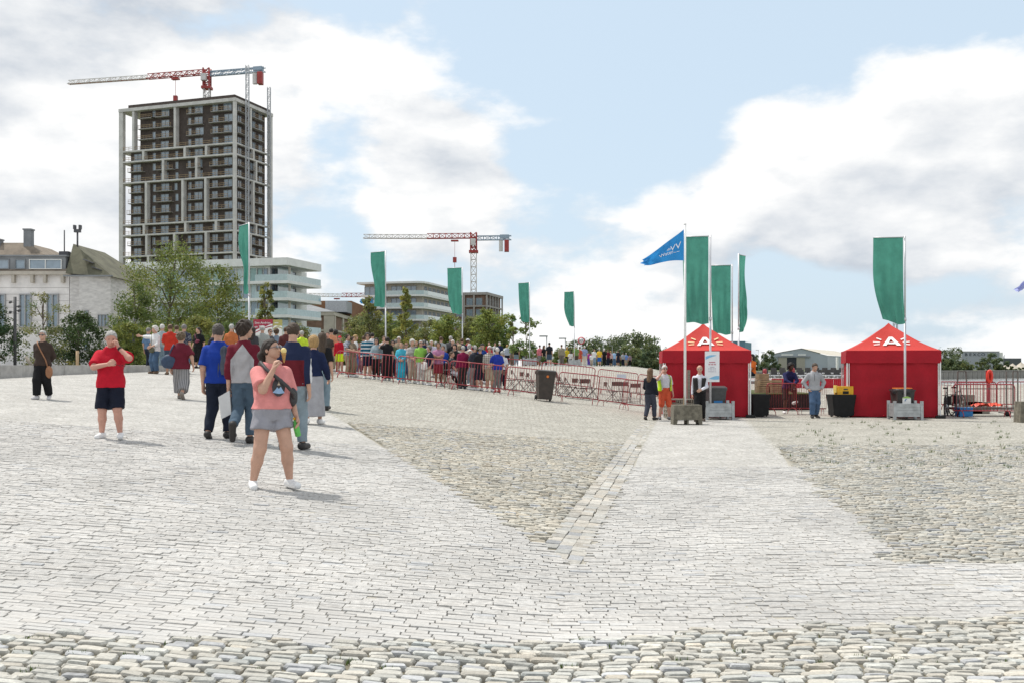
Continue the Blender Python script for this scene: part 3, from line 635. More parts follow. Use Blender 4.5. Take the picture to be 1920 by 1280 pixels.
mb = MB(); mb.prism([(x0, 0), (x1, 0), (x1, zE-.6), (xm+2, zR), (x0+6, zE+1.2), (x0, zE-.2)], 'y', 0, 6); mb.build('gable_wall', M_grey, e)
mb = MB(); mb.add([(x1, 0, 0), (x1+38, 60, 0), (x1+38, 60, zE-.9), (x1, 0, zE-.6)], [(0, 1, 2, 3)]); mb.build('side_wall', pm('side_cladding', (.44, .48, .52), .6), e)
mb = MB(); mb.add([(xm+2, -.5, zR+.3), (x1+.5, -.5, zE-.4), (x1+38.5, 60, zE-.7), (xm+40, 60, zR-.2)], [(0, 1, 2, 3)]); mb.add([(x0-.5, -.5, zE), (x0+6, -.5, zE+1.5), (xm+2, -.5, zR+.3), (xm+40, 60, zR-.2), (x0+38, 60, zE)], [(0, 1, 2, 3, 4)]); mb.build('roof', pm('cream_roof_sheet', (.52, .48, .40), .7, .1, .05), e)
dx = [P(q, d) for q in (1459, 1475, 1493, 1509)]; zd = 1.65+(687-669)/FPX*d
for i, mt in enumerate((pm('beige_door', (.36, .34, .29), .7), pm('door_opening', (.035, .04, .05), .9), MATS['beige_door'])):
    mb = MB(); mb.box(dx[i], dx[i+1], -.6+.2*(i == 1), -.01, 0, zd); mb.build('door', mt, e)
mb = MB(); mb.box(dx[0]-1, dx[3]+3, -.9, -.61, zd-.2, zd+.5); mb.build('door_rail', M_roofgrey, e)
for a_, b_ in ((1465, 1487), (1496, 1511)): mb = MB(); mb.box(P(a_, d), P(b_, d), -.3, -.01, zd+.9, zd+1.8); mb.build('skylight_strip', M_whitep, e)
for a_ in (1566, 1583): mb = MB(); mb.box(P(a_, d), P(a_+3, d), -3, -1, 0, 7); mb.build('wall_panel', M_whitep, e)
d = 640; x0, x1 = P(1804, d), P(1874, d); zt = 1.65+(687-659)/FPX*d
e = empty('factory_hall', (0, d, 0), 0, 'pale grey windowless factory hall with dark letters BEXCO along its top', 'factory')
mb = MB(); mb.box(x0, x1, 0, 40, 0, zt); mb.build('wall', M_greyl, e)
mb = MB(); mb.box(x1, x1+3.2, 2, 30, 0, zt-.4); mb.build('stair_block', M_whitep, e)
mb = MB(); mb.box(x0-.2, x1+.2, -.2, 40, zt, zt+.35); mb.build('parapet', M_slab, e)
for i, ch in enumerate('BEXCO'):
    o = link('letter', text_mesh(ch, 2.6, .1, pm('letter_dark', (.06, .07, .09), .6)), e); o.location = (x0+2.6+i*2.75, -.12, zt-1.75); o.rotation_euler = (R(90), 0, 0); o.scale = (1.25, 1, 1)
for i in range(4): mb = MB(); mb.box(x0+18.5+i*1.0, x0+19.1+i*1.0, -.1, -.005, zt-2.1, zt-1.2); mb.build('small_letter', M_slab, e)
d = 760; e = empty('dark_shed', (0, d, 0), 0, 'low dark shed with a thin chimney beside the factory hall', 'shed')
mb = MB(); mb.box(P(1882, d), P(1915, d), 0, 20, 0, 1.65+(687-671)/FPX*d); mb.build('wall', pm('dark_cladding', (.10, .11, .12), .7), e)
mb = MB(); mb.tube([(P(1886, d), 3, 5), (P(1886, d), 3, 11)], .5); mb.build('chimney', M_steel, e)
M_sand = pm('sand_heap', (.50, .45, .38), .95, .12, .2, .4, 2)
for i, (px_, hpx, wpx) in enumerate(((1885, 9, 26), (1899, 12, 30), (1915, 14, 36))):
    d = 520+i*12; h_ = hpx/FPX*d; w_ = wpx/FPX*d/2
    n = 20; rr = np.linspace(0, 1, 7); v, f = [], []
    for r_ in rr:
        for k in range(n):
            a_ = k/n*6.283; w1 = 1+.12*math.sin(3*a_+i)+.06*math.sin(7*a_); v.append((w_*r_*w1*math.cos(a_), w_*r_*w1*math.sin(a_), h_*(1-r_)**.9*(1+.05*math.sin(5*a_))))
    f = [(i_*n+k, i_*n+(k+1) % n, (i_+1)*n+(k+1) % n, (i_+1)*n+k) for i_ in range(6) for k in range(n)]
    o = link('sand_heap', npmesh('sand_heap', np.array(v), np.array(f), True, M_sand)); o.location = (P(px_, d), d, 0)
    tag(o, ('small pale heap of sand at the foot of the factory hall', 'medium pale heap of sand between two other heaps', 'broad pale heap of sand, largest on the far bank')[i], 'sand heap', 'sand heaps on the far bank')
M_pole = pm('lamp_pole_grey', (.33, .34, .35), .5, .1)
lamp_lab = {1025: 'thin lamp post left above the white hoarding', 1060: 'thin lamp post above the white hoarding, close to the round sign', 1148: 'thin lamp post among the far trees, behind the yellow shirt', 1422: 'thin tall lamp post between the blue warehouse and the grey shed', 1432: 'thin short lamp post close to the grey steel shed', 1131: 'thin lamp post in front of the far wood, beside the round sign'}
lamp_lab[1025] = 'thin lamp post over the white hoarding, next to the last young tree'
for px_, top, d in ((1025, 631, 150), (1060, 635, 170), (1148, 648, 330), (1422, 656, 420), (1432, 660, 480), (1131, 642, 260)):
    e = empty('street_lamp', (P(px_, d), d, 0), 0, lamp_lab[px_], 'street lamp', 'distant lamp posts'); h_ = 1.65+(687-top)/FPX*d
    mb = MB(); mb.tube([(0, 0, 0), (0, 0, h_)], [.11, .07]); mb.build('pole', M_pole, e); mb = MB(); mb.box(-1.1, .15, -.15, .15, h_-.05, h_+.15); mb.build('lamp_head', M_pole, e)
d = 450; mb = MB(); p = Vector((P(1679, d), d, 0)); lattice(mb, p, p+Vector((0, 0, 1.65+(687-590)/FPX*d)), 1.5, 3, .14)
tag(mb.build('lattice_mast', M_steel), 'slender lattice radio mast rising behind the second red tent', 'mast')
d = 180; mb = MB(); mb.box(P(985, d), P(1105, d), 0, 4, 1.2, 4.0); o = mb.build('site_hoarding', M_whitep); o.location = (0, d, 0); tag(o, 'long low white hoarding behind the people on the crest', 'hoarding')
# ================================================================== trees and shrubs
def leaf_mat(name):
    m = pm(name, (0, 0, 0), .6, .12, 3, attr=True, trans=.42, spec=.3); return m
M_leaf = leaf_mat('foliage'); M_bark = pm('bark', (.13, .105, .08), .9, .25, 6, .5, 20)
def crown(rr, n, centers, radii, size, base, squash=.85, colvar=.22):
    """leaf-sized faces spread through clumps; centers (m,3), radii (m,)"""
    m = len(centers); w = radii**2.2; k = rr.choice(m, n, p=w/w.sum())
    dirv = rr.normal(size=(n, 3)); dirv /= np.linalg.norm(dirv, axis=1, keepdims=True)
    rad = radii[k]*rr.random(n)**.45*(1+.25*rr.normal(size=n).clip(-1, 2)*.6)
    P_ = centers[k]+dirv*rad[:, None]*np.array([1, 1, squash])
    nrm = dirv*.7+rr.normal(size=(n, 3))*.7+np.array([0, 0, .5]); nrm /= np.linalg.norm(nrm, axis=1, keepdims=True)
    a = np.cross(nrm, rr.normal(size=(n, 3))); a /= np.linalg.norm(a, axis=1, keepdims=True); b = np.cross(nrm, a)
    s = size*rr.uniform(.6, 1.35, n)[:, None]
    V = np.stack([P_-a*s, P_-b*s*.55+nrm*s*.1, P_+a*s, P_+b*s*.55+nrm*s*.1], 1).reshape(-1, 3)
    F = np.arange(4*n).reshape(-1, 4)
    cl = rr.normal(1, colvar*.6, m)[k]*rr.normal(1, colvar*.7, n); yel = rr.normal(0, .25, m)[k]+rr.normal(0, .25, n)
    col = np.array(base)[None]*cl.clip(.45, 1.8)[:, None]*np.stack([1+.35*yel, 1+.10*yel, 1-.3*yel], 1).clip(.4, 1.8)
    return V, F, np.repeat(col.clip(.005, .6), 4, 0)
def tree(name, px, base_z, top, wpx, d, n, col, label, group=None, shape='round', trunk=True, seed=0, lean=0, gap=.5, leaf=None, depth=None, cat='tree', lowest=.18):
    rr = np.random.default_rng(seed+abs(int(px))*13); x = P(px, d); ztop = CAMZ+(HOR-top)/FPX*d; H = ztop-base_z; W = wpx/FPX*d/2; D = (depth or W)
    e = empty(name, (x, d, base_z), rr.uniform(-.3, .3), label, cat, group); size = leaf or max(.035, 1.25*d/996)
    n = int(n*1.7); m = int(np.clip(n/90, 12, 110)); cs, rs = [], []
    while len(cs) < m:
        u, v = rr.uniform(0, 6.283), rr.uniform(lowest, 1)
        if shape == 'round': rmax = math.sqrt(max(.02, 1-((v-.55)/.47)**2)) if v > .1 else .3
        elif shape == 'cone': rmax = (1-v)**.7*1.05+.07
        elif shape == 'column': rmax = .75+.25*math.sin(v*9+u)-(.55 if v > .9 else 0)
        else: rmax = min(1, 1.25*math.sqrt(max(0, 1-v**1.6)))+.05                          # 'bush'
        rmax *= 1+.22*math.sin(3*u+seed+px)+.15*math.sin(7*v+px)
        r_ = rmax*rr.random()**.38
        cs.append((W*r_*math.cos(u)*.9, D*r_*math.sin(u)*.9, H*v*.97)); rs.append(rr.uniform(.22, .42)*min(W*1.1, H*.45)*(gap*2 if shape != 'cone' else gap*1.5)*(1.1-.35*v))
    cs, rs = np.array(cs), np.array(rs); V, F, cc = crown(rr, n, cs, rs, size, col)
    V[:, 2] = np.maximum(V[:, 2], .02)
    link('crown', npmesh('crown', V, F, False, M_leaf, col=cc), e)
    if trunk:
        mb = MB(); r0 = max(.035, min(.22, H*.017)); hh = H*(.93 if shape == 'cone' else .72); pts = [(lean*t*t*W+.05*W*math.sin(4*t+px), .04*W*math.cos(5*t), hh*t) for t in np.linspace(0, 1, 7)]
        mb.tube(pts, [r0*(1-.8*t) for t in np.linspace(0, 1, 7)], 7)
        for i in rr.choice(m, min(m, 14), replace=False):
            c = Vector(cs[i]); z0 = max(.15*H, c.z-.35*math.hypot(c.x, c.y)-.08*H); z0 = min(z0, hh*.9); t = z0/hh; q = Vector((lean*t*t*W+.05*W*math.sin(4*t+px), .04*W*math.cos(5*t), z0))
            mid = q.lerp(c, .5)+Vector((0, 0, .05*H)); mb.tube([q, mid, c], [r0*.42, r0*.28, r0*.1], 5)
        mb.build('trunk', M_bark, e)
    return e
DG, MG, LG, YG, OL = (.060, .096, .032), (.12, .165, .045), (.19, .225, .060), (.23, .24, .065), (.18, .19, .068)
zg = 1.45
# left of the picture, behind the low wall
tree('shrub', -6, zg, 570, 80, 47, 2600, DG, 'dense dark green shrub at the end of the low wall, beside the pale birch', 'shrubs behind the low wall', 'bush', cat='shrub')
tree('birch_tree', 82, zg, 546, 112, 49, 1900, OL, 'slender pale olive birch standing in front of the white town house', shape='column', gap=.34, lowest=.05, leaf=.05)
tree('shrub', 148, zg, 586, 100, 51, 4200, DG, 'broad dark green shrub behind the brown fleece and the red shirt', 'shrubs behind the low wall', 'bush', cat='shrub')
tree('shrub', 240, zg, 604, 84, 52, 3400, LG, 'bright yellow green shrub behind the pointing arm', 'shrubs behind the low wall', 'bush', cat='shrub')
tree('oak_tree', 254, 1.3, 530, 86, 82, 4800, MG, 'dense olive green tree filling the gap beside the corner house', shape='round', seed=3, lowest=.02)
tree('plane_tree', 318, 1.3, 458, 178, 90, 9500, LG, 'tall light green tree with an open crown before the apartment tower', shape='round', seed=5, gap=.44, lowest=.1)
tree('plane_tree', 408, 1.3, 496, 120, 94, 6000, LG, 'smaller light green tree leaning towards the glass apartment block', shape='round', seed=6, gap=.44, lowest=.08)
tree('shrub', 300, zg, 604, 120, 64, 3600, LG, 'light green shrub behind the white blouse and the red shirt', 'shrubs behind the low wall', 'bush', cat='shrub')
tree('shrub', 368, zg, 596, 120, 68, 4000, YG, 'yellowish shrub behind the woman dressed in black', 'shrubs behind the low wall', 'bush', cat='shrub')
tree('shrub', 436, zg, 606, 110, 72, 3200, MG, 'mid green shrub behind the blue shirt, below the leaning tree', 'shrubs behind the low wall', 'bush', cat='shrub')
tree('young_tree', 498, zg, 524, 60, 78, 1500, YG, 'small conical tree before the glass balconies', shape='cone', lowest=.12)
tree('garden_tree', 92, 1.3, 460, 60, 125, 1600, MG, 'tree top showing over the ridge of the white town house', shape='round')
tree('garden_tree', 560, 1.3, 608, 70, 110, 1800, OL, 'low olive tree between the glass block and the brick warehouse', shape='bush')
# young trees behind the waiting crowd
for px, top, w_, d, n, sh, c, lab in ((664, 588, 56, 84, 1700, 'column', OL, 'thin olive sapling before the brick warehouse'), (692, 556, 62, 80, 1900, 'cone', OL, 'loose olive sapling beside the flagpole next to the warehouse'), (727, 590, 70, 86, 2200, 'column', LG, 'bushy light green sapling below the second banner from the tower'),
        (760, 540, 46, 78, 1500, 'cone', YG, 'tallest pointed sapling standing in front of the white balconies'), (798, 600, 66, 88, 2000, 'column', OL, 'olive sapling behind the green shirt'), (836, 592, 70, 84, 2200, 'column', LG, 'light sapling to the side of the middle banner pole'),
        (880, 596, 66, 88, 2000, 'column', OL, 'olive sapling in front of the brown block'), (912, 580, 62, 84, 2300, 'column', LG, 'tall bushy sapling hiding the foot of the brown block'), (938, 604, 50, 86, 1500, 'column', MG, 'green sapling next to the open thin ones'),
        (962, 590, 40, 82, 800, 'cone', LG, 'thin sapling with gaps of sky, before the thinnest one'), (986, 588, 46, 76, 620, 'column', MG, 'thinnest sapling at the end of the row, sparse leaves')):
    tree('sapling', px, zg, top, w_*1.35, d, int(n*(1.9 if n > 900 else 1.4)), tuple(q*1.25 for q in c), lab, 'young trees in a row behind the crowd', sh, gap=.42, lowest=.10, seed=2)
for i, (px, top, c) in enumerate(((650, 640, MG), (715, 634, LG), (780, 630, OL), (850, 632, LG), (915, 636, MG), (1003, 668, LG), (1046, 672, LG))):
    tree('undergrowth_shrub', px, zg, top-14, 92 if px < 1000 else 26, 92 if px < 1000 else 84, 2600 if px < 1000 else 420, c, ('low shrub behind the red cap', 'low shrub behind the yellow top', 'low shrub behind the green shirt', 'low shrub behind the plum shirt', 'low shrub behind the plaid shirt', 'little shrub beside the flag crate and pink top', 'little shrub beside the beige jacket')[i], 'undergrowth behind the crowd', 'bush', trunk=False, cat='shrub')
# woods on the far bank
k = 0
for px, top, w_, d in ((1022, 655, 40, 330), (1008, 672, 60, 360), (1066, 652, 50, 360), (1085, 640, 60, 390), (1106, 636, 56, 400), (1128, 634, 60, 380), (1152, 630, 56, 400), (1172, 628, 58, 390), (1196, 627, 60, 370), (1216, 634, 56, 400), (1234, 650, 50, 380), (1180, 650, 60, 340), (1215, 660, 60, 330), (1150, 664, 60, 335),
        (1260, 668, 60, 420), (1425, 664, 40, 470), (1440, 655, 26, 500), (1410, 672, 40, 440), (1452, 676, 40, 500), (1768, 656, 52, 500), (1790, 664, 44, 470), (1798, 650, 40, 520), (1775, 672, 60, 450), (1838, 678, 40, 490), (1862, 664, 44, 500), (1875, 672, 44, 480), (1815, 684, 60, 470), (1895, 686, 60, 500)):
    k += 1
    tree('far_tree', px, 0 if px > 1240 else .5, top, w_, d, 1300 if w_ > 45 else 800, (.125, .160, .075) if k % 3 else (.15, .185, .085), 'round leafy tree in the wood beyond the river' if px < 1300 else 'round leafy tree beside the sheds on the far bank', 'trees of the far wood' if px < 1300 else 'trees by the far sheds', 'round', gap=.75, leaf=.5, lowest=.02, trunk=False)
# ================================================================== tents, banners, barriers and other things on the quay
M_red = pm('red_tent_cloth_shaded', (.43, .006, .020), .7, .10, 1.2, .25, 14, trans=.12); M_redroof = pm('red_tent_roof_sunlit', (.60, .045, .035), .65, .07, 1.2, .2, 14, trans=.15)  # sun and shade put into the colour: roof lighter, walls and valance darker
M_white = pm('white_paint', (.78, .78, .77), .45, .05); M_alu = pm('aluminium_pole', (.58, .58, .60), .4, .08, 3, metal=.35); M_black = pm('black_cloth', (.012, .012, .013), .85, .2, 6, .3, 20)
M_bred = pm('barrier_red', (.33, .035, .045), .45, .22, 9, spec=.5); M_plast = pm('dark_plastic', (.045, .042, .040), .5, .2, 8); M_rub = pm('rubber', (.02, .02, .02), .8, .1)
M_fgreen = pm('green_banner', (.085, .32, .245), .8, .10, 2.5, .2, 60, trans=.5); M_fblue = pm('blue_flag', (.03, .26, .62), .7, .08, 3, trans=.38); M_lilac = pm('lilac_flag', (.36, .40, .72), .7, .08, 3, trans=.35)
M_oldwood = pm('weathered_timber', (.26, .23, .19), .85, .25, 6, .4, 25, stretch=(1, 1, 6)); M_box = pm('plywood', (.42, .30, .18), .8, .2, 4)
M_galv = pm('galvanised_sheet', (.40, .42, .43), .45, .18, 5, metal=.45); M_org = pm('orange_plastic', (.75, .20, .03), .5); M_yel = pm('yellow_plastic', (.80, .42, .02), .45); M_bluep = pm('blue_plastic', (.02, .20, .50), .45)
def wavy(n0, n1, fn, name, mats, parent):
    u, v = np.meshgrid(np.linspace(0, 1, n0), np.linspace(0, 1, n1), indexing='ij'); P_ = fn(u, v); V = np.stack(P_, -1).reshape(-1, 3)
    i, j = np.meshgrid(np.arange(n0-1), np.arange(n1-1), indexing='ij'); a = (i*n1+j).ravel()
    return link(name, npmesh(name, V, np.stack([a, a+1, a+n1+1, a+n1], -1), True, mats), parent)
def tent(x0, y0, w, dep, rz, label, logo_side=True):
    e = empty('party_tent', (x0, y0, 0), rz, label, 'tent', 'red pop-up tents'); zE, zV, zA, ov = 2.17, 1.76, 3.06, .06
    c = Vector((w/2, dep/2, zA)); cor = [Vector((-ov, -ov, zE)), Vector((w+ov, -ov, zE)), Vector((w+ov, dep+ov, zE)), Vector((-ov, dep+ov, zE))]
    def rf(u, v):                                    # pyramid whose sides sag a little between the hips
        q = u*4; k = np.minimum(q.astype(int), 3); f = q-k
        A_ = np.array(cor)[k]; B_ = np.array(cor)[(k+1) % 4]; E = A_+(B_-A_)*f[..., None]; T = E+(np.array(c)-E)*v[..., None]
        sag = .10*np.sin(np.pi*np.clip(v*1.25, 0, 1))*(v < .8)+.0*f; T[..., 2] -= sag*.6+.05*np.sin(np.pi*f)*np.sin(np.pi*v)
        T[..., 2] += .06*np.clip((v-.9)/.1, 0, 1); return T[..., 0], T[..., 1], T[..., 2]
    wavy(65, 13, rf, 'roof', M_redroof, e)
    for k in range(4):
        A_, B_ = cor[k], cor[(k+1) % 4]; nrm = Vector((B_.y-A_.y, A_.x-B_.x, 0)).normalized()
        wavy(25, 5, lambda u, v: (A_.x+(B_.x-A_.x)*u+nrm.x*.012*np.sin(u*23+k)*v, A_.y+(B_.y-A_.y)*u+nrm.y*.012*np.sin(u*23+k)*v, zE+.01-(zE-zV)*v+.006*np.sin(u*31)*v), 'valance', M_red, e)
    for k, (a, b) in enumerate((((.03, .02), (w-.03, .02)), ((w-.02, .03), (w-.02, dep-.03)), ((w-.03, dep-.02), (.03, dep-.02)), ((.02, dep-.03), (.02, .03)))):
        A_, B_ = Vector(a), Vector(b); nrm = Vector((B_.y-A_.y, A_.x-B_.x)).normalized()
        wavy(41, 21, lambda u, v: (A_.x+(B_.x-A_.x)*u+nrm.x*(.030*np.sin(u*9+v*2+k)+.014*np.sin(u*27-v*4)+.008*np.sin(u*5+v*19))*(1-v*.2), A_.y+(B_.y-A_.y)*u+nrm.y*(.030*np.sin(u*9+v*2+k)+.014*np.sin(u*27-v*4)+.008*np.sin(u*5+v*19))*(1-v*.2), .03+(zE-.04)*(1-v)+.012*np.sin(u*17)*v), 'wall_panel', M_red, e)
    for x, y in ((-.03, -.03), (w+.03, -.03), (w+.03, dep+.03), (-.03, dep+.03)):
        mb = MB(); mb.box(x-.022, x+.022, y-.022, y+.022, 0, zE-.06); mb.box(x-.07, x+.07, y-.07, y+.07, 0, .012); lg = mb.build('leg', M_white, e)
        mb = MB(); mb.tube([(x+(.06 if x < 1 else -.06), y-.03, z) for z in np.linspace(.1, zV, 9)], .014, 5); mb.build('tie_strap', M_white, e)
    mb = MB(); mb.box(w-.12, w+.16, -.26, -.06, 0, .09); mb.build('ballast_weight', M_rub, e)
    # white letter A with rays, on the sloping front of the roof
    sl = math.atan2(zA-zE, dep/2+ov); lg = empty('logo', (0, 0, 0)); C.objects.unlink(lg); bpy.data.objects.remove(lg)
    M_ = pm('tent_print_white', (.82, .80, .78), .6, .03); A2 = []
    def pl(poly): A2.append(poly)
    pl([(-.25, 0), (-.15, 0), (.045, .43), (-.05, .43)]); pl([(.25, 0), (.13, 0), (-.04, .43), (.05, .43)]); pl([(-.13, .09), (.13, .09), (.09, .18), (-.09, .18)])
    for s_ in (-1, 1):
        for a_, r0, r1 in ((8, .31, .50), (32, .31, .46), (-12, .33, .50)):
            u_ = Vector((s_*math.cos(R(a_)), math.sin(R(a_)))); n_ = Vector((-u_.y, u_.x))*.022; o_ = Vector((0, .14)); pl([o_+u_*r0-n_, o_+u_*r1-n_, o_+u_*r1+n_, o_+u_*r0+n_])
    mbs = [MB(), MB()]
    for i, poly in enumerate(A2):
        pts = []
        for a, b in poly:
            t = .27+b*.9/1.2; y = -ov+(dep/2+ov)*t; z = zE+(zA-zE)*t-.6*.10*math.sin(math.pi*min(1, t*1.25))*(t < .8)-.045*math.sin(math.pi*t)
            pts.append((w/2+a*1.15, y-.028, z+.022+.0008*i))
        mbs[i > 2].add(pts, [tuple(range(len(pts)))])
    mbs[0].build('letter_a', M_, e); mbs[1].build('rays', pm('tent_print_cream', (.80, .62, .35), .6, .03) if logo_side else M_, e)
    return e
t1x, t1y = at(1247, 0, 32.6)[0], 32.6
tent(t1x, t1y+.16, 2.74, 2.75, R(-6.2), 'red pop-up tent with a white A on its roof, behind the white sign board')
t2x = at(1597, 0, 32.4)[0]
tent(t2x, 32.75, 2.78, 2.75, R(-15.0), 'red pop-up tent with a white A on its roof, beside the bicycle', False)
# ---- steel box crates that hold the banner poles
def crate(x, y, z, rz, label, s=1.0, group='steel crates holding banner poles'):
    e = empty('steel_crate', (x, y, z), rz, label, 'crate', group); w, d_, h = .82*s, .62*s, .52*s
    for k, (sx, sy, lx, ly) in enumerate(((0, -1, w, .03), (0, 1, w, .03), (-1, 0, .03, d_), (1, 0, .03, d_))):
        mb = MB()
        for i in range(4): mb.box(sx*w/2-lx/2+.01*i % .01, sx*w/2+lx/2, sy*d_/2-ly/2-(.012 if i % 2 else 0), sy*d_/2+ly/2, .10*s+i*.103*s, .10*s+i*.103*s+.097*s)
        mb.build('side_panel', M_galv, e)
    for sx in (-1, 1):
        for sy in (-1, 1): mb = MB(); mb.box(sx*w/2-.04, sx*w/2+.04, sy*d_/2-.045, sy*d_/2+.045, 0, h+.07*s); mb.build('corner_post', M_galv, e)
    mb = MB(); mb.box(-w/2+.02, w/2-.02, -d_/2+.02, d_/2-.02, .10*s, .34*s); mb.build('ballast', M_conc, e); return e
def banner(x, y, z0, ztop, side, label, w=.80, h=2.75, ang=0.0, sway=.0, curl=.1, seed=0):
    """tall green banner: pole, top arm, cloth"""
    e = empty('banner_flag', (x, y, z0), 0, label, 'flag', 'green banners'); H = ztop-z0
    mb = MB(); mb.tube([(0, 0, 0), (0, 0, H*.52)], .034, 10); mb.tube([(0, 0, H*.52), (0, 0, H)], .028, 10); mb.tube([(0, 0, H*.52-.05), (0, 0, H*.52+.05)], .045, 10); mb.build('pole', M_alu, e)
    ca, sa = math.cos(ang)*side, math.sin(ang)
    mb = MB(); mb.tube([(0, 0, H-.03), (ca*(w+.06), sa*(w+.06), H-.03-.01)], .014, 6); mb.build('arm', M_alu, e)
    rr = random.Random(seed); p1, p2 = rr.uniform(0, 6), rr.uniform(0, 6)
    def fn(u, v):                                   # u away from the pole, v downwards
        out = .06+u*w*(1-.10*v*v-.25*curl*v**3)+sway*v*v*(.35+.65*u); dep_ = .13*u*v*np.sin(7*u+5*v+p1)+.16*v*u*np.sin(5*v+p2)+curl*.9*u*u*v**2.2+.045*np.sin(15*u+4*v)*v+.02*np.sin(24*u-6*v+p1)*v
        return ca*out-sa*dep_*side, sa*out+dep_, H-.045-v*h*(1-.03*u*v)-.05*v*u+curl*.30*u*u*v**4+.02*np.sin(9*u+2)*v
    wavy(22, 48, fn, 'cloth', M_fgreen, e)
    return e
c1 = at(1338, 0, 32.2-.95); crate(c1[0]+.12, c1[1], 0, R(3), 'slatted steel crate in front of the first red tent, under the white board'); c4 = at(1697, 0, 31.2)
crate(c4[0], c4[1], 0, R(-4), 'slatted steel crate in front of the second red tent')
banner(at(1332, 0, 31.3)[0], 31.3, .3, 1.65+(687-441)/FPX*31.3, -1, 'green banner on the pole with the white sign board', ang=.12, sway=-.02, curl=.1, seed=1)
banner(at(1697, 0, 31.2)[0], 31.2, .3, 1.65+(687-443)/FPX*31.2, -1, 'green banner in front of the second red tent, folded at its foot', w=.92, h=2.72, ang=.05, sway=-.14, curl=.55, seed=2)
banner(at(1373, 0, 41)[0], 41, 0, 5.85, -1, 'green banner behind the first tent, hanging towards the white sign board', ang=.15, sway=0, curl=.15, seed=3, h=2.85)
banner(at(1385, 0, 38)[0], 38, 0, 5.95, 1, 'green banner behind the first tent, blowing away from the sign board', w=.55, ang=.9, sway=.08, curl=.3, seed=4, h=2.95)
for px, top, d, a_, sd, lab in ((467, 417, 39, .9, 5, 'green banner rising before the glass apartment block and the tower'), (723, 470, 49, .55, 6, 'green banner in front of the white balcony apartments, at their near end'), (867, 501, 59, .25, 7, 'green banner between the white apartments and the brown block'), (993, 529, 69, .6, 8, 'green banner above the thinnest young tree'), (1077, 546, 79, .6, 9, 'green banner beside the round traffic sign')):
    x = P(px, d); z0 = float(gz(x, d)); banner(x, d, z0, 1.65+(687-top)/FPX*d, -1, lab, ang=a_, w=.88, sway=-.12 if px > 480 else .0, curl=.18, seed=sd)
    crate(x, d, z0, R(px % 7), {467: 'steel crate under the banner by the tower, hidden among walkers', 723: 'steel crate under the banner behind the black dress', 867: 'steel crate under the banner behind the maroon sweater', 993: 'steel crate on the crest beside the grey tank top', 1077: 'steel crate on the crest beside the olive shirt'}[px])
e = empty('pole_card', (c4[0]+.02, c4[1]-.09, .50), 0, 'small white card with green edge in the steel crate of the second tent', 'card')
mb = MB(); mb.prism([(-.13, 0), (.13, 0), (.13, .19), (.03, .23), (-.03, .23), (-.13, .19)], 'y', 0, .008); mb.build('card', M_white, e)
mb = MB(); mb.prism([(-.13, .17), (.13, .17), (.13, .19), (.03, .23), (-.03, .23), (-.13, .19)], 'y', -.004, -.001); mb.build('green_edge', pm('card_green', (.30, .50, .12), .6), e)
mb = MB(); mb.tube([(.055*math.cos(a)-.0, -.004, .09+.055*math.sin(a)) for a in np.linspace(1.4, 3.6, 9)], [.004, .008, .011, .013, .013, .012, .010, .007, .003], 6); mb.build('blue_mark', pm('card_blue', (.06, .18, .40), .6), e)
# ---- blue pennant on a white pole in a concrete block
def fly_flag(x, y, z0, ztop, mat, label, hoist, length, droop, text=False, seed=0, base=True):
    e = empty('pennant_flag', (x, y, z0), 0, label, 'flag'); H = ztop-z0
    mb = MB(); mb.tube([(0, 0, 0), (0, 0, H)], [.040, .032], 10); mb.tube([(0, 0, H), (0, 0, H+.02)], .04, 10); mb.build('pole', M_white, e)
    def fn(u, v):
        dep_ = u*(.10*np.sin(7*u+3*v+seed)+.05*np.sin(15*u-4*v)+.03*np.sin(22*u+9*v)); zt = -droop*(u**.92)+.03*np.sin(6*u)*u; zb = -hoist-.12*u+.03*np.sin(5*u)
        return -.035-length*u*(1-.04*np.sin(9*v)), dep_, H-.14+zt*(1-v)+zb*v
    wavy(40, 20, fn, 'cloth', mat, e)
    if text:
        def bend(me, u0, v0, su, sv):
            for vt in me.vertices:
                u = u0-vt.co.x*su; v = v0-vt.co.y*sv; p = [float(q) for q in fn(np.float64(u), np.float64(v))]; vt.co = (p[0], p[1]-.03+vt.co.z, p[2])
        M_ = pm('flag_print_white', (.82, .83, .86), .7, .03)
        for s_, sz, u0, v0, sv in (('VV', .26, .20, .46, 1.25), ('Water', .15, .42, .62, 1.6), ('de', .12, .36, .44, 1.6), ('~~', .16, .18, .66, 1.1)):
            me = text_mesh(s_, sz, .001, M_); bend(me, u0, v0, -1/length*-1, sv); link('lettering', me, e)
    return e
bx, by, _ = at(1287, 0, 28.6)
fly_flag(at(1284.5, 0, 28.6)[0], 28.6, .12, 1.65+(687-421)/FPX*28.6, M_fblue, 'blue pennant with white lettering flying from a white pole', .90, 1.19, .86, True)
fly_flag(at(1938, 0, 30)[0], 30, 0, 1.65+(687-500)/FPX*30, M_lilac, 'lilac flag whose tip shows past the second tent, over the river', .5, .52, .55, False, 2)
e = empty('concrete_block', (bx, by, 0), R(1), 'mossy grey concrete block holding the white pole of the blue pennant', 'concrete block')
M_mossc = pm('mossy_concrete', (.17, .155, .12), .9, .3, 7, .5, 40)
mb = MB(); mb.prism([(-.41, .14), (.41, .14), (.395, .56), (-.395, .56)], 'y', -.26, .26); mb.build('block', M_mossc, e)
for sx in (-1, 1): mb = MB(); mb.prism([(sx*.41, 0), (sx*.32, 0), (sx*.29, .138), (sx*.41, .138)], 'y', -.25, .25); mb.build('foot', M_mossc, e)
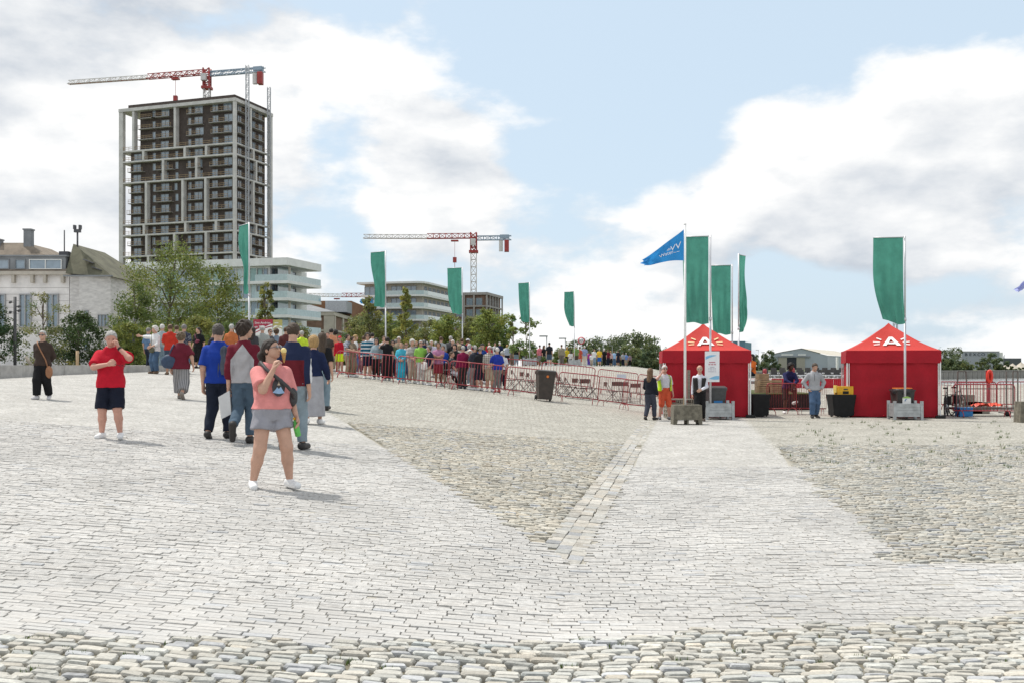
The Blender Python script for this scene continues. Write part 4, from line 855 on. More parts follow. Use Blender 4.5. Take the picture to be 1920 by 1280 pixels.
mb = MB(); mb.box(-.025, .025, -.24, .24, .002, .138); mb.build('keel', M_mossc, e); mb = MB(); mb.box(-.085, -.045, -.03, .03, .56, .80); mb.build('wedge', M_wood, e)
# ---- white notice board with blue waves
bz = lambda py, d=31.2: 1.65-(py-687)/FPX*d
e = empty('notice_board', (at(1336, 0, 31.1)[0], 31.15, bz(715)), R(2), 'white notice board with blue waves and red lines of text, tied to a pole', 'notice board')
wB, hB = 27/FPX*31.1, 57/FPX*31.1
mb = MB(); mb.box(-wB/2, wB/2, -.015, .015, 0, hB); mb.build('board', pm('board_white', (.80, .81, .83), .5, .03), e)
M_wv = pm('board_blue', (.22, .50, .74), .5, .04); M_tx = pm('board_text_red', (.50, .10, .16), .6, .03); M_tx2 = pm('board_text_grey', (.38, .34, .42), .6)
for z0, fl in ((hB*.80, 1), (hB*.10, -1)):
    mb = MB(); n = 14; up, lo = [], []
    for i in range(n+1):
        t = i/n; tt = t if fl > 0 else 1-t; x = -wB/2+.012+(wB-.024)*t*(.8)+(0 if fl > 0 else wB*.2*.97); up.append((x, -.019, z0+.05*math.sin(3.1*t*fl+.2)*fl*.6+.075*(1-tt)*.2+.07*t)); lo.append((x, -.019, z0-.075*(1-tt)*(1)+.05*math.sin(3.1*t*fl+.2)*.3+.06*t))
    mb.add(up+lo, [(i, i+1, n+2+i, n+1+i) for i in range(n)]); mb.build('wave_print', M_wv, e)
def word_line(words, h, mat, name='text_line'):     # lines too small to read in the photograph: rows of short strokes
    mb = MB(); tot = sum(words)+.022*(len(words)-1); x = -tot/2
    for w_ in words:
        n = max(2, int(w_/.017))
        for k in range(n): mb.box(x+w_*k/n, x+w_*(k+.72)/n, -.002, 0, -h/2, h/2*(1 if k % 3 else 1.35))
        x += w_+.022
    return mb.mesh(name, mat)
for wd, hh_, z, mt in (((.19,), .032, .64, M_tx), ((.06, .07, .06), .032, .57, M_tx), ((.15,), .018, .485, M_tx2), ((.03, .06, .03, .05), .018, .44, M_tx2), ((.03, .07, .03, .05), .018, .395, M_tx2), ((.18, .06), .018, .335, M_tx2)):
    o = link('text_line', word_line(wd, hh_, mt), e); o.location = (0, -.017, hB*z)
# ---- crowd barriers
def barrier_meshes(L=2.3, h=1.08):
    r = .019; z0 = .22; mb = MB(); c = .14
    arc = lambda cx_, cz_, a0, a1: [(cx_+c*math.cos(R(a)), 0, cz_+c*math.sin(R(a))) for a in np.linspace(a0, a1, 6)]
    pts = [(0, 0, z0)]+arc(c, h-c, 180, 90)+arc(L-c, h-c, 90, 0)+[(L, 0, z0)]; mb.tube(pts, r, 8); mb.tube([(0, 0, z0), (L, 0, z0)], r, 8); fr = mb.mesh('frame', M_bred)
    mb = MB(); mb.tube([(0, 0, z0+.01), (0, 0, h-.012)], .0085, 6); bar = mb.mesh('bar', M_bred)
    mb = MB(); w = .30; mb.tube([(0, -w, .01), (0, -w*.93, .12), (0, -w*.6, .20), (0, 0, .235), (0, w*.6, .20), (0, w*.93, .12), (0, w, .01)], .017, 7); ft = mb.mesh('foot', M_bred)
    return fr, bar, ft
BF, BB, BFT = barrier_meshes()
def barrier(P0, P1, label, z=None, ft_rot=0.0):
    L = math.hypot(P1[0]-P0[0], P1[1]-P0[1]); a = math.atan2(P1[1]-P0[1], P1[0]-P0[0]); z0, z1 = (float(gz(*P0)), float(gz(*P1))) if z is None else (z, z)
    e = empty('crowd_barrier', (P0[0], P0[1], z0), 0, label, 'barrier', 'red crowd barriers'); e.rotation_euler = (0, -math.atan2(z1-z0, L), a); e.scale = (L/2.3, 1, 1)
    link('frame', BF, e)
    for i in range(1, 18): o = link('bar', BB, e); o.location = (2.3*i/18, 0, 0)
    for x in (.28, 2.02): o = link('foot', BFT, e); o.location = (x, 0, 0); o.rotation_euler = (0, 0, ft_rot+random.uniform(-.08, .08))
rows_ = ((630, 706), (741, 718)), ((743, 718.3), (838, 728.2)), ((840, 728.5), (945, 740)), ((946, 740.3), (1041, 751)), ((1044, 751.5), (1120, 759.5)), ((1119, 760), (1174, 767)), ((1166, 768), (1222, 773))
labs = ('red crowd barrier in front of the plaid shirt and striped sweater', 'red crowd barrier in front of the turquoise outfit', 'red crowd barrier in front of the maroon sweater', 'red crowd barrier in front of the dark wheeled bin', 'red crowd barrier next to the dark wheeled bin, before the folding chairs', 'red crowd barrier overlapping another one near the folding chairs', 'red crowd barrier ending at the woman in dark clothes')
for (a, b), l_ in zip(rows_, labs): barrier(pray(*a), pray(*b), l_)
for a, b, l_ in (((928, 716), (1008, 723), 'red crowd barrier behind the folding chairs, beside the blue shirt'), ((1012, 723), (1112, 735), 'red crowd barrier behind the folding chairs and the bin'), ((1117, 737), (1192, 746), 'red crowd barrier behind the folding chairs with a small paper tied on'), ((1193, 747), (1236, 752), 'red crowd barrier behind the woman in dark clothes')): barrier(pray(*a), pray(*b), l_)
g0 = lambda px, d: ((px-960)/FPX*d, d)
for a, b, l_ in ((g0(1438, 34), g0(1493, 34.4), 'red crowd barrier on which the man in dark blue leans'), (g0(1494, 34.4), g0(1549, 34), 'red crowd barrier behind the grey hoodie'), (g0(1405, 47), g0(1466, 47), 'red crowd barrier behind the stage, beside the wooden boxes'), (g0(1468, 47), g0(1530, 47.3), 'red crowd barrier behind the stage and the leaning man'), (g0(1531, 47.3), g0(1596, 47), 'red crowd barrier behind the stage, next to the second tent'),
        (g0(1787, 32.6), g0(1903, 32.4), 'red crowd barrier in front of the steel trolley'), (g0(1759, 38), g0(1868, 38.2), 'red crowd barrier at the quay edge behind the bicycle'), (g0(1869, 38.2), g0(1985, 38), 'red crowd barrier at the quay edge behind the life ring'), (g0(1790, 36.4), g0(1868, 37.0), 'red crowd barrier standing behind the trolley frame')): barrier(a, b, l_, 0.0)
# ---- folding chairs behind the barriers
M_chair = pm('brown_chair_plastic', (.10, .06, .05), .5, .15, 6); M_tubeg = pm('grey_chair_tube', (.16, .15, .15), .4, .1, metal=.4)
def chair_proto():
    e = empty('folding_chair')
    mb = MB(); mb.prism([(-.20, -.18), (.20, -.18), (.19, .20), (-.19, .20)], 'z', .43, .455); mb.build('seat', M_chair, e)
    mb = MB(); n = 7; pts = [(-.2+.4*i/(n-1), .26+.03*(1-((i/(n-1)-.5)*2)**2)) for i in range(n)]; mb.prism(pts+[(x, y+.018) for x, y in pts[::-1]], 'z', .66, .83); mb.build('backrest', M_chair, e)
    for s_ in (-1, 1):
        mb = MB(); mb.tube([(s_*.215, -.26, .005), (s_*.215, .05, .44), (s_*.205, .28, .84)], .011, 6); mb.build('leg', M_tubeg, e)
        mb = MB(); mb.tube([(s_*.19, .30, .005), (s_*.19, -.14, .43)], .011, 6); mb.build('leg', M_tubeg, e)
    mb = MB(); mb.tube([(-.215, -.20, .09), (.215, -.20, .09)], .009, 6); mb.tube([(-.19, .23, .07), (.19, .23, .07)], .009, 6); mb.build('crossbar', M_tubeg, e); return e
cp = chair_proto(); chairs = ((958, 737, 100), (972, 735, 95), (990, 739, 110), (1002, 741, 100), (1040, 744, 95), (1054, 741, 105), (1062, 749, 100), (1074, 750, 90), (1090, 752, 120), (1102, 753, 160), (1112, 752, 80), (1150, 759, 100), (1160, 757, 170), (1174, 757, 160), (1194, 760, 175))
cl = ('next to the blue shirt', 'second from the blue shirt', 'third from the blue shirt', 'right before the wheeled bin', 'just past the wheeled bin', 'second past the wheeled bin', 'third past the wheeled bin', 'fourth past the wheeled bin', 'in the middle of the cluster', 'with its back turned in the cluster', 'at the end of the cluster', 'behind the overlapping barriers', 'facing away behind the overlapping barriers', 'beside the paper notice', 'with its back to the woman in dark clothes')
for i, ((px, py, a), l_) in enumerate(zip(chairs, cl)):
    c = cp if i == 0 else copy_tree(cp); x, y = pray(px, py-3); c.location = (x, y+.5, float(gz(x, y+.5))); c.rotation_euler = (0, 0, R(a)); tag(c, 'brown folding chair behind the red barriers, '+l_, 'folding chair', 'folding chairs behind the barriers')
# ---- wheeled bins
def bin_(x, y, z, rz, label, s=1.0, mat=None, lid=True, bag=False):
    e = empty('wheeled_bin', (x, y, z), rz, label, 'bin', 'wheeled bins'); e.scale = (s, s, s); m_ = mat or M_plast
    mb = MB(); v = [(sx*w_, sy*d_, zz) for zz, w_, d_ in ((.06, .22, .23), (.93, .285, .32)) for sx, sy in ((-1, -1), (1, -1), (1, 1), (-1, 1))]; mb.add(v, [(0, 1, 2, 3), (4, 5, 6, 7)]+[(i, (i+1) % 4, (i+1) % 4+4, i+4) for i in range(4)]); mb.box(-.305, .305, -.335, .335, .90, .945); mb.build('body', m_, e)
    if lid: mb = MB(); mb.prism([(-.35, .95), (.37, .95), (.36, .99), (0, 1.04), (-.34, .99)], 'x', -.30, .30); mb.build('lid', m_, e)
    mb = MB(); mb.tube([(-.22, .42, .93), (.22, .42, .93)], .017, 6); mb.box(-.24, -.20, .32, .43, .90, .95); mb.box(.20, .24, .32, .43, .90, .95); mb.build('handle', m_, e)
    for sx in (-1, 1): mb = MB(); mb.tube([(sx*.22, .26, .10), (sx*.27, .26, .10)], .10, 14); mb.build('wheel', M_rub, e)
    if bag: mb = MB(); mb.lathe([(.34, .80), (.36, .90), (.33, .97), (.30, .96), (.26, .90)], 20); mb.build('bin_liner', pm('bin_bag', (.03, .03, .032), .35, .3, 6, .6, 12), e); mb = MB(); mb.lathe([(.30, .965), (.31, 1.0), (.25, 1.0), (.24, .965)], 20); mb.build('rim', M_org, e)
    return e
x, y = pray(1020, 751); e = bin_(x, y, float(gz(x, y)), R(8), 'dark brown wheeled bin leaning among the barriers on the ramp', 1.08, pm('brown_bin', (.055, .045, .038), .5, .2, 5)); e.rotation_euler = (R(-3), R(4), R(8))
o = link('sticker', MB().lathe([(.045, 0), (.045, .004)], 12).mesh('sticker', M_org), e); o.location = (.02, -.325, .80); o.rotation_euler = (R(85), 0, 0)
e = bin_(at(1338, 0, 32)[0]+.06, 32.05, 0, R(4), 'dark grey wheeled bin with a blue label behind the steel crate of the sign board', 1.0, pm('grey_bin', (.075, .078, .08), .5, .2, 5))
mb = MB(); mb.box(-.14, .14, -.001, .003, -.07, .07); o = mb.build('label', M_bluep, e); o.location = (.02, -.292, .50); o.rotation_euler = (R(-6), 0, 0)
bin_(at(1693, 0, 31.8)[0], 31.85, 0, R(0), 'dark bin with a black liner and orange rim before the second tent', .98, None, False, True)
# ---- black-skirted tables, yellow tool box
def skirt_table(x, y, w, d_, label):
    e = empty('skirted_table', (x, y, 0), 0, label, 'table', 'tables with black covers')
    def fn(u, v):
        a = u*2*np.pi; sq = np.maximum(np.abs(np.cos(a)), np.abs(np.sin(a))); k = .80+.20*(1-v)**1.2+.035*np.cos(4*a)**2*(v > .8)
        return w/2*np.clip(np.cos(a)/sq, -1, 1)*k, d_/2*np.clip(np.sin(a)/sq, -1, 1)*k, .74*(1-v)+.06*v*np.cos(4*a+np.pi)*.5*(v > .9)+.03*v
    wavy(65, 12, fn, 'cover', M_black, e); mb = MB(); mb.box(-w/2+.01, w/2-.01, -d_/2+.01, d_/2-.01, .725, .742); mb.build('table_top', M_black, e); return e
skirt_table(at(1423, 0, 33)[0], 33.0, .62, .62, 'black-covered table beside the first tent'); skirt_table(at(1577, 0, 32.8)[0], 32.8, .78, .7, 'black-covered table beside the second tent, carrying a yellow case')
e = empty('tool_case', (at(1582, 0, 32.8)[0], 32.8, .745), R(5), 'yellow plastic case standing on the black-covered table', 'case')
mb = MB(); mb.box(-.26, .26, -.16, .16, 0, .27); mb.build('case', M_yel, e); mb = MB(); mb.box(-.10, .10, -.167, -.1605, .02, .11); mb.build('grip', M_rub, e); mb = MB(); mb.box(-.07, .07, -.166, -.161, .15, .19); mb.build('badge', M_plast, e)
mb = MB(); mb.box(-.31, -.262, -.1, .1, .06, .30); mb.build('handle', pm('pale_yellow', (.80, .60, .15), .5), e)
# ---- low stage with black skirt and artificial grass, wooden boxes
e = empty('stage', (at(1463, 0, 38)[0], 38, 0), 0, 'low stage with a black skirt and a green grass top between the tents', 'stage')
mb = MB(); mb.box(-1.35, 1.35, 0, 6, 0, .60); mb.build('skirt', M_black, e); mb = MB(); mb.box(-1.38, 1.38, -.03, 6, .603, .64); mb.build('grass_top', pm('artificial_grass', (.085, .10, .03), .95, .3, 20, .6, 80), e)
def wbox(x, y, z, label, w=.46, d_=.45, h=.40):
    e = empty('wooden_box', (x, y, z), random.uniform(-.1, .1), label, 'wooden box', 'wooden boxes on the stage')
    for i in range(3): mb = MB(); mb.box(-w/2, w/2, -d_/2-.012, -d_/2, .01+i*h/3, (i+1)*h/3-.012); mb.build('plank', M_box, e)
    mb = MB(); mb.box(-w/2, w/2, -d_/2+.002, d_/2, 0, h); mb.build('case', pm('dark_plywood', (.20, .135, .085), .85, .2, 4), e); mb = MB(); mb.box(-w/2-.02, -w/2+.08, -d_/2-.03, -d_/2-.013, 0, h); mb.build('batten', M_box, e)
X0 = at(1428, 0, 39)[0]
for i, (dx, dz, l_) in enumerate(((0, 0, 'at the bottom beside the first tent'), (.5, 0, 'second in the bottom row'), (1.0, 0, 'last in the bottom row'), (.02, .405, 'second up beside the first tent'), (.52, .405, 'second up next to the red fence'), (.03, .81, 'on top of the stack'))): wbox(X0+dx, 39+random.uniform(-.05, .05), .64+dz*.62, 'brown wooden box '+l_, h=.245)
# ---- red fence panels and pontoon with rows of grey seats
for i in range(5):
    a = g0(1447+i*29, 50); e = empty('red_fence_panel', (a[0], 50, 0), 0, ('red cloth fence panel behind the wooden boxes', 'red cloth fence panel behind the leaning man', 'red cloth fence panel between the two standing men', 'red cloth fence panel behind the grey hoodie', 'red cloth fence panel beside the second tent')[i], 'fence panel', 'red fence panels at the water')
    wavy(14, 6, lambda u, v: (u*.76, .02*np.sin(u*14+i), .12+.95*v), 'panel', M_red, e)
    for x in (0, .76): mb = MB(); mb.tube([(x, .03, 0), (x, .03, 1.1)], .02, 6); mb.build('post', M_white, e)
for px, h_ in ((1434, 1.55), (1487, 1.6)): mb = MB(); q = g0(px, 51); mb.tube([(q[0], q[1], 0), (q[0], q[1], h_-.2)], .10, 12); mb.lathe([(.10, 0), (.11, .05), (.10, .15), (.05, .2)], 12, c=(q[0], q[1], h_-.2)); tag(mb.build('red_bollard', M_bred), 'red mooring bollard behind the '+('wooden boxes' if px < 1450 else 'leaning man'), 'bollard', 'red bollards at the water')
e = empty('pontoon', (g0(1500, 60)[0], 60, 0), 0, 'floating pontoon with a pale deck behind the red fence', 'pontoon'); mb = MB(); mb.box(-3.4, 5, 0, 9, -2.9, .78); mb.build('hull', M_slab, e); mb = MB(); mb.box(-3.5, 5.1, -.1, 9, .783, .86); mb.build('deck', M_whitep, e)
sp = empty('deck_chair'); mb = MB(); mb.box(-.2, .2, -.2, .2, .25, .30); mb.build('seat', M_alu, sp); mb = MB(); mb.prism([(-.2, .30), (.2, .30), (.17, .62), (-.17, .62)], 'y', .17, .20); mb.build('backrest', M_plast, sp); mb = MB(); mb.tube([(0, 0, 0), (0, 0, .25)], .05, 8); mb.build('leg', M_alu, sp)
k = 0
for r_ in range(2):
    for i in range(11):
        s_ = sp if k == 0 else copy_tree(sp); k += 1; s_.location = (g0(1436, 61+r_*3)[0]+i*.55, 61+r_*3, .86+r_*.12); tag(s_, 'small grey seat in the '+('front' if r_ == 0 else 'rear')+' row on the pontoon', 'seat', 'seats on the pontoon')
# ---- pallets against the first tent
e = empty('pallet_stack', (at(1275, 0, 31.9)[0], 31.95, 0), R(3), 'stack of weathered wooden pallets against the first tent', 'pallet stack')
for k in range(5):
    for i in range(3): mb = MB(); mb.box(-.46+.005*k, .46, -.40+.30*i, -.22+.30*i, .10+k*.125, .125+k*.125); mb.build('plank', M_oldwood, e)
    for x in (-.44, -.05, .34): mb = MB(); mb.box(x, x+.10, -.38, .38, .012+k*.125, .098+k*.125); mb.build('block', M_oldwood, e)
mb = MB(); mb.box(at(1293, 0, 32)[0]-.04, at(1293, 0, 32)[0]+.04, 32.1, 32.18, 0, 1.55); tag(mb.build('timber_post', M_oldwood), 'grey timber post beside the pallets at the first tent', 'post')
# ---- trolley with tall frames, life ring, bicycle, blue crate
e = empty('steel_trolley', (at(1850, 0, 33.6)[0], 33.6, 0), 0, 'long flat steel trolley with tall upright frames behind the red barrier', 'trolley'); M_rust = pm('dull_steel', (.16, .14, .125), .6, .2, 6, metal=.3)
mb = MB(); mb.box(-1.25, 1.15, -.35, .35, .22, .29); mb.build('platform', M_rust, e)
for x in (-1.05, -.85, .55, .95): mb = MB(); mb.tube([(x, -.36, .10), (x, -.30, .10)], .10, 14); mb.tube([(x, -.30, .10), (x, .30, .10)], .015, 6); mb.build('wheel', M_rub, e)
for x, l_ in ((-1.1, -.05), (-.83, .05), (.52, 0), (.74, .0), (.90, 0)):
    mb = MB(); mb.bar((x+l_, -.3, .29), (x, -.3, 1.50), .035); mb.build('upright', M_rust, e)
mb = MB(); mb.bar((-1.1, -.3, 1.50), (-.83, -.3, 1.50), .035); mb.bar((.74, -.3, 1.50), (.90, -.3, 1.50), .035); mb.bar((-1.0, -.3, .92), (.74, -.3, .92), .03); mb.build('top_bar', M_rust, e)
e = empty('tarpaulin', (at(1852, 0, 33.4)[0], 33.45, .292), 0, 'crumpled orange tarpaulin lying on the trolley', 'tarpaulin')
wavy(16, 10, lambda u, v: (-.5+u, -.28+.5*v, .02+.10*np.abs(np.sin(6*u+3*v)*np.sin(5*v+u*4))+.05*np.sin(13*u)**2), 'sheet', pm('orange_red_sheet', (.65, .07, .03), .5, .1, 5), e)
lx, ly = g0(1855, 36.6); e = empty('life_ring_post', (lx, ly, 0), 0, 'red post with an oval red life ring holder at the quay edge', 'life ring')
mb = MB(); mb.bar((0, .06, 0), (0, .06, 1.5), .09); mb.build('post', M_bred, e)
mb = MB(); n = 24; mb.tube([(.075*math.cos(a), -.03, 1.30+.20*math.sin(a)) for a in np.linspace(0, 2*math.pi, n, endpoint=False)], .055, 10, closed=True); mb.build('ring', pm('life_ring_red', (.72, .05, .03), .45), e)
mb = MB(); mb.box(-.13, .13, .0, .012, 1.06, 1.52); mb.build('back_plate', M_bred, e)
mb = MB(); q = at(1808, 0, 32.9); mb.box(q[0]-.22, q[0]+.22, 32.75, 33.1, .02, .28); mb.box(q[0]-.24, q[0]+.24, 32.73, 33.12, .28, .31); tag(mb.build('blue_crate', M_bluep), 'blue plastic crate on the ground under the red barrier', 'crate')
mb = MB(); q = at(1918, 0, 29.5); mb.prism([(q[0]-.13, 0), (q[0]+.25, 0), (q[0]+.22, .62), (q[0]-.10, .62)], 'y', 29.4, 29.8); tag(mb.build('concrete_bollard', M_mossc), 'squat concrete bollard standing on the cobbles past the trolley', 'bollard')
def bicycle(x, y, rz, label):
    e = empty('bicycle', (x, y, 0), rz, label, 'bicycle', 'parked bicycles'); fm = pm('black_bike_paint', (.02, .02, .022), .4)
    for wx in (-.52, .52):
        mb = MB(); mb.tube([(wx+.33*math.cos(a), 0, .34+.33*math.sin(a)) for a in np.linspace(0, 2*math.pi, 28, endpoint=False)], .02, 7, closed=True); wl = mb.build('wheel', M_rub, e)
        mb = MB(); mb.tube([(wx+.305*math.cos(a), 0, .34+.305*math.sin(a)) for a in np.linspace(0, 2*math.pi, 28, endpoint=False)], .008, 5, closed=True)
        for k in range(14): a = k*math.pi/7; mb.bar((wx, 0, .34), (wx+.30*math.cos(a), 0, .34+.30*math.sin(a)), .003)
        mb.build('rim', M_steel, wl)
    mb = MB(); bb_, st_, hd = (-.05, 0, .32), (-.17, 0, .78), (.38, 0, .80)
    for a, b in ((bb_, st_), (bb_, (.40, 0, .68)), (st_, hd), (bb_, (-.52, 0, .34)), (st_, (-.52, 0, .34)), ((.36, 0, .88), (.52, 0, .34))): mb.tube([a, b], .016, 7)
    mb.build('frame', fm, e); mb = MB(); mb.tube([st_, (-.20, 0, .92)], .013, 6); mb.build('seat_post', M_steel, e); mb = MB(); mb.prism([(-.32, -.08), (-.32, .08), (-.20, .06), (-.06, .015), (-.06, -.015), (-.20, -.06)], 'z', .92, .97); mb.build('saddle', M_rub, e)
    mb = MB(); mb.tube([(.36, 0, .88), (.34, 0, 1.02)], .013, 6); mb.tube([(.22, -.29, 1.03), (.33, -.14, 1.05), (.35, 0, 1.02), (.33, .14, 1.05), (.22, .29, 1.03)], .012, 6); mb.build('handlebar', M_steel, e)
    mb = MB(); mb.tube([(-.05, -.05, .32), (-.05, .05, .32)], .09, 16); mb.bar((-.05, -.07, .32), (.08, -.07, .22), .02); mb.bar((-.05, .07, .32), (-.18, .07, .42), .02); mb.build('crankset', M_steel, e)
    mb = MB(); mb.box(-.72, -.35, -.07, .07, .70, .715); mb.box(-.70, -.40, -.19, -.08, .40, .69); mb.build('rack_bag', M_black, e)
bicycle(at(1777, 0, 33.2)[0], 33.3, R(62), 'black bicycle with pannier parked beside the second tent'); bicycle(at(1797, 0, 34.2)[0], 34.3, R(48), 'black bicycle parked behind the first one, towards the trolley')
for i in range(3): mb = MB(); q = at(1812+i*14, 0, 35); mb.box(q[0]-.3, q[0]+.3, 35, 35.5, .3*(i == 0), .42+.25*(i == 0)); tag(mb.build('timber_bundle', M_oldwood), ('upper bundle of old planks behind the bicycle handlebar', 'bundle of old planks behind the blue crate', 'bundle of old planks behind the orange sheet')[i], 'planks', 'plank bundles')
# ---- signs, lamps and posts at the back
d = 90; e = empty('traffic_sign', (P(1090, d), d, float(gz(P(1090, d), d))), 0, 'round red ringed traffic sign reading 3½ on the crest', 'traffic sign'); z_ = 1.65+(687-638.5)/FPX*d-float(gz(P(1090, d), d))
mb = MB(); mb.tube([(0, .04, 0), (0, .04, z_+.3)], .04, 8); mb.build('post', M_alu, e); 
for nm, r_, yy, mt in (('red_disc', .32, 0, pm('sign_red', (.55, .03, .06), .5, .05)), ('white_disc', .235, -.022, M_white)): mb = MB(); mb.tube([(0, yy+.018, z_), (0, yy, z_)], r_, 28); mb.build(nm, mt, e)
o = link('numeral', text_mesh('3½', .36, .004, M_rub), e); o.location = (0, -.032, z_); o.rotation_euler = (R(90), 0, 0)
d = 62; gx = P(475, d); e = empty('info_board', (gx, d, float(gz(gx, d))), 0, 'red and olive information board with white waves behind the walkers', 'information board'); zb = float(gz(gx, d)); T = 1.65+(687-599)/FPX*d-zb; w1, w2 = P(511, d)-gx, P(529, d)-gx
mb = MB(); mb.box(0, w1, 0, .05, T-1.95, T); mb.build('red_panel', pm('board_red', (.36, .03, .06), .5, .05), e); mb = MB(); mb.box(w1+.03, w2, 0, .05, T-1.95, T-.02); mb.build('olive_panel', pm('board_olive', (.42, .38, .12), .5, .05), e)
for a, b, ph in ((0, w1, 0), (w1+.03, w2, 1.2)):
    n = 16; top = [(a+(b-a)*i/n, -.006, T-.78+.22*math.sin(2.2*i/n+ph-.6)+.1*i/n) for i in range(n+1)]; mb = MB(); mb.add(top+[(x, y, T-1.94) for x, y, z in top], [(i, i+1, n+2+i, n+1+i) for i in range(n)]); mb.build('wave_print', M_whitep, e)
    mb = MB(); mb.add([(x, -.009, z+.14+.04*math.sin(i*.5)) for i, (x, y, z) in enumerate(top)]+[(x, -.009, z+.07) for x, y, z in top], [(i, i+1, n+2+i, n+1+i) for i in range(n)]); mb.build('wave_line', M_white, e)
for s_, x, z in (('Sint-Andries', .08, T-.22), ('en Zuid', .08, T-.46)): o = link('lettering', text_mesh(s_, .20 if x < w1 else .13, .002, M_white, 'LEFT'), e); o.location = (x, -.012, z); o.rotation_euler = (R(90), 0, 0)
o = link('text_line', word_line((.24,), .07, M_white), e); o.location = (w1+.25, -.012, T-.22)
for x in (.1, w2-.1): mb = MB(); mb.box(x-.04, x+.04, .06, .12, 0, T-.1); mb.build('post', M_alu, e)
M_dkpole = pm('dark_lamp_pole', (.06, .06, .062), .5, .15)
for px, top, d, l_ in ((28, 557, 47, 'dark lamp post with small spotlights before the white town house'), (251, 598, 54, 'dark lamp post behind the pointing hand')):
    z0 = 1.3; e = empty('lamp_post', (P(px, d), d, z0), 0, l_, 'lamp post', 'dark lamp posts'); h_ = 1.65+(687-top)/FPX*d-z0; mb = MB(); mb.tube([(0, 0, 0), (0, 0, h_)], .07, 10); mb.build('pole', M_dkpole, e)
    for s_, zz in ((-1, .25), (1, .45), (1, .65), (-1, .72)): mb = MB(); mb.tube([(s_*.07, 0, h_-zz), (s_*.20, -.02, h_-zz)], .02, 6); mb.tube([(s_*.20, -.08, h_-zz-.02), (s_*.22, .06, h_-zz+.02)], .06, 8); mb.build('spotlight', M_dkpole, e)
for px, py, d, hh, l_ in ((145, 657, 40, 0, 'short timber post behind the low wall, beside the red shirt'), (999, 641, 80, 0, 'tall timber post on the crest next to the thin sapling'), (48, 668, 40, .12, 'leaning grey stake under the birch')):
    x = P(px, d); z0 = float(gz(x, d))-.1; z1 = 1.65+(687-py)/FPX*d; mb = MB(); mb.tube([(x+hh*3, d, z0), (x, d, z1)], .06 if px != 999 else .09, 9); tag(mb.build('timber_post', M_box if px == 145 else M_oldwood), l_, 'post')
x, y = pray(1165, 744); mb = MB(); a = float(gz(x, y)); mb.box(x-.2, x+.2, y-.06, y-.045, a+.80, a+1.0); tag(mb.build('paper_notice', pm('paper_blueish', (.62, .66, .74), .7, .04)), 'small pale paper notice tied to the rear barrier', 'notice')
d = 190; fly_flag(P(701, d), d, 8, 1.65+(687-556)/FPX*d, M_fblue, 'small blue flag on a pole over the brick warehouse', 1.1, 2.6, .4, False, 4)
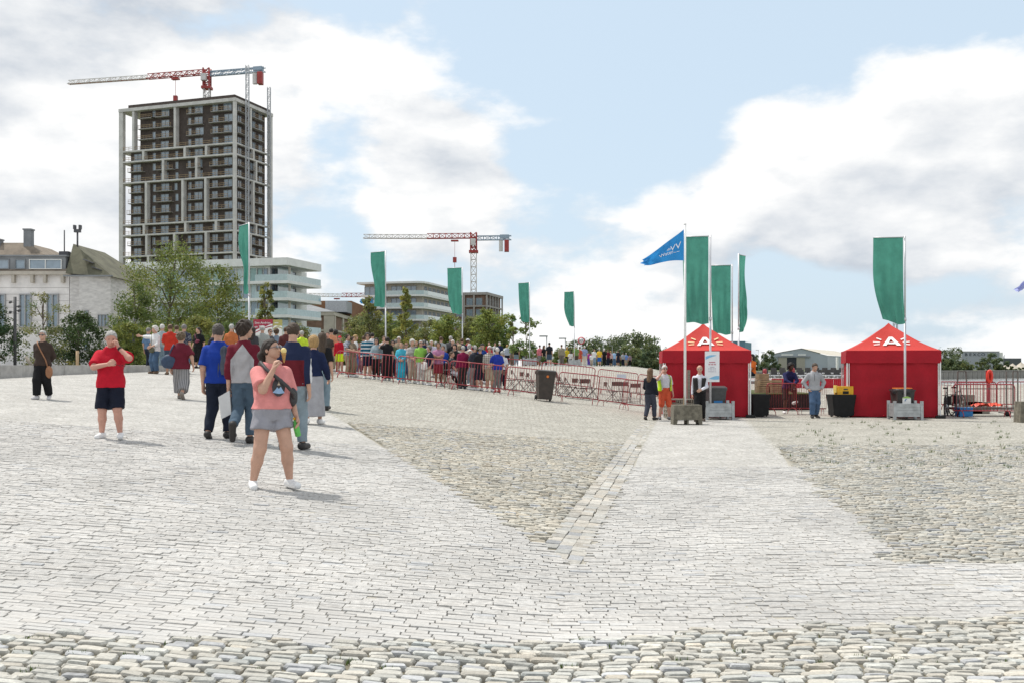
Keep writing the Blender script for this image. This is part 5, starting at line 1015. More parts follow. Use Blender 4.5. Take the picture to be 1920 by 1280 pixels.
# ================================================================== people
class Field:
    """signed distance field on a grid, turned into a smooth mesh by surface nets"""
    def __init__(s, lo, hi, h):
        s.h = h; s.lo = np.asarray(lo, float)-2*h; n = np.ceil((np.asarray(hi, float)+2*h-s.lo)/h).astype(int)+1; s.n = n
        s.ax = [s.lo[i]+h*np.arange(n[i]) for i in range(3)]; s.F = np.full(n, 1.0, np.float32)
    def win(s, lo, hi):
        sl = []
        for i in range(3):
            a = max(0, int((lo[i]-s.lo[i])/s.h)); b = min(s.n[i], int((hi[i]-s.lo[i])/s.h)+2)
            if b <= a: return None, None
            sl.append(slice(a, b))
        X = np.meshgrid(*[s.ax[i][sl[i]] for i in range(3)], indexing='ij', sparse=True); return tuple(sl), X
    def merge(s, sl, d, k):
        f = s.F[sl]
        if k <= 0: s.F[sl] = np.minimum(f, d); return
        hh = np.clip(.5+.5*(f-d)/k, 0, 1); s.F[sl] = f+(d-f)*hh-k*hh*(1-hh)
    def cone(s, a, b, ra, rb, k=.02, flat=None):
        """tapered capsule; flat = cut both ends square"""
        a, b = np.asarray(a, float), np.asarray(b, float); m = max(ra, rb)+k+2*s.h
        sl, X = s.win(np.minimum(a, b)-m, np.maximum(a, b)+m)
        if sl is None: return
        ba = b-a; L2 = max(1e-9, ba@ba); p = [X[i]-a[i] for i in range(3)]; t0 = (p[0]*ba[0]+p[1]*ba[1]+p[2]*ba[2])/L2; t = np.clip(t0, 0, 1)
        d = np.sqrt(sum((p[i]-ba[i]*t)**2 for i in range(3)))-(ra+(rb-ra)*t)
        if flat: d = np.maximum(d, (t0-1)*math.sqrt(L2))
        s.merge(sl, d.astype(np.float32), k)
    def ell(s, c, r, Rm=None, k=.02, sub=False):
        c, r = np.asarray(c, float), np.asarray(r, float); m = max(r)+k+2*s.h; sl, X = s.win(c-m, c+m)
        if sl is None: return
        p = [X[i]-c[i] for i in range(3)]
        if Rm is not None: p = [sum(Rm[j][i]*p[j] for j in range(3)) for i in range(3)]      # into local axes
        q = np.sqrt(sum((p[i]/r[i])**2 for i in range(3))); d = ((q-1)*min(r)*(.5+.5*np.minimum(q, 1))).astype(np.float32)
        if sub:
            f = s.F[sl]; hh = np.clip(.5-.5*(f+d)/k, 0, 1); s.F[sl] = f+(-d-f)*hh+k*hh*(1-hh)
        else: s.merge(sl, d, k)
    def torso(s, prof, off, k=.03, z0=None, z1=None, exp=2.4):
        """lofted superellipse: prof rows (z, halfwidth, halfdepth, xoff, yoff)"""
        P_ = np.array(prof); lo = (P_[:, 3]-P_[:, 1]).min()-off-.06, (P_[:, 4]-P_[:, 2]).min()-off-.06, P_[0, 0]-.06; hi = (P_[:, 3]+P_[:, 1]).max()+off+.06, (P_[:, 4]+P_[:, 2]).max()+off+.06, P_[-1, 0]+.06
        sl, X = s.win(lo, hi)
        if sl is None: return
        z = X[2]; I = lambda c: np.interp(z, P_[:, 0], P_[:, c]); a, b = I(1)+off, I(2)+off
        q = (np.abs((X[0]-I(3))/a)**exp+np.abs((X[1]-I(4))/b)**exp)**(1/exp); d = (q-1)*np.minimum(a, b)
        d = np.maximum(d, np.maximum((z0 if z0 is not None else P_[0, 0]-off)-z, z-(z1 if z1 is not None else P_[-1, 0]+off))); s.merge(sl, d.astype(np.float32), k)
    def half(s, pt, nrm):
        """keep only the side nrm points away from"""
        X = np.meshgrid(*s.ax, indexing='ij', sparse=True); d = sum((X[i]-pt[i])*nrm[i] for i in range(3)); s.F = np.maximum(s.F, d.astype(np.float32))
    def wrinkle(s, amp, fr, seed=0):
        X = np.meshgrid(*s.ax, indexing='ij', sparse=True); s.F = s.F+(amp*np.sin(X[2]*fr+4*np.sin(X[0]*fr*.35+seed)+3*np.sin(X[1]*fr*.3))*np.sin(X[0]*fr*.4+X[1]*fr*.5+seed)).astype(np.float32)
    def nets(s):
        F, h = s.F, s.h; S = F < 0; c = np.zeros(np.array(F.shape)-1, np.int8)
        offs = [(i, j, k) for i in (0, 1) for j in (0, 1) for k in (0, 1)]
        for o in offs: c += S[o[0]:o[0]+c.shape[0], o[1]:o[1]+c.shape[1], o[2]:o[2]+c.shape[2]]
        idx = np.argwhere((c > 0) & (c < 8))
        if len(idx) == 0: return np.zeros((0, 3)), np.zeros((0, 4), int)
        vals = np.stack([F[idx[:, 0]+o[0], idx[:, 1]+o[1], idx[:, 2]+o[2]] for o in offs], 1); O = np.array(offs, float)
        acc = np.zeros((len(idx), 3)); cnt = np.zeros(len(idx))
        for a in range(8):
            for b in range(a+1, 8):
                if np.abs(O[a]-O[b]).sum() != 1: continue
                va, vb = vals[:, a], vals[:, b]; m = (va < 0) != (vb < 0); t = np.where(m, va/np.where(m, va-vb, 1), 0)
                acc += m[:, None]*(O[a]+(O[b]-O[a])*t[:, None]); cnt += m
        V = s.lo+h*(idx+acc/cnt[:, None]); vid = np.full(c.shape, -1, np.int32); vid[tuple(idx.T)] = np.arange(len(idx)); Q = []
        for ax in range(3):
            n = F.shape; sl0 = [slice(1, n[i]-1) for i in range(3)]; sl0[ax] = slice(0, n[ax]-1); sl1 = list(sl0); sl1[ax] = slice(1, n[ax])
            A_, B_ = S[tuple(sl0)], S[tuple(sl1)]; e = np.argwhere(A_ != B_)
            if len(e) == 0: continue
            flip = A_[tuple(e.T)]; base = e+np.array([1 if i != ax else 0 for i in range(3)]); u, v = [i for i in range(3) if i != ax]
            def g(du, dv): q = base.copy(); q[:, u] -= du; q[:, v] -= dv; return vid[q[:, 0], q[:, 1], q[:, 2]]
            q = np.stack([g(1, 1), g(0, 1), g(0, 0), g(1, 0)], 1)
            if ax == 1: flip = ~flip
            q[~flip] = q[~flip][:, ::-1]; Q.append(q)
        return V, np.concatenate(Q)
def ik(S, W, la, lb, pole):
    S, W, pole = np.asarray(S, float), np.asarray(W, float), np.asarray(pole, float); d = W-S; L = np.linalg.norm(d); mx = (la+lb)*.998
    if L > mx: W = S+d/L*mx; d = W-S; L = mx
    L = max(L, abs(la-lb)+.01); u = d/np.linalg.norm(d); x = (la*la-lb*lb+L*L)/(2*L); hgt = math.sqrt(max(0, la*la-x*x)); p = pole-u*(pole@u); p /= max(1e-6, np.linalg.norm(p)); return S+u*x+p*hgt, W
ARM = {  # wrist target (x outward, y forward is negative, z) and elbow pole, as fractions of height
    'side': ((.130, .005, .470), (.18, .9, -.2)), 'relax': ((.138, -.045, .485), (.25, .9, -.2)), 'cross': ((-.055, -.135, .675), (.8, .2, -.6)), 'back': ((.03, .115, .52), (.9, .4, -.1)), 'front': ((.025, -.145, .565), (.8, .4, -.3)),
    'pocket': ((.120, -.02, .525), (.9, .6, 0)), 'rail': ((.12, -.235, .62), (.5, .5, -.6)), 'phone': ((.085, -.085, .845), (.75, -.35, -.7)), 'eat': ((.03, -.135, .80), (.35, -.25, -1)), 'point': ((.42, -.03, .80), (0, .3, -1)),
    'chest': ((-.01, -.16, .69), (.9, .1, -.4)), 'swingf': ((.145, -.115, .52), (.3, .9, -.2)), 'swingb': ((.15, .10, .50), (.3, .9, -.1)), 'hold': ((.06, -.17, .58), (.6, .5, -.4)), 'camera': ((.035, -.12, .87), (.7, -.1, -.8)), 'lap': ((.06, -.20, .47), (.7, .4, -.3)), 'bag': ((.17, .0, .50), (.5, .8, 0)), 'lean': ((.02, -.24, .59), (.9, .1, -.2))}
LEG = {  # ankle offsets right / left (x outward, y, z, foot pitch)
    'stand': ((.055, .0, 0, 0), (.055, -.01, 0, 0)), 'wide': ((.085, .02, 0, 0), (.085, -.02, 0, 0)), 'walk': ((.045, -.15, 0, 8), (.045, .15, .035, -38)), 'walk2': ((.045, .15, .04, -42), (.045, -.13, 0, 8)), 'lift': ((.045, -.03, 0, 0), (.05, .20, .11, -72)), 'step': ((.06, -.07, 0, 0), (.06, .09, .01, -12)), 'sit': ((.07, -.27, 0, 0), (.07, -.25, 0, 0)), 'knee': ((.06, .03, 0, 0), (.05, -.20, .19, 20))}
def patmat(key):
    """cloth materials: colour or ('stripes'|'vstripes'|'plaid'|'floral'|'raglan'|'yoke', c1, c2)"""
    nm = 'cloth_'+str(key)
    if nm in MATS: return MATS[nm]
    if not isinstance(key[0], str): return pm(nm, key, .85, .10, 7, .25, 55, spec=.2)
    kind, c1, c2 = key[:3]; m = pm(nm, c1, .85, .08, 7, .25, 55, spec=.2); t = m.node_tree; b = t.nodes['Principled BSDF']; src = b.inputs['Base Color'].links[0].from_socket
    tcn = N(t, 'ShaderNodeTexCoord'); sp = N(t, 'ShaderNodeSeparateXYZ'); t.links.new(tcn.outputs['Object'], sp.inputs[0])
    def band(ax, fr, th): return mth(t, 'GREATER_THAN', mth(t, 'SINE', mth(t, 'MULTIPLY', sp.outputs[ax], fr)), th)
    if kind == 'stripes': f = band(2, key[3] if len(key) > 3 else 70, .35)
    elif kind == 'vstripes': f = band(0, 150, .2)
    elif kind == 'plaid': f = mth(t, 'MULTIPLY', mth(t, 'ADD', band(2, 75, .2), band(0, 85, .2)), .42)
    elif kind == 'floral':
        vo = N(t, 'ShaderNodeTexVoronoi'); vo.inputs['Scale'].default_value = 26; t.links.new(tcn.outputs['Object'], vo.inputs['Vector']); f = mth(t, 'LESS_THAN', vo.outputs['Distance'], .34)
    elif kind == 'raglan': f = mth(t, 'GREATER_THAN', mth(t, 'SUBTRACT', mth(t, 'ABSOLUTE', sp.outputs[0]), mth(t, 'MINIMUM', mth(t, 'MULTIPLY_ADD', sp.outputs[2], -.75, key[3]*.75+.09), key[4])), 0)
    elif kind == 'yoke': f = mth(t, 'GREATER_THAN', mth(t, 'MAXIMUM', mth(t, 'MULTIPLY', mth(t, 'SUBTRACT', sp.outputs[2], key[3]), 1.0), mth(t, 'SUBTRACT', mth(t, 'ABSOLUTE', sp.outputs[0]), key[4])), 0)
    out = mixc(t, f, src, c2)
    if kind == 'yoke': out = mixc(t, mth(t, 'GREATER_THAN', mth(t, 'ABSOLUTE', sp.outputs[0]), key[5]), out, (.66, .66, .68))
    t.links.new(out, b.inputs['Base Color']); return m
SKIN = {'fair': (.52, .31, .225), 'tan': (.42, .235, .155), 'dark': (.075, .040, .026), 'pink': (.55, .30, .23)}
def rotm(yaw, pitch, roll=0.0): return Matrix.Rotation(R(yaw), 3, 'Z') @ Matrix.Rotation(R(pitch), 3, 'X') @ Matrix.Rotation(R(roll), 3, 'Y')
def person(px, head, foot, yaw, label, top, bottom, hair=('short', (.12, .08, .05)), sleeve=.45, blen=.96, skin='fair', arms=('side', 'side'), legs='stand', w=1.0, fem=False, look=(0, 0), shoe=(.75, .75, .75), shades=None, hem=.50, belly=0.0, group='people waiting behind the barriers', cap=None, phones=False, skirt=False, d=None, H=None, lean=(0, 0), loose=1.0, arm_xyz=None, wide=0, tuck=False, jacket=None, zoff=0.0, hipz=None, yoff=0.0):
    if d is None:
        wait = group.startswith('people waiting')
        if wait: foot = min(foot, np.interp(px, (625, 734, 812, 852, 922, 961), (706, 717, 725.5, 730, 737, 741))-3.2)
        gx, d = pray(px, foot); Hh = (foot-head)*d/FPX
        H0 = H or Hh
        if not H and (Hh > 1.92 or Hh < 1.45):
            H0 = min(1.92, max(1.45, Hh))
            if not wait: d = H0*FPX/(foot-head)
        H = H0
    x = P(px, d); H = H or 1.72; z = float(gz(x, d))+zoff
    res = .011 if d < 17 else (.017 if d < 27 else .024); fine = .0055 if d < 17 else (.0085 if d < 27 else .012)
    e = empty('person', (x, d+yoff, z), R(yaw), label, 'person', group); mats_skin = pm('skin_'+skin, SKIN[skin], .55, .08, 9, .1, 60, spec=.35)
    A3 = lambda *v: np.array(v, float)*H
    # joints
    hz = (hipz or .515)*H; la, lb = .245*H, .24*H; LG_ = LEG[legs]; ank = []
    for sx, q in zip((-1, 1), LG_): ank.append(A3(sx*(q[0]+wide), q[1], .043+q[2]))
    hipj = [A3(sx*.046*(1+.5*(w-1)), 0, 0)+np.array([0, 0, hz]) for sx in (-1, 1)]
    need = max(np.linalg.norm(h_-a) for h_, a in zip(hipj, ank)); drop = 0
    if need > (la+lb)*.995:
        for _ in range(40):
            drop += .004*H
            if max(np.linalg.norm(h_-np.array([0, 0, drop])-a) for h_, a in zip(hipj, ank)) <= (la+lb)*.995: break
    dz = -drop if hipz is None else hz-.515*H; hipj = [h_+np.array([0, 0, -drop]) for h_ in hipj]
    lx, ly = lean[0]*H, lean[1]*H; cl = lambda z_: np.clip((z_-.5)/.34, 0, 1.3); HS = 1.0
    pf = []                                          # torso profile
    fw = (.086, .092, .075, .079, .084, .083, .071, .046, .034) if fem else (.084, .087, .081, .085, .091, .092, .082, .053, .036)
    fdp = (.057, .063, .053, .057, .066, .060, .048, .038, .034) if fem else (.056, .061, .057, .060, .066, .063, .050, .041, .036)
    for z_, a, b in zip((.465, .52, .60, .66, .715, .755, .79, .822, .848), fw, fdp):
        k_ = 1+(w-1)*(1.0 if z_ < .75 else .45); bl = belly*math.exp(-((z_-.60)/.075)**2); pf.append((z_*H+dz, a*H*k_, (b*k_+bl*.6)*H, lx*cl(z_), ly*cl(z_)+(-bl*.55+(-.008 if fem and .69 < z_ < .74 else 0))*H))
    sh = [np.array([sx*.093*H*(.90 if fem else 1.03)*(1+.35*(w-1))+lx*.9, ly*.9+.004*H, .776*H+dz]) for sx in (-1, 1)]
    el, wr = [], []
    for i, sx in enumerate((-1, 1)):
        key = arms[i]
        if isinstance(key, str): tg, po = ARM[key]; ext = (w-1)*.06 if tg[0] > .1 else 0
        else: tg, po = key; ext = 0
        T = np.array([sx*(tg[0]+ext)*H+lx*.6, tg[1]*H-belly*.5*H*(tg[0] < .1 and tg[1] < 0)+ly*.6, tg[2]*H+dz]); E_, W_ = ik(sh[i], T, .168*H, .148*H, (sx*po[0], po[1], po[2])); el.append(E_); wr.append(W_)
    kn = []
    for i in range(2): K_, A_ = ik(hipj[i], ank[i], la, lb, (0, -1, .05)); kn.append(K_); ank[i] = A_
    nb = np.array([lx, ly+.004*H, .83*H+dz]); hc = np.array([lx*1.12, ly*1.15-.012*H, .932*H+dz]); Rh = rotm(look[0], look[1]); Rn = np.array(Rh); piv = nb+np.array([0, 0, .045*H]); hr = lambda v: piv+Rn @ (np.asarray(v, float)*H*HS+(hc-piv))
    tl = .0545*H*math.sqrt(w); V0, F0 = [], []
    # ---- body: one surface
    f = Field((-.52*H, -.50*H, -.01), (.52*H, .50*H, .92*H+dz), res) if False else None
    pts = np.array([*ank, *kn, *el, *wr, *hipj, *sh]); lo = pts.min(0)-.13*H*w; hi = pts.max(0)+.13*H*w; lo[2] = -.01; hi[2] = max(hi[2], .90*H+dz); B = Field(lo, hi, res); inn = -.006
    B.torso(pf, inn-.002)
    cal = .034*H*math.sqrt(w)
    for i in range(2):
        B.cone(hipj[i]+np.array([0, 0, .01*H]), kn[i], tl+inn, .039*H*math.sqrt(w)+inn*.5, .04); m_ = kn[i]*.62+ank[i]*.38+np.array([0, .008*H, 0]); B.cone(kn[i], m_, .036*H*math.sqrt(w), cal, .025); B.cone(m_, ank[i], cal, .021*H, .025)
        B.cone(sh[i], el[i], .033*H*math.sqrt(w)+inn*.5, .025*H*math.sqrt(w), .03); B.cone(el[i], wr[i], .0255*H*math.sqrt(w), .0165*H, .02); B.ell(sh[i]-np.array([0, 0, .006*H]), (.034*H, .033*H, .032*H), None, .04)
    B.cone(nb-np.array([0, 0, .02*H]), hr((0, .012, -.03)), .036*H*(1+.3*(w-1)), .031*H*(1+.3*(w-1)), .03)
    v_, q_ = B.nets(); V0.append(v_); F0.append(q_)
    # head with face
    Hd = Field(hc-.115*H, hc+.115*H, max(fine, .0065) if d < 27 else .012); fat = 1+.25*(w-1)
    Hd.ell(hr((0, .006, .012)), (.0445*H*HS*fat, .056*H*HS, .054*H*HS), Rn, .01); Hd.ell(hr((0, -.012, -.026)), (.037*H*HS*fat, .040*H*HS, .040*H*HS), Rn, .03); Hd.cone(hr((0, -.032, -.048)), hr((0, -.036, -.050)), .014*H, .012*H, .018); Hd.cone(hr((0, .022, -.03)), hr((0, .018, -.095)), .030*H, .031*H*(1+.3*(w-1)), .02)
    if d < 60:
        for sx in (-1, 1): Hd.ell(hr((sx*.0195, -.054, .004)), (.010*H, .008*H, .007*H), Rn, .006*H, True); Hd.ell(hr((sx*.047*fat, .008, -.006)), (.006*H, .012*H, .018*H), Rn, .004)
        Hd.cone(hr((0, -.047, .006)), hr((0, -.0585, -.020)), .0058*H, .0085*H, .008); Hd.ell(hr((0, -.0515, -.038)), (.014*H, .006*H, .0045*H), Rn, .004); Hd.ell(hr((0, -.058, -.0375)), (.015*H, .006*H, .0016*H), Rn, .003, True)
    v_, q_ = Hd.nets(); V0.append(v_); F0.append(q_)
    # hands: palm, four fingers, thumb
    for i, sx in enumerate((-1, 1)):
        dr = wr[i]-el[i]; dr /= np.linalg.norm(dr); key = arms[i] if isinstance(arms[i], str) else 'hold'
        if key in ('phone', 'eat', 'camera'): dr = np.array([-sx*.25, -.1, .95]); dr /= np.linalg.norm(dr)
        sd = np.array([0, -1.0, 0]) if abs(dr[2]) > .6 else np.array([0, 0, 1.0]); sd = sd-dr*(sd@dr); sd /= np.linalg.norm(sd); pn = np.cross(dr, sd)*(sx)   # sd: thumb side, pn: palm normal
        if pn @ np.array([-sx, 0, 0]) < 0: pn = -pn
        s_ = H*.0098; curl = .9 if key in ('chest', 'eat', 'hold', 'camera', 'phone', 'lean', 'rail') else .45; Hn = Field(wr[i]-.125*H*.95, wr[i]+.125*H*.95, fine if d < 27 else .011); c0 = wr[i]
        for q in (-1, 0, 1): Hn.cone(c0+dr*s_*.6+sd*q*s_*.9, c0+dr*s_*4.6+sd*q*s_*1.35, s_*1.25, s_*1.05, .008)
        for q, L_ in ((1.7, 3.6), (.6, 4.2), (-.55, 3.9), (-1.65, 3.0)):
            b0 = c0+dr*s_*5.2+sd*q*s_*1.15; d1 = dr*math.cos(curl)+pn*math.sin(curl); d2 = dr*math.cos(curl*2.1)+pn*math.sin(curl*2.1); b1 = b0+d1*s_*L_*.5; Hn.cone(b0, b1, s_*.85, s_*.75, .003); Hn.cone(b1, b1+d2*s_*L_*.55, s_*.75, s_*.62, .003)
        b0 = c0+dr*s_*1.6+sd*s_*1.7; b1 = b0+(dr*.72+sd*.62+pn*.3)*s_*2.3; Hn.cone(b0, b1, s_*1.0, s_*.85, .006); Hn.cone(b1, b1+(dr*.9+sd*.15+pn*.4)*s_*2.2, s_*.85, s_*.68, .003)
        v_, q_ = Hn.nets(); V0.append(v_); F0.append(q_)
    off_ = np.cumsum([0]+[len(v) for v in V0[:-1]]); link('body', npmesh('body', np.concatenate(V0), np.concatenate([q+o for q, o in zip(F0, off_)]), True, mats_skin), e)
    def part(name, F, mat):
        v_, q_ = F.nets()
        if len(v_): return link(name, npmesh(name, v_, q_, True, mat), e)
    # ---- trousers, shorts or skirt
    wz = (.595 if tuck else min(.595, hem+.018))*H+dz; co = (.006+.005*loose)
    lo2 = np.array([*kn, *ank, *hipj]).min(0)-.12*H*w-.03; hi2 = np.array([*kn, *ank, *hipj]).max(0)+.12*H*w+.03; lo2[2] = 0; hi2[2] = wz+.03; T_ = Field(lo2, hi2, res)
    T_.torso([r_ for r_ in pf], co, z1=wz, z0=pf[0][0]-.01)
    if skirt:
        zb = hz-drop-(blen)*.46*H; T_.torso([(zb, pf[1][1]*1.28, pf[1][2]*1.5, 0, 0), (pf[1][0]-.02*H, pf[1][1]*1.05, pf[1][2]*1.08, 0, 0), (wz, pf[2][1], pf[2][2], pf[2][3], pf[2][4])], co, z1=wz, z0=zb, exp=2.1); T_.wrinkle(.006, 12, px)
    else:
        tot = la+lb; cut = blen*tot
        for i in range(2):
            fl = .012*(loose-1)*2
            if cut <= la: q = hipj[i]+(kn[i]-hipj[i])*(cut/la); r1 = tl+( .046*H*math.sqrt(w)-tl)*(cut/la)+co+.012*loose; T_.cone(hipj[i], q, tl+co, r1, .012, True)
            else:
                T_.cone(hipj[i], kn[i], tl+co+.003, .044*H*math.sqrt(w)+co+fl, .03); q = kn[i]+(ank[i]-kn[i])*min(1, (cut-la)/lb); T_.cone(kn[i]+np.array([0, .004*H, 0]), q, .045*H*math.sqrt(w)+co+fl, (.029+.006*loose)*H+co*.6+fl*1.3, .025, True)
        T_.wrinkle(.006 if d < 20 else .003, 32, px)
    part('skirt' if skirt else ('trousers' if blen > .62 else 'shorts'), T_, patmat(bottom))
    # ---- upper garment
    hemz = hem*H+dz; lo3 = np.array([*sh, *el, *wr]).min(0)-.09*H*w; hi3 = np.array([*sh, *el, *wr]).max(0)+.09*H*w; lo3 = np.minimum(lo3, [min(r_[3]-r_[1] for r_ in pf)-.05, min(r_[4]-r_[2] for r_ in pf)-.05, hemz-.02]); hi3 = np.maximum(hi3, [max(r_[3]+r_[1] for r_ in pf)+.05, max(r_[4]+r_[2] for r_ in pf)+.05, .86*H+dz]); lo3[2] = min(lo3[2], hemz-.02); U = Field(lo3, hi3, res)
    uo = co+.009+.003*loose
    if tuck: uo = co-.002
    upf = [tuple(r_) if (tuck or r_[0] > .57*H+dz) else (r_[0], max(r_[1], .100*H*(1+.8*(w-1))), max(r_[2], .0655*H*(1+.8*(w-1))), r_[3], r_[4]) for r_ in pf]
    if hemz < upf[0][0]: upf = [(hemz-.01,)+upf[0][1:]]+upf
    U.torso(upf, uo, z0=hemz, z1=.850*H+dz); wa = .0075 if d < 20 else .004
    U.wrinkle(wa, 26, px+2); U.half((0, 0, hemz), (0, 0, -1))
    for i in range(2):
        if sleeve <= 0: continue
        U.ell(sh[i]-np.array([0, 0, .006*H]), (.032*H+uo*.4, .032*H+uo*.4, .030*H+uo*.3), None, .05); tot = .316*H; cut = sleeve*tot; ra = .034*H*math.sqrt(w)+uo*.7; nn = 5 if d < 20 else 1
        if cut <= .168*H: q = sh[i]+(el[i]-sh[i])*(cut/(.168*H)); U.cone(sh[i], q, ra, ra*1.0+.008*loose, .03, True)
        else:
            q = el[i]+(wr[i]-el[i])*min(1, (cut-.168*H)/(.148*H)); rs_ = lambda t: ra+(.0185*H+uo*.8-ra)*t; path = [sh[i]+(el[i]-sh[i])*k_/nn for k_ in range(nn)]+[el[i]+(q-el[i])*k_/nn for k_ in range(nn+1)]; L_ = len(path)-1
            for k_ in range(L_): f0, f1 = (.94 if k_ % 2 else 1.06, 1.06 if k_ % 2 else .94) if nn > 1 else (1, 1); U.cone(path[k_], path[k_+1], rs_(k_/L_)*f0, rs_((k_+1)/L_)*f1, .02, k_ == L_-1)
    U.ell(nb+np.array([0, -.020*H, .030*H]), (.042*H, .045*H, .034*H), None, .006, True); part('jacket' if jacket else 'shirt', U, patmat(top))
    # ---- shoes
    for i, sx in enumerate((-1, 1)):
        q = LG_[i]; a = ank[i]; pt = R(q[3]); fwd = np.array([sx*.22, -1, 0])/math.hypot(.22, 1); fw_ = fwd*math.cos(pt)+np.array([0, 0, math.sin(pt)]); up = np.array([0, 0, 1.0])*math.cos(pt)-fwd*math.sin(pt); sole = .043*H
        heel = a-up*(sole-.028*H)-fw_*.020*H; toe = a-up*(sole-.021*H)+fw_*.103*H; S_ = Field(np.minimum(np.minimum(heel, toe), a)-.07*H, np.maximum(np.maximum(heel, toe), a)+.07*H, max(fine, .008)); S_.cone(heel, toe, .029*H, .0245*H, .01); S_.cone(heel+up*.006*H, a+up*.004*H, .028*H, .028*H, .02); S_.cone(a-up*.010*H+fw_*.01*H, a-up*.018*H+fw_*.055*H, .025*H, .021*H, .02); S_.half(a-up*sole, -up); S_.half(a+up*.016*H, up); part('shoe', S_, pm('shoe_'+str(shoe), shoe, .6, .1, 20))
    # ---- hair, cap, glasses, headphones
    st, hcx = hair; lh = d < 27
    if st != 'bald':
        K = Field(hc-np.array([.13, .16, .30 if st in ('long', 'pony') else .13])*H, hc+np.array([.13, .16, .13])*H, max(fine, .008) if lh else .013); th = {'short': .006, 'crop': .004, 'curly': .022, 'bob': .014, 'long': .012, 'pony': .007, 'bun': .008, 'fringe': .005}[st]
        K.ell(hr((0, .008, .013)), ((.0455+th)*H*HS*fat, (.0565+th)*H*HS, (.0545+th)*H*HS), Rn, .01)
        if st == 'curly' and d < 80: K.wrinkle(.012, 75, px)
        elif lh: K.wrinkle(.004, 110, px)
        n_ = Rn @ np.array([0, -.80, -.60]) if st != 'fringe' else Rn @ np.array([0, -.75, .66]); K.half(hr((0, -.034 if st != 'fringe' else .0, .030 if st != 'fringe' else .01)), n_)
        if st in ('short', 'crop', 'fringe', 'bun', 'pony'): K.half(hr((0, 0, -.034)), Rn @ np.array([0, 0, -1.0]))
        if st == 'bob': K.ell(hr((0, .022, -.028)), (.056*H, .046*H, .045*H), Rn, .02)
        if st == 'long': K.cone(hr((0, .03, -.01)), hr((0, .055, -.16)), .050*H, .050*H, .03); K.cone(hr((.034, .012, -.01)), hr((.045, .02, -.12)), .02*H, .022*H, .02); K.cone(hr((-.034, .012, -.01)), hr((-.045, .02, -.12)), .02*H, .022*H, .02)
        if st == 'pony': K.cone(hr((0, .058, .012)), hr((0, .088, -.02)), .018*H, .026*H, .02); K.cone(hr((0, .088, -.02)), hr((0, .080, -.115)), .028*H, .016*H, .02)
        if st == 'bun': K.ell(hr((0, .060, .040)), (.026*H, .026*H, .026*H), Rn, .01)
        part('hair', K, pm('hair_'+str(hcx), hcx, .6, .25, 40, .5, 120, stretch=(1, 1, .3)))
    if cap:
        K = Field(hc-.13*H, hc+.15*H, max(fine, .008) if lh else .013); K.ell(hr((0, .006, .016)), (.056*H*HS, .066*H*HS, .058*H*HS), Rn, .01); K.half(hr((0, 0, .022)), Rn @ np.array([0, 0, -1.0])); K.ell(hr((0, -.075, .026)), (.040*H, .045*H, .0065*H), Rn, .006); part('cap', K, pm('cap_'+str(cap), cap, .8, .08))
    if d < 46:
        mb = MB()
        if shades:
            for sx in (-1, 1): c = hr((sx*.0205, -.0595, .004)); mb.tube([c+Rn @ np.array([0, .002*H, 0]), c-Rn @ np.array([0, .002*H, 0])], .0135*H, 10); mb.bar(hr((sx*.034, -.058, .006)), hr((sx*.049, .004, .006)), .004*H)
            mb.bar(hr((-.01, -.060, .006)), hr((.01, -.060, .006)), .003*H); mb.build('glasses', glassm('lens_'+str(shades), shades), e)
        elif d < 27:
            for sx in (-1, 1): c = hr((sx*.0195, -.0475, .004)); mb = MB(); mb.lathe([(.001, -.0045*H), (.0045*H, 0), (.001, .0045*H)], 8, c=tuple(c)); mb.build('eye', pm('eye_dark', (.03, .025, .02), .2), e)
    if phones:
        mb = MB(); mb.tube([hr((.058*math.cos(a), .008, .012+.062*math.sin(a))) for a in np.linspace(0, math.pi, 9)], .006*H, 6)
        for sx in (-1, 1): mb.tube([hr((sx*.048, .008, -.004)), hr((sx*.064, .008, -.004))], .023*H, 10)
        mb.build('headphones', M_rub, e)
    e['h'] = H; PEOPLE.append(e); return e, dict(wr=wr, el=el, sh=sh, hip=hipj, hr=hr, H=H, pf=pf, dz=dz)
PEOPLE = []
def wpt(e, p): return Matrix.Translation(e.location) @ Matrix.Rotation(e.rotation_euler.z, 4, 'Z') @ Vector(p)
# ---- who is there
NAVY, BLACK, JEANS, LJEANS, DJEANS, KHAKI, WHITE, GREY, DGREY = (.012, .02, .06), (.012, .012, .013), (.07, .12, .20), (.22, .30, .36), (.014, .019, .035), (.36, .30, .21), (.72, .72, .72), (.36, .36, .37), (.09, .09, .095)
MAROON, RED, PINK, TEAL, GREEN, YEL, BLUE, BEIGE, BROWN, CREAM, OLIVE, SKYB = (.13, .014, .028), (.50, .012, .03), (.62, .18, .22), (.07, .42, .56), (.26, .52, .09), (.66, .42, .03), (.02, .055, .34), (.42, .36, .28), (.05, .034, .028), (.66, .62, .54), (.17, .26, .08), (.30, .46, .66)
GRH, WHH, BRH, DKH, BLH, SALT = (.42, .41, .39), (.62, .60, .57), (.085, .048, .026), (.020, .015, .012), (.40, .25, .10), (.20, .19, .18)
DK, WT, TN = (.03, .028, .027), (.76, .76, .76), (.16, .10, .06); SG = (.015, .015, .016)
WALK = 'people strolling on the smooth paving'; CREST = 'people standing on the crest of the ramp'; STAGE = 'people between the tents'
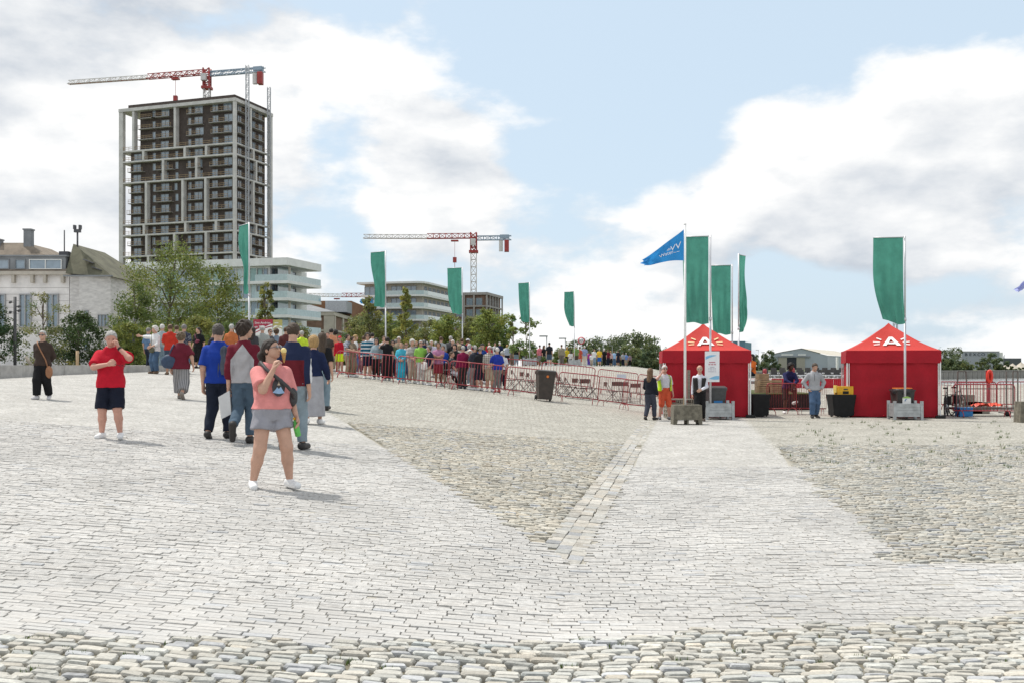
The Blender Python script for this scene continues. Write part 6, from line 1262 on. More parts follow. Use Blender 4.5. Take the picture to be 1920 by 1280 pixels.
# strollers on the left
a1, j1 = person(80, 620, 748, 6, 'woman in a brown fleece and black trousers with hands behind her back', BROWN, BLACK, ('short', GRH), sleeve=1, arms=('back', 'back'), legs='step', fem=True, w=1.08, shades=SG, shoe=(.6, .58, .58), loose=1.5, hem=.49, group=WALK, jacket=1)
a2, j2 = person(208, 620, 822, 10, 'heavy man in a red polo shirt and navy shorts, one hand at his cheek', RED, (.010, .013, .026), ('crop', GRH), arms=('chest', 'phone'), legs='wide', blen=.50, w=1.17, belly=.026, look=(12, 16), hem=.475, loose=1.4, shoe=WT, skin='pink', group=WALK)
a3, j3 = person(291, 612, 700, -25, 'white-haired woman in a white blouse and jeans pointing with outstretched arm', WHITE, JEANS, ('curly', WHH), sleeve=.75, arms=('point', 'front'), fem=True, w=1.05, hem=.47, look=(-30, 0), shoe=TN, group=WALK, loose=1.4)
person(278, 622, 694, 150, 'person in a blue top half hidden behind the pointing woman', (.10, .17, .28), DJEANS, ('short', SALT), group=WALK, H=1.68)
person(304, 608, 694, 170, 'grey-haired person in a pale blue shirt and jeans behind the pointing woman', (.34, .40, .42), LJEANS, ('short', WHH), group=WALK)
person(319, 608, 702, 200, 'man in a plain red T-shirt and denim shorts seen from behind', (.48, .035, .02), (.05, .07, .11), ('fringe', BRH), blen=.62, w=1.1, hem=.485, shoe=TN, arms=('front', 'front'), group=WALK, skin='tan')
person(331, 610, 694, 185, 'man in a grey shirt whose head shows behind the red T-shirt', (.25, .25, .22), DJEANS, ('short', BRH), group=WALK)
person(345, 608, 700, 180, 'grey-haired man in a dark floral shirt seen from behind', ('floral', (.03, .035, .06), (.32, .33, .36)), JEANS, ('short', SALT), w=1.1, hem=.48, group=WALK)
a6, j6 = person(339, 623, 748, 188, 'woman in a maroon shirt and wide striped trousers walking away', MAROON, ('vstripes', (.34, .33, .33), (.12, .12, .13)), ('curly', (.13, .09, .055)), arms=('bag', 'side'), legs='walk2', fem=True, w=1.18, hem=.46, loose=2.4, blen=.88, shoe=(.25, .22, .19), shades=SG, look=(-30, 0), group=WALK)
a8, j8 = person(372, 614, 690, -10, 'woman dressed in black with a maroon sling bag and bare calves', BLACK, BLACK, ('pony', DKH), blen=.76, fem=True, w=1.2, hem=.50, look=(-25, 0), group=WALK, arms=('relax', 'relax'), shoe=DK)
person(391, 622, 693, 100, 'person in a light blue cap and dark jacket bending forward', (.02, .022, .04), DJEANS, ('bald', GRH), cap=(.06, .38, .60), sleeve=1, lean=(0, -.10), arms=('hold', 'hold'), group=WALK, look=(0, 25), jacket=1)
a10, j10 = person(409, 608, 822, 176, 'man in a bright blue T-shirt and dark jeans walking away', (.012, .045, .30), DJEANS, ('short', (.075, .065, .058)), legs='step', arms=('relax', 'side'), hem=.485, shoe=DK, group=WALK, w=1.05)
a11, j11 = person(457, 604, 831, 184, 'dark-haired youth in a grey top with maroon sleeves and jeans', ('raglan', (.40, .39, .40), (.13, .012, .025), 1.42, .178), (.075, .115, .16), ('curly', (.035, .022, .015)), sleeve=.78, legs='lift', hem=.50, look=(-52, 0), shoe=DK, group=WALK, w=.88, blen=.95)
a12, j12 = person(509, 637, 915, 30, 'woman in a pink T-shirt and grey shorts eating an ice cream', (.70, .265, .255), (.30, .30, .335), ('pony', (.028, .019, .014)), arms=('eat', 'relax'), legs='wide', fem=True, blen=.25, w=1.30, belly=.02, look=(40, -13), hem=.535, loose=1.6, sleeve=.42, shoe=WT, wide=.035, shades=(.10, .09, .10), group=WALK)
a13, j13 = person(549, 598, 836, 180, 'tall youth in a navy and maroon sweater with white sleeve stripes', ('yoke', (.13, .014, .022), (.016, .024, .062), 1.36, .196, .283), (.23, .29, .33), ('short', (.060, .038, .024)), sleeve=.80, legs='step', hem=.505, look=(0, 8), shoe=DK, group=WALK, w=1.0, arms=('side', 'side'))
a14, j14 = person(588, 630, 795, 182, 'blonde woman in a short navy jacket and long pale grey skirt', NAVY, (.36, .36, .385), ('bob', BLH), sleeve=1, skirt=True, blen=.92, legs='step', fem=True, hem=.545, shoe=WT, arms=('swingf', 'side'), group=WALK, w=1.05, jacket=1)
person(604, 622, 770, 186, 'woman with very long brown hair, black top and jeans', BLACK, LJEANS, ('long', (.060, .038, .022)), fem=True, legs='walk', shoe=DK, group=WALK, w=.95, hem=.53)
BACK = 'walkers further up the ramp'
for px, hd, ft, yaw, lab, tp, bt, hr_, kw in (
    (434, 605, 700, 170, 'grey-haired walker with an orange scarf beside the blue shirt', (.45, .14, .05), BLACK, ('short', GRH), {}),
    (443, 617, 698, 175, 'white-haired short person in navy between blue shirt and dark-haired youth', NAVY, DJEANS, ('short', WHH), {}),
    (474, 614, 704, 165, 'woman with dark loose hair and a yellow bow behind the ice cream', (.05, .05, .055), DJEANS, ('long', (.035, .022, .016)), dict(fem=True)),
    (492, 608, 700, 190, 'man in a grey T-shirt and white cap before the red board', (.33, .35, .33), KHAKI, ('short', GRH), dict(cap=(.66, .64, .6), w=1.1)),
    (506, 617, 696, 40, 'youth with glasses facing us below the information board', (.10, .10, .11), DJEANS, ('short', BRH), dict(shades=SG)),
    (518, 617, 696, 200, 'curly-haired walker in grey blue below the olive panel', (.20, .25, .32), DJEANS, ('curly', BRH), {}),
    (536, 612, 702, 180, 'dark-haired walker half hidden by the tall youth', (.10, .03, .03), DJEANS, ('short', BRH), {}),
    (566, 620, 700, 215, 'grey-haired man with a neon collar beside the tall youth', (.55, .72, .05), GREY, ('short', GRH), {}),
    (614, 623, 698, 8, 'man in a dark olive T-shirt carrying a cardboard tray', (.075, .068, .058), KHAKI, ('crop', BRH), dict(blen=.52, arms=('hold', 'side'), w=1.12, skin='pink')),
    (621, 616, 696, 180, 'walker in a pale orange shirt seen from behind', (.62, .28, .16), KHAKI, ('short', DKH), dict(w=1.1)),
    (629, 619, 695, 180, 'walker with black hair and a dark shirt beside the orange shirt', DGREY, DJEANS, ('curly', DKH), {}),
    (637, 630, 700, 10, 'man in a red jacket and red cap with neon yellow shorts', RED, (.62, .80, .02), ('bald', GRH), dict(cap=RED, sleeve=1, blen=.42, hem=.53)),
): person(px, hd, ft, yaw, lab, tp, bt, hr_, group=BACK, **kw)
# the group behind the barriers
for px, hd, ft, yaw, lab, tp, bt, hr_, kw in (
    (652, 627, 708, 60, 'man in a checked shirt and khaki trousers with headphones, first behind the barriers', ('plaid', (.42, .44, .48), (.05, .06, .10)), KHAKI, ('short', BRH), dict(phones=True, arms=('rail', 'rail'))),
    (661, 631, 706, 70, 'man in khaki with headphones next to the checked shirt', (.22, .17, .12), (.25, .20, .14), ('short', BRH), dict(phones=True, arms=('rail', 'front'))),
    (666, 628, 700, 100, 'blonde woman in a white shirt and blue skirt', WHITE, (.10, .14, .30), ('long', BLH), dict(fem=True)),
    (673, 641, 700, 20, 'child in a red top behind the barriers', (.40, .02, .04), (.35, .16, .18), ('short', BRH), dict(H=1.35)),
    (689, 625, 710, 8, 'man in a blue sweater with white stripes and dark shorts', ('stripes', (.012, .11, .18), (.62, .66, .68), 42), (.012, .016, .035), ('curly', (.06, .05, .042)), dict(sleeve=1, blen=.50, shades=SG)),
    (698, 624, 698, 180, 'dark-haired person in white behind the striped sweater', WHITE, DJEANS, ('short', DKH), {}),
    (706, 634, 712, -6, 'dark-haired woman in a denim jacket over a yellow top', (.30, .38, .42), BLACK, ('long', DKH), dict(fem=True, shades=SG, sleeve=.95, jacket=1, arms=('front', 'relax'), shoe=WT)),
    (720, 630, 704, 15, 'man in a pale shirt behind the black dress', (.50, .46, .44), DJEANS, ('short', BRH), {}),
    (726, 632, 716, 205, 'woman in a long black dress filming with a phone', BLACK, BLACK, ('bun', DKH), dict(fem=True, skirt=True, blen=1.0, arms=('relax', 'camera'), w=1.12, sleeve=.3)),
    (736, 638, 708, 10, 'woman in olive green with headphones', (.10, .12, .06), DJEANS, ('bob', DKH), dict(fem=True, phones=True, shades=SG)),
    (748, 631, 706, -5, 'white-haired man in a blue shirt and tan jacket', (.30, .24, .17), KHAKI, ('short', WHH), dict(shades=SG, sleeve=1)),
    (752, 642, 718, 5, 'woman dressed all in turquoise with a black belt bag', TEAL, (.03, .44, .62), ('crop', (.30, .20, .13)), dict(fem=True, sleeve=1, arms=('front', 'front'), loose=1.8, shoe=WT)),
    (762, 642, 714, 0, 'woman with reddish hair in a pale blue top and jeans', (.45, .52, .62), JEANS, ('short', (.24, .12, .06)), dict(fem=True, shades=SG, arms=('front', 'hold'))),
    (773, 637, 718, 18, 'white-haired woman in a striped top and beige trousers', ('stripes', (.50, .48, .46), (.15, .15, .16), 110), BEIGE, ('curly', WHH), dict(fem=True, w=1.12, arms=('front', 'relax'))),
    (780, 639, 704, 30, 'grey blonde person in dark blue peering between two heads', DGREY, DJEANS, ('short', BLH), {}),
    (789, 638, 722, 15, 'man in a bright green T-shirt and pale trousers with headphones', GREEN, (.55, .54, .52), ('short', GRH), dict(phones=True, shades=SG, sleeve=.4)),
    (795, 637, 704, 160, 'person in dark blue with headphones seen from behind', NAVY, DJEANS, ('short', SALT), dict(phones=True)),
    (800, 640, 704, 200, 'person in black beside the green T-shirt', BLACK, DJEANS, ('short', GRH), {}),
    (809, 638, 706, 10, 'white-haired person in a pale lilac shirt', (.58, .52, .64), BEIGE, ('short', WHH), {}),
    (805, 648, 725, -55, 'woman in a navy tunic and white trousers with a white tote bag', (.016, .022, .045), CREAM, ('curly', SALT), dict(fem=True, phones=True, hem=.42, w=1.12, arms=('hold', 'relax'))),
    (822, 642, 722, 2, 'man in a plum shirt and maroon shorts with folded arms', (.44, .20, .34), (.28, .035, .05), ('crop', BRH), dict(phones=True, arms=('cross', 'cross'), blen=.50, w=1.12, skin='tan')),
    (831, 648, 720, -15, 'boy in a blue T-shirt and beige trousers', (.02, .08, .42), BEIGE, ('short', BRH), {}),
    (827, 631, 704, 170, 'tall man in a light grey shirt behind the plum shirt', (.36, .38, .38), DJEANS, ('crop', BRH), {}),
    (849, 637, 706, 0, 'elderly woman in a black dress below the banner pole', BLACK, BLACK, ('short', WHH), dict(fem=True, skirt=True)),
    (853, 645, 722, -20, 'dark-haired woman in a black jacket pushing the wheelchair', (.02, .02, .021), BLACK, ('bob', DKH), dict(fem=True, sleeve=1, arms=('hold', 'hold'), jacket=1)),
    (866, 634, 704, 180, 'man in navy behind the banner pole', NAVY, DJEANS, ('crop', BRH), {}),
    (877, 635, 704, 160, 'person in a red jacket and pale cap behind the headphones', RED, DJEANS, ('short', BRH), dict(cap=(.5, .5, .52), sleeve=1)),
    (862, 646, 722, -120, 'person with sandy hair in a pale top beside the maroon sweater', (.52, .50, .46), KHAKI, ('bob', (.36, .27, .16)), dict(fem=True)),
    (868, 648, 733, -150, 'broad man in a maroon sweater and dark trousers with headphones', (.20, .012, .055), (.035, .035, .036), ('short', GRH), dict(phones=True, sleeve=1, w=1.2, arms=('relax', 'relax'), shoe=(.02, .03, .05))),
    (881, 656, 722, 20, 'short white-haired woman in cream', CREAM, LJEANS, ('curly', (.70, .69, .66)), dict(fem=True)),
    (880, 645, 716, 180, 'grey-haired person in beige behind the maroon sweater', BEIGE, KHAKI, ('bob', GRH), {}),
    (890, 647, 735, -130, 'grey-haired man in a charcoal polo and grey trousers with headphones', (.035, .04, .055), (.24, .20, .19), ('short', GRH), dict(phones=True, arms=('front', 'front'), w=1.1)),
    (900, 650, 735, -140, 'man in a black polo and navy shorts with headphones', (.018, .02, .024), (.022, .03, .05), ('fringe', SALT), dict(phones=True, arms=('relax', 'front'), blen=.56)),
    (904, 644, 718, 150, 'man in a blue jacket and dark cap', (.015, .05, .22), DJEANS, ('bald', GRH), dict(cap=DK, sleeve=1)),
    (918, 648, 735, 4, 'man in a brown checked shirt and khaki shorts with sunglasses', ('plaid', (.50, .48, .44), (.10, .07, .05)), KHAKI, ('short', WHH), dict(phones=True, shades=SG, blen=.55, w=1.1, arms=('relax', 'front'))),
    (932, 651, 740, -150, 'man in a royal blue shirt and grey trousers resting his arm on the rail', (.02, .045, .33), (.20, .20, .19), ('short', WHH), dict(arms=('relax', 'rail'), w=1.08, phones=True, shoe=(.5, .1, .1))),
    (942, 668, 727, -160, 'person in white half hidden behind the royal blue shirt', (.66, .68, .72), DJEANS, ('short', GRH), dict(H=1.55)),
    (845, 630, 700, 180, 'person in a dark top at the edge of the young trees', DGREY, DJEANS, ('short', GRH), {}),
    (858, 640, 712, 10, 'person in white and black between two black jackets', (.10, .10, .10), BLACK, ('short', BRH), {}),
    (682, 630, 698, 190, 'walker in grey passing behind the striped sweater', (.30, .30, .30), DJEANS, ('short', BRH), {}),
    (742, 636, 702, 190, 'walker in a white shirt behind the olive top', (.60, .60, .60), KHAKI, ('short', SALT), {}),
    (817, 640, 702, 190, 'walker in a pale green shirt behind folded arms', (.40, .46, .36), KHAKI, ('short', GRH), {}),
): person(px, hd, ft, yaw, lab, tp, bt, hr_, skin=kw.pop('skin', 'fair'), **kw)
# people on the crest
for px, hd, ft, yaw, lab, tp, bt, hr_, kw in (
    (917, 640, 684, 0, 'person in a red jacket on the crest above the checked shirt', RED, DJEANS, ('short', BRH), dict(sleeve=1)),
    (928, 641, 684, 20, 'dark-haired person in white on the crest', (.6, .6, .6), DJEANS, ('short', DKH), {}),
    (937, 640, 684, 190, 'white-haired man in a navy jacket on the crest', NAVY, DGREY, ('short', WHH), dict(sleeve=1)),
    (951, 646, 685, 180, 'woman in a pale blue grey blouse and dark trousers on the crest', (.40, .44, .52), DJEANS, ('bob', BLH), dict(fem=True, sleeve=.8, w=1.12)),
    (960, 647, 685, 190, 'woman in brown on the crest', (.16, .13, .10), (.16, .13, .10), ('long', BRH), dict(fem=True)),
    (968, 642, 684, 180, 'man in a black T-shirt and jeans on the crest', BLACK, LJEANS, ('short', DKH), {}),
    (981, 648, 685, 170, 'woman in a grey tank top and denim shorts on the crest', GREY, (.12, .17, .24), ('bun', BRH), dict(fem=True, sleeve=0, blen=.38, skin='tan')),
    (1012, 648, 687, 185, 'woman in a bright pink top and grey skirt', PINK, ('stripes', (.30, .28, .28), (.12, .11, .11), 120), ('short', DKH), dict(fem=True, skirt=True, blen=.66, sleeve=.7)),
    (1020, 648, 687, 60, 'woman in black trousers with long light brown hair beside the pink top', BLACK, BLACK, ('long', BRH), dict(fem=True, legs='walk')),
    (1030, 643, 687, 175, 'tall man in a black T-shirt and denim shorts', (.014, .015, .02), (.06, .09, .14), ('short', DKH), dict(blen=.5)),
    (1053, 647, 687, 180, 'man in a beige jacket and grey trousers', (.28, .25, .19), (.16, .14, .13), ('crop', BRH), dict(sleeve=1, w=1.12, jacket=1)),
    (1063, 652, 687, 190, 'woman in a mustard yellow top and black skirt', (.55, .44, .03), BLACK, ('bob', BLH), dict(fem=True, skirt=True, blen=.7)),
    (1069, 660, 687, 185, 'child in a white T-shirt and dark jeans', WHITE, DJEANS, ('curly', BRH), dict(H=1.25)),
    (1080, 648, 687, 175, 'white-haired person in an olive green shirt beside the banner pole', OLIVE, (.09, .07, .05), ('short', WHH), dict(w=1.2)),
    (1087, 651, 687, 180, 'woman in a coral red dress', (.52, .09, .05), (.52, .09, .05), ('short', BRH), dict(fem=True, skirt=True, blen=.6)),
    (1096, 649, 687, 180, 'white-haired man in a light blue checked shirt and cream trousers', ('plaid', (.34, .42, .62), (.16, .2, .36)), CREAM, ('short', WHH), dict(w=1.12)),
    (1104, 660, 687, 170, 'small person in a purple and magenta outfit', (.34, .05, .24), (.10, .06, .32), ('short', BRH), dict(H=1.4)),
    (1114, 656, 688, 10, 'person in a white shirt and pale jeans among the crest crowd', WHITE, LJEANS, ('short', BRH), {}),
    (1109, 664, 688, 0, 'small child in white in front of the crest crowd', WHITE, BEIGE, ('short', BRH), dict(H=1.1)),
    (1124, 655, 688, 175, 'man in a yellow shirt and bright blue shorts', (.70, .46, .04), (.03, .14, .48), ('crop', GRH), dict(blen=.5, w=1.1)),
    (1133, 655, 688, 180, 'white-haired person in black beside the yellow shirt', BLACK, BLACK, ('short', WHH), {}),
    (1140, 657, 688, 180, 'person in a dark maroon top next to the black outfit', MAROON, DJEANS, ('short', BRH), {}),
    (1145, 660, 689, 190, 'woman in a pink blouse and black skirt', (.52, .36, .36), BLACK, ('short', BLH), dict(fem=True, skirt=True, blen=.7)),
    (1152, 660, 689, 180, 'person in a light blue top and jeans on the crest', SKYB, JEANS, ('short', BRH), {}),
    (1159, 658, 689, 200, 'woman in a navy dress on the crest', (.014, .016, .03), (.014, .016, .03), ('short', DKH), dict(fem=True, skirt=True, blen=.6)),
    (1168, 664, 690, 180, 'man in a grey patterned shirt near the end of the crest', ('floral', (.34, .36, .40), (.18, .20, .24)), DJEANS, ('short', BRH), {}),
    (1174, 665, 690, 180, 'person in a blue shirt and shorts near the end of the crest', (.16, .26, .56), BEIGE, ('crop', GRH), dict(blen=.5)),
    (1181, 667, 690, 190, 'last person on the crest, in a checked shirt and black trousers', ('plaid', (.36, .26, .30), (.10, .07, .09)), BLACK, ('short', DKH), {}),
):
    H_ = kw.pop('H', 1.63 if kw.get('fem') else 1.74); person(px, hd, ft, yaw, lab, tp, bt, hr_, d=H_*FPX/(ft-hd), H=H_, group=CREST, **kw)
# around the tents
z1, k1 = person(1219, 690, 787, 150, 'woman with curly brown hair in a dark jacket and grey trousers, holding a coat', (.016, .018, .026), (.05, .055, .075), ('long', (.15, .085, .045)), sleeve=1, arms=('relax', 'hold'), legs='step', fem=True, shoe=DK, group=STAGE, jacket=1)
z2, k2 = person(1246, 684, 786, 8, 'man in a neon yellow safety vest, white shirt and orange red shorts', (.60, .58, .62), (.62, .10, .045), ('crop', WHH), arms=('phone', 'relax'), legs='wide', blen=.52, shades=SG, w=1.12, belly=.025, shoe=(.12, .12, .13), group=STAGE, skin='pink', tuck=True, hem=.54)
z3, k3 = person(1312, 684, 789, -10, 'man in a white shirt, black waistcoat and black trousers', (.66, .66, .72), BLACK, ('fringe', (.42, .30, .17)), sleeve=1, arms=('side', 'front'), legs='step', shades=(.25, .22, .2), shoe=(.06, .04, .03), group=STAGE, tuck=True, hem=.54)
z4, k4 = person(1527, 679, 783, 0, 'young man in a grey hoodie and blue jeans looking down', (.36, .365, .385), (.07, .12, .21), ('short', (.07, .05, .035)), sleeve=1, arms=('pocket', 'pocket'), legs='step', look=(0, 24), shoe=DK, group=STAGE, hem=.50, loose=1.3)
z5, k5 = person(1477, 690, 772, 5, 'dark-skinned man in a dark blue jacket leaning on the red barrier', (.022, .024, .085), (.03, .035, .03), ('curly', (.012, .010, .010)), skin='dark', sleeve=1, arms=('lean', 'lean'), legs='knee', blen=.5, lean=(0, -.11), look=(20, 8), shoe=WT, group=STAGE, d=35.0, H=1.78, yoff=.0)
z6, k6 = person(1411, 686, 720, -70, 'girl in an orange top sitting on the wooden boxes', (.70, .16, .03), DJEANS, ('long', DKH), d=40.5, H=1.6, legs='sit', hipz=.30, arms=('lap', 'lap'), fem=True, group=STAGE, zoff=.9)
# ---- things they carry or wear
def bag(e, label, color, centre, size, strap, cat='bag', name='shoulder_bag', soft=2.6, tilt=0.0, sw=.022):
    b = empty(name, e.location, e.rotation_euler.z, label, cat); m_ = pm('bag_'+str(color), color, .6, .15, 12, .2, 40); cx_, cy_, cz_ = centre; sx, sy, sz = size
    def fn(u, v):
        a = u*2*np.pi; ph = (v-.5)*np.pi; c_, s_ = np.cos(a), np.sin(a); g = lambda q: np.sign(q)*np.abs(q)**(2/soft); cp_ = np.abs(np.cos(ph))**(2/soft)
        X = sx*g(c_)*cp_; Y = sy*g(s_)*cp_; Z = sz*g(np.sin(ph))*(1-.08*np.cos(a*2)); ct, st = math.cos(tilt), math.sin(tilt); return cx_+X*ct-Z*st, cy_+Y, cz_+X*st+Z*ct
    wavy(25, 13, fn, 'pouch', m_, b)
    if strap: mb = MB(); mb.tube(strap, sw, 6); mb.build('strap', m_, b)
    return b
def S3(j, *pts): return [tuple(np.array(p)*j['H']) for p in pts]
H = j1['H']; bag(a1, 'tan leather bag worn across the brown fleece', (.30, .14, .07), (.115*H, -.075*H, .40*H), (.075, .03, .13), S3(j1, (-.07, -.02, .842), (-.045, -.072, .80), (.01, -.098, .70), (.07, -.092, .58), (.10, -.08, .46)), sw=.014)
H = j3['H']; bag(a3, 'round olive bag hanging before the white blouse', (.09, .09, .055), (.02*H, -.125*H, .50*H), (.13, .04, .10), S3(j3, (-.06, -.03, .83), (-.03, -.09, .74), (.01, -.12, .56)), sw=.012)
H = j6['H']; bag(a6, 'large soft blue shoulder bag carried by the woman in maroon', (.035, .06, .11), (.165*H, .03*H, .565*H), (.19, .10, .17), S3(j6, (.09, .05, .82), (.13, .06, .74), (.15, .06, .64)), sw=.022, tilt=-.35)
H = j8['H']; bag(a8, 'maroon sling bag across the black T-shirt', (.16, .02, .05), (.03*H, -.12*H, .66*H), (.11, .045, .065), S3(j8, (-.08, -.03, .835), (-.03, -.10, .76), (.03, -.115, .67)), sw=.014, tilt=.4)
H = j12['H']; bag(a12, 'black and white patterned pouch on a black strap worn by the ice cream woman', ('x',) and (.05, .05, .052), (.135*H, -.03*H, .615*H), (.055, .06, .10), S3(j12, (-.065, .055, .835), (-.075, .0, .85), (-.055, -.075, .80), (.0, -.135, .745), (.065, -.14, .69), (.125, -.09, .64), (.135, -.05, .60)), sw=.021)
mb = MB(); H = j2['H']; c_ = np.array([0, .004, .846])*H; mb.tube([(c_[0]+.040*H*math.cos(a), c_[1]+.040*H*math.sin(a), c_[2]+.010*H*math.sin(a)) for a in np.linspace(-1.2, math.pi+1.2, 16)], .011*H, 7); mb.build('collar', patmat(RED), a2)
# ice cream cone and bottle
hp = j12['hr']((0.0, -.088, -.036)); cn = empty('ice_cream', wpt(a12, hp), 0, 'yellow ice cream in a wafer cone held to the mouth', 'ice cream'); cn.rotation_euler = (R(8), 0, 0)
mb = MB(); mb.lathe([(.004, -.125), (.012, -.10), (.024, -.03), (.027, -.028), (.027, -.012)], 14); mb.build('cone', pm('wafer', (.52, .30, .10), .8, .15, 40), cn); mb = MB(); mb.lathe([(.020, -.014), (.031, 0), (.033, .016), (.026, .034), (.012, .044), (.003, .047)], 16); mb.build('scoop', pm('vanilla_ice', (.78, .62, .25), .5, .08, 20), cn)
bt = empty('drink_bottle', wpt(a12, j12['wr'][1]+np.array([0, -.01, -.13])), 0, 'green drink bottle with a yellow cap held beside the grey shorts', 'bottle'); bt.rotation_euler = (R(12), R(-10), 0)
mb = MB(); mb.lathe([(.028, -.10), (.034, -.09), (.034, .02), (.030, .05), (.014, .085), (.013, .095)], 14); mb.build('bottle', pm('green_plastic', (.12, .50, .10), .25), bt); mb = MB(); mb.lathe([(.016, .095), (.016, .12)], 12); mb.build('cap', M_yel, bt)
# print on the pink shirt: dark oval with blue and white mountain shapes
pr = []; pf = np.array(j12['pf'])
def chest(x, z): a, b, yo = [np.interp(z, pf[:, 0], pf[:, c]) for c in (1, 2, 4)]; q = min(1, abs(x/(a+.045))); return (x, yo-(b+.049)*(1-q**2.4)**(1/2.4), z)
def decal(name, poly, mat, lift):
    n_ = len(poly); c_ = np.mean(poly, 0); V = [chest(*c_)]; F = []
    for rr_ in (.5, 1.0): V += [chest(*(c_+(np.array(p)-c_)*rr_)) for p in poly]
    V = [(x, y-lift, z) for x, y, z in V]; F = [(0, 1+i, 1+(i+1) % n_) for i in range(n_)]; me = bpy.data.meshes.new(name); me.from_pydata(V, [], F+[(1+i, 1+n_+i, 1+n_+(i+1) % n_, 1+(i+1) % n_) for i in range(n_)]); me.materials.append(mat); return link(name, me, a12)
H = j12['H']; cz = .685*H; decal('shirt_print', [(.02+.075*math.cos(a), cz+.105*math.sin(a)) for a in np.linspace(0, 6.28, 20, endpoint=False)], pm('print_dark', (.06, .055, .06), .8), .012)
decal('shirt_print', [(-.05, cz-.06), (-.02, cz-.03), (0, cz), (.02, cz-.02), (.04, cz+.005), (.07, cz-.04), (.09, cz-.065), (.02, cz-.075)], pm('print_blue', (.30, .45, .66), .8), .016); decal('shirt_print', [(.0, cz+.02), (.035, cz+.02), (.02, cz+.085)], pm('print_cream', (.55, .45, .35), .8), .017)
# spectacles in the red man's hand, watch
mb = MB(); q = j2['wr'][0]+np.array([.10, -.03, .0]); mb.tube([q+np.array([.0, 0, .0]), q+np.array([.07, 0, -.015])], .003, 5)
for k in (0, 1): mb.tube([q+np.array([.085+.045*k+.02*math.cos(a), .002*math.cos(a), -.02+.014*math.sin(a)]) for a in np.linspace(0, 6.28, 12, endpoint=False)], .0025, 5, closed=True)
o = mb.build('spectacles', M_rub); o.location = a2.location; o.rotation_euler = (0, 0, a2.rotation_euler.z); tag(o, 'thin dark spectacles held by the man in the red polo', 'spectacles')
w_, e_ = j2['wr'][1], j2['el'][1]; q = w_+(e_-w_)*.14; mb = MB(); dv = (e_-w_)/np.linalg.norm(e_-w_); mb.tube([q-dv*.014, q+dv*.014], .036, 12); mb.build('watch', M_rub, a2)
# jacket thrown over the blue shirt's shoulder, paper bag, cardboard tray, coat, white tote, safety vest, waistcoat
def drape(e, j, label, col, name, cat, fn): b = empty(name, e.location, e.rotation_euler.z, label, cat); wavy(18, 26, fn, 'cloth', pm('drape_'+str(col), col, .85, .15, 9, .3, 40), b); return b
H = j10['H']; sh = j10['sh'][0]
def fj(u, v):
    t = (v-.42)*1.15; w2 = .085+.02*np.sin(v*9); y = np.where(np.abs(t) < .12, t, np.sign(t)*.125)+.012*np.sin(u*14+v*5); z_ = sh[2]+.062-np.maximum(0, np.abs(t)-.10)*.72*H*.62+.012*np.cos(u*9)-.08*(u-.5)**2; return sh[0]+.03+(u-.5)*2*w2, sh[1]+y*1.05+np.sign(t)*.01*np.cos(u*12), z_
drape(a10, j10, 'dark grey jacket slung over the shoulder of the blue T-shirt', (.085, .10, .13), 'slung_jacket', 'jacket', fj)
q = j11['wr'][1]; mb = MB(); mb.add([(q[0]-.02, q[1]-.03, q[2]-.06), (q[0]+.15, q[1]-.02, q[2]-.16), (q[0]+.10, q[1]-.01, q[2]-.50), (q[0]-.05, q[1]-.02, q[2]-.42), (q[0]-.02, q[1]+.03, q[2]-.06), (q[0]+.15, q[1]+.04, q[2]-.16), (q[0]+.10, q[1]+.05, q[2]-.50), (q[0]-.05, q[1]+.04, q[2]-.42)], [(0, 1, 2, 3), (4, 5, 6, 7), (0, 1, 5, 4), (1, 2, 6, 5), (2, 3, 7, 6), (3, 0, 4, 7)])
o = mb.build('paper_bag', pm('paper_white', (.62, .62, .62), .8, .06)); o.location = a11.location; o.rotation_euler = (0, 0, a11.rotation_euler.z); tag(o, 'flat white paper bag hanging beside the grey and maroon top', 'bag')
for e in PEOPLE:
    if 'cardboard tray' in e['label']: tr = e
    if 'white tote' in e['label']: to = e
    if 'turquoise' in e['label']: tq = e
H = tr['h']; mb = MB()
for k in range(6): a = R(-25+12*k); mb.tube([(-.06*H, -.17*H, .54*H), (-.06*H-.14*math.sin(a), -.20*H, .54*H+.16*math.cos(a))], [.012, .022], 6)
o = mb.build('snack_cones', pm('snack_paper', (.45, .28, .06), .8, .2)); o.location = tr.location; tag(o, 'bunch of brown paper snack cones held by the man in olive', 'snack cones', kind=None)
H = to['h']; b = bag(to, 'white canvas tote bag of the woman in navy', (.68, .67, .65), (-.02*H, -.145*H, .49*H), (.21, .05, .15), S3({'H': H}, (.06, -.03, .82), (.05, -.12, .72), (.02, -.15, .58)), soft=5, sw=.014)
H = tq['h']; bag(tq, 'black belt bag on the turquoise outfit', (.02, .02, .022), (-.01*H, -.115*H, .555*H), (.12, .05, .07), None, name='belt_bag')
H = k1['H']; q = k1['wr'][1]; bag(z1, 'black coat bundled over the arm of the woman in dark clothes', (.012, .012, .014), (q[0], q[1]+.02, q[2]-.02), (.15, .17, .12), None, 'coat', 'bundled_coat', 2.2)
def vest(e, j, col, name, label, gapw, zlo, zhi, extra=None):
    pf = np.array(j['pf'])
    def fn(u, v):
        z_ = zlo+(zhi-zlo)*v; a_, b_, yo = [np.interp(z_, pf[:, 0], pf[:, c]) for c in (1, 2, 4)]; th = gapw*(1+.5*v)+u*(2*np.pi-2*gapw*(1+.5*v)); k_ = .052; g = lambda q: np.sign(q)*np.abs(q)**(2/2.4); arm = np.where(np.abs(np.sin(th)) > .8, 1-.0*v, 1)
        return (a_+k_)*g(np.sin(th))*arm, yo-(b_+k_)*g(np.cos(th)), z_+.006*np.sin(th*9)
    o = wavy(50, 16, fn, name, pm('vest_'+str(col), col, .7, .08, 10), e); return o
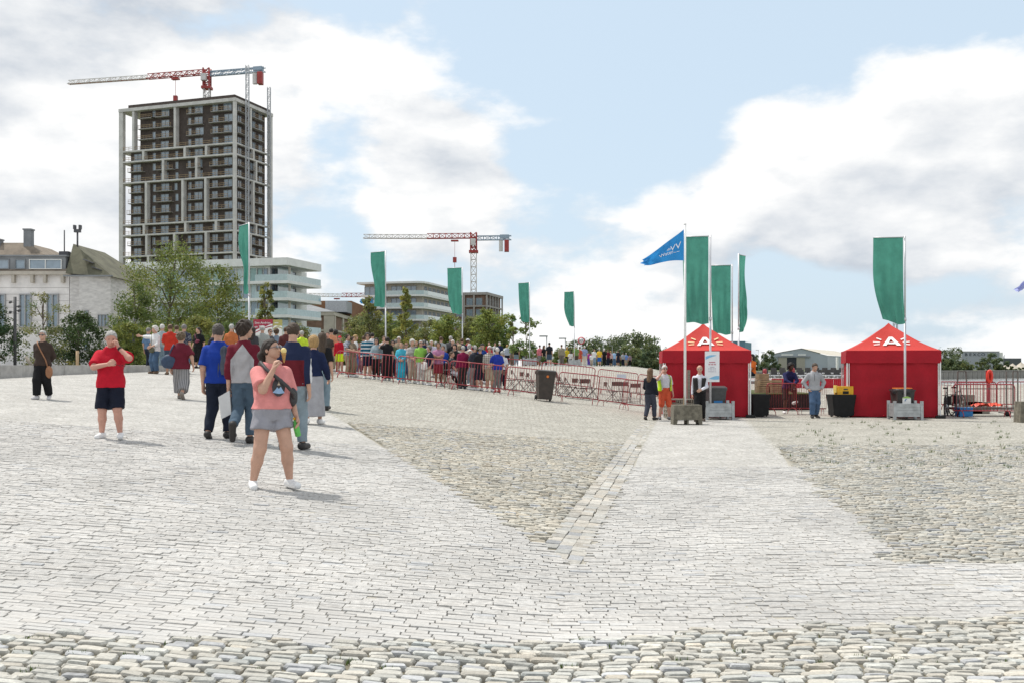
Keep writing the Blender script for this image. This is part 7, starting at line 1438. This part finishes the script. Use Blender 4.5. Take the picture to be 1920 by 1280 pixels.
H = k2['H']; vest(z2, k2, (.55, .80, .02), 'safety_vest', '', .62, .53*H+k2['dz'], .825*H+k2['dz'])
for sx in (-1, 1):
    mb = MB(); s_ = k2['sh'][0 if sx < 0 else 1]; mb.bar((s_[0]*.62, s_[1]-.10, s_[2]-.02), (s_[0]*.55, s_[1]+.02, s_[2]+.075), .085, .012); mb.bar((s_[0]*.55, s_[1]+.02, s_[2]+.075), (s_[0]*.6, s_[1]+.12, s_[2]), .085, .012); mb.build('vest_strap', MATS['vest_'+str((.55, .80, .02))], z2)
H = k3['H']; vest(z3, k3, (.014, .012, .012), 'waistcoat', '', .16, .52*H+k3['dz'], .775*H+k3['dz'])
# strings of the hoodie, hood
mb = MB(); H = k4['H']; mb.tube([(-.03, -.13, .80*H), (-.04, -.155, .68*H)], .005, 5); mb.build('cord', M_rub, z4)
mb = MB(); mb.tube([(.085*math.cos(a), .02+.085*math.sin(a)*.9, .835*H+.02*math.sin(a)) for a in np.linspace(-.9, math.pi+.9, 14)], .03, 8); mb.build('hood', patmat((.36, .365, .385)), z4)
# wheelchair with a seated man, and a dog
wx, wy = pray(846, 725); wz_ = float(gz(wx, wy)); wcr = R(70)
wc = empty('wheelchair', (wx, wy+.25, wz_), wcr, 'wheelchair standing behind the barrier beside the maroon sweater', 'wheelchair')
mb = MB(); mb.box(-.22, .22, -.22, .22, .46, .50); mb.build('seat', M_black, wc); mb = MB(); mb.box(-.22, .22, .22, .25, .50, .95); mb.build('backrest', M_black, wc)
for sx in (-1, 1):
    mb = MB(); mb.tube([(sx*.28, .08+.29*math.cos(a), .30+.29*math.sin(a)) for a in np.linspace(0, 6.283, 24, endpoint=False)], .018, 6, closed=True); wl = mb.build('wheel', M_rub, wc); mb = MB(); mb.tube([(sx*.25, -.36, .08), (sx*.28, -.36, .08)], .08, 12); mb.build('castor', M_rub, wc)
    mb = MB(); mb.tube([(sx*.23, .25, .95), (sx*.23, .38, .97)], .014, 6); mb.tube([(sx*.23, .24, .48), (sx*.23, -.30, .46), (sx*.22, -.42, .12)], .014, 6); mb.tube([(sx*.26, -.2, .68), (sx*.26, .22, .68)], .018, 6); mb.build('side_frame', M_steel, wc)
p_, kk = person(846, 660, 726, 70, 'seated man in a dark patterned shirt and white trousers in the wheelchair', ('floral', (.03, .03, .035), (.3, .3, .32)), (.66, .66, .70), ('crop', BRH), d=wy, H=1.70, legs='sit', hipz=.345, arms=('lap', 'lap'), shoe=DK); p_.location = (wx, wy+.25, wz_)
dx_, dy_ = pray(847, 728); dg = empty('dog', (dx_, dy_-.05, float(gz(dx_, dy_))), R(-35), 'small white dog sitting in front of the wheelchair', 'dog')
D_ = Field((-.16, -.30, 0), (.16, .32, .56), .011); D_.cone((0, .10, .13), (0, -.06, .30), .105, .085, .03); D_.cone((0, -.06, .30), (0, -.11, .40), .062, .052, .03); D_.ell((0, -.13, .44), (.058, .066, .055), None, .02); D_.cone((0, -.17, .425), (0, -.235, .41), .034, .022, .015)
for sx in (-1, 1): D_.cone((sx*.055, -.08, .26), (sx*.06, -.10, .03), .036, .024, .02); D_.cone((sx*.06, -.10, .022), (sx*.06, -.135, .02), .024, .022, .01); D_.ell((sx*.09, .08, .10), (.05, .10, .09), None, .02); D_.cone((sx*.095, .06, .03), (sx*.09, -.05, .024), .03, .024, .02); D_.cone((sx*.045, -.115, .485), (sx*.062, -.105, .42), .018, .014, .01)
D_.cone((0, .19, .06), (.03, .27, .10), .03, .018, .02); v_, q_ = D_.nets(); link('body', npmesh('body', v_, q_, True, pm('white_fur', (.62, .58, .52), .9, .15, 20, .6, 60)), dg); mb = MB(); mb.lathe([(.003, -.01), (.012, 0), (.003, .01)], 8, c=(0, -.255, .415)); mb.build('nose', M_rub, dg)
for e in PEOPLE: del e['h']
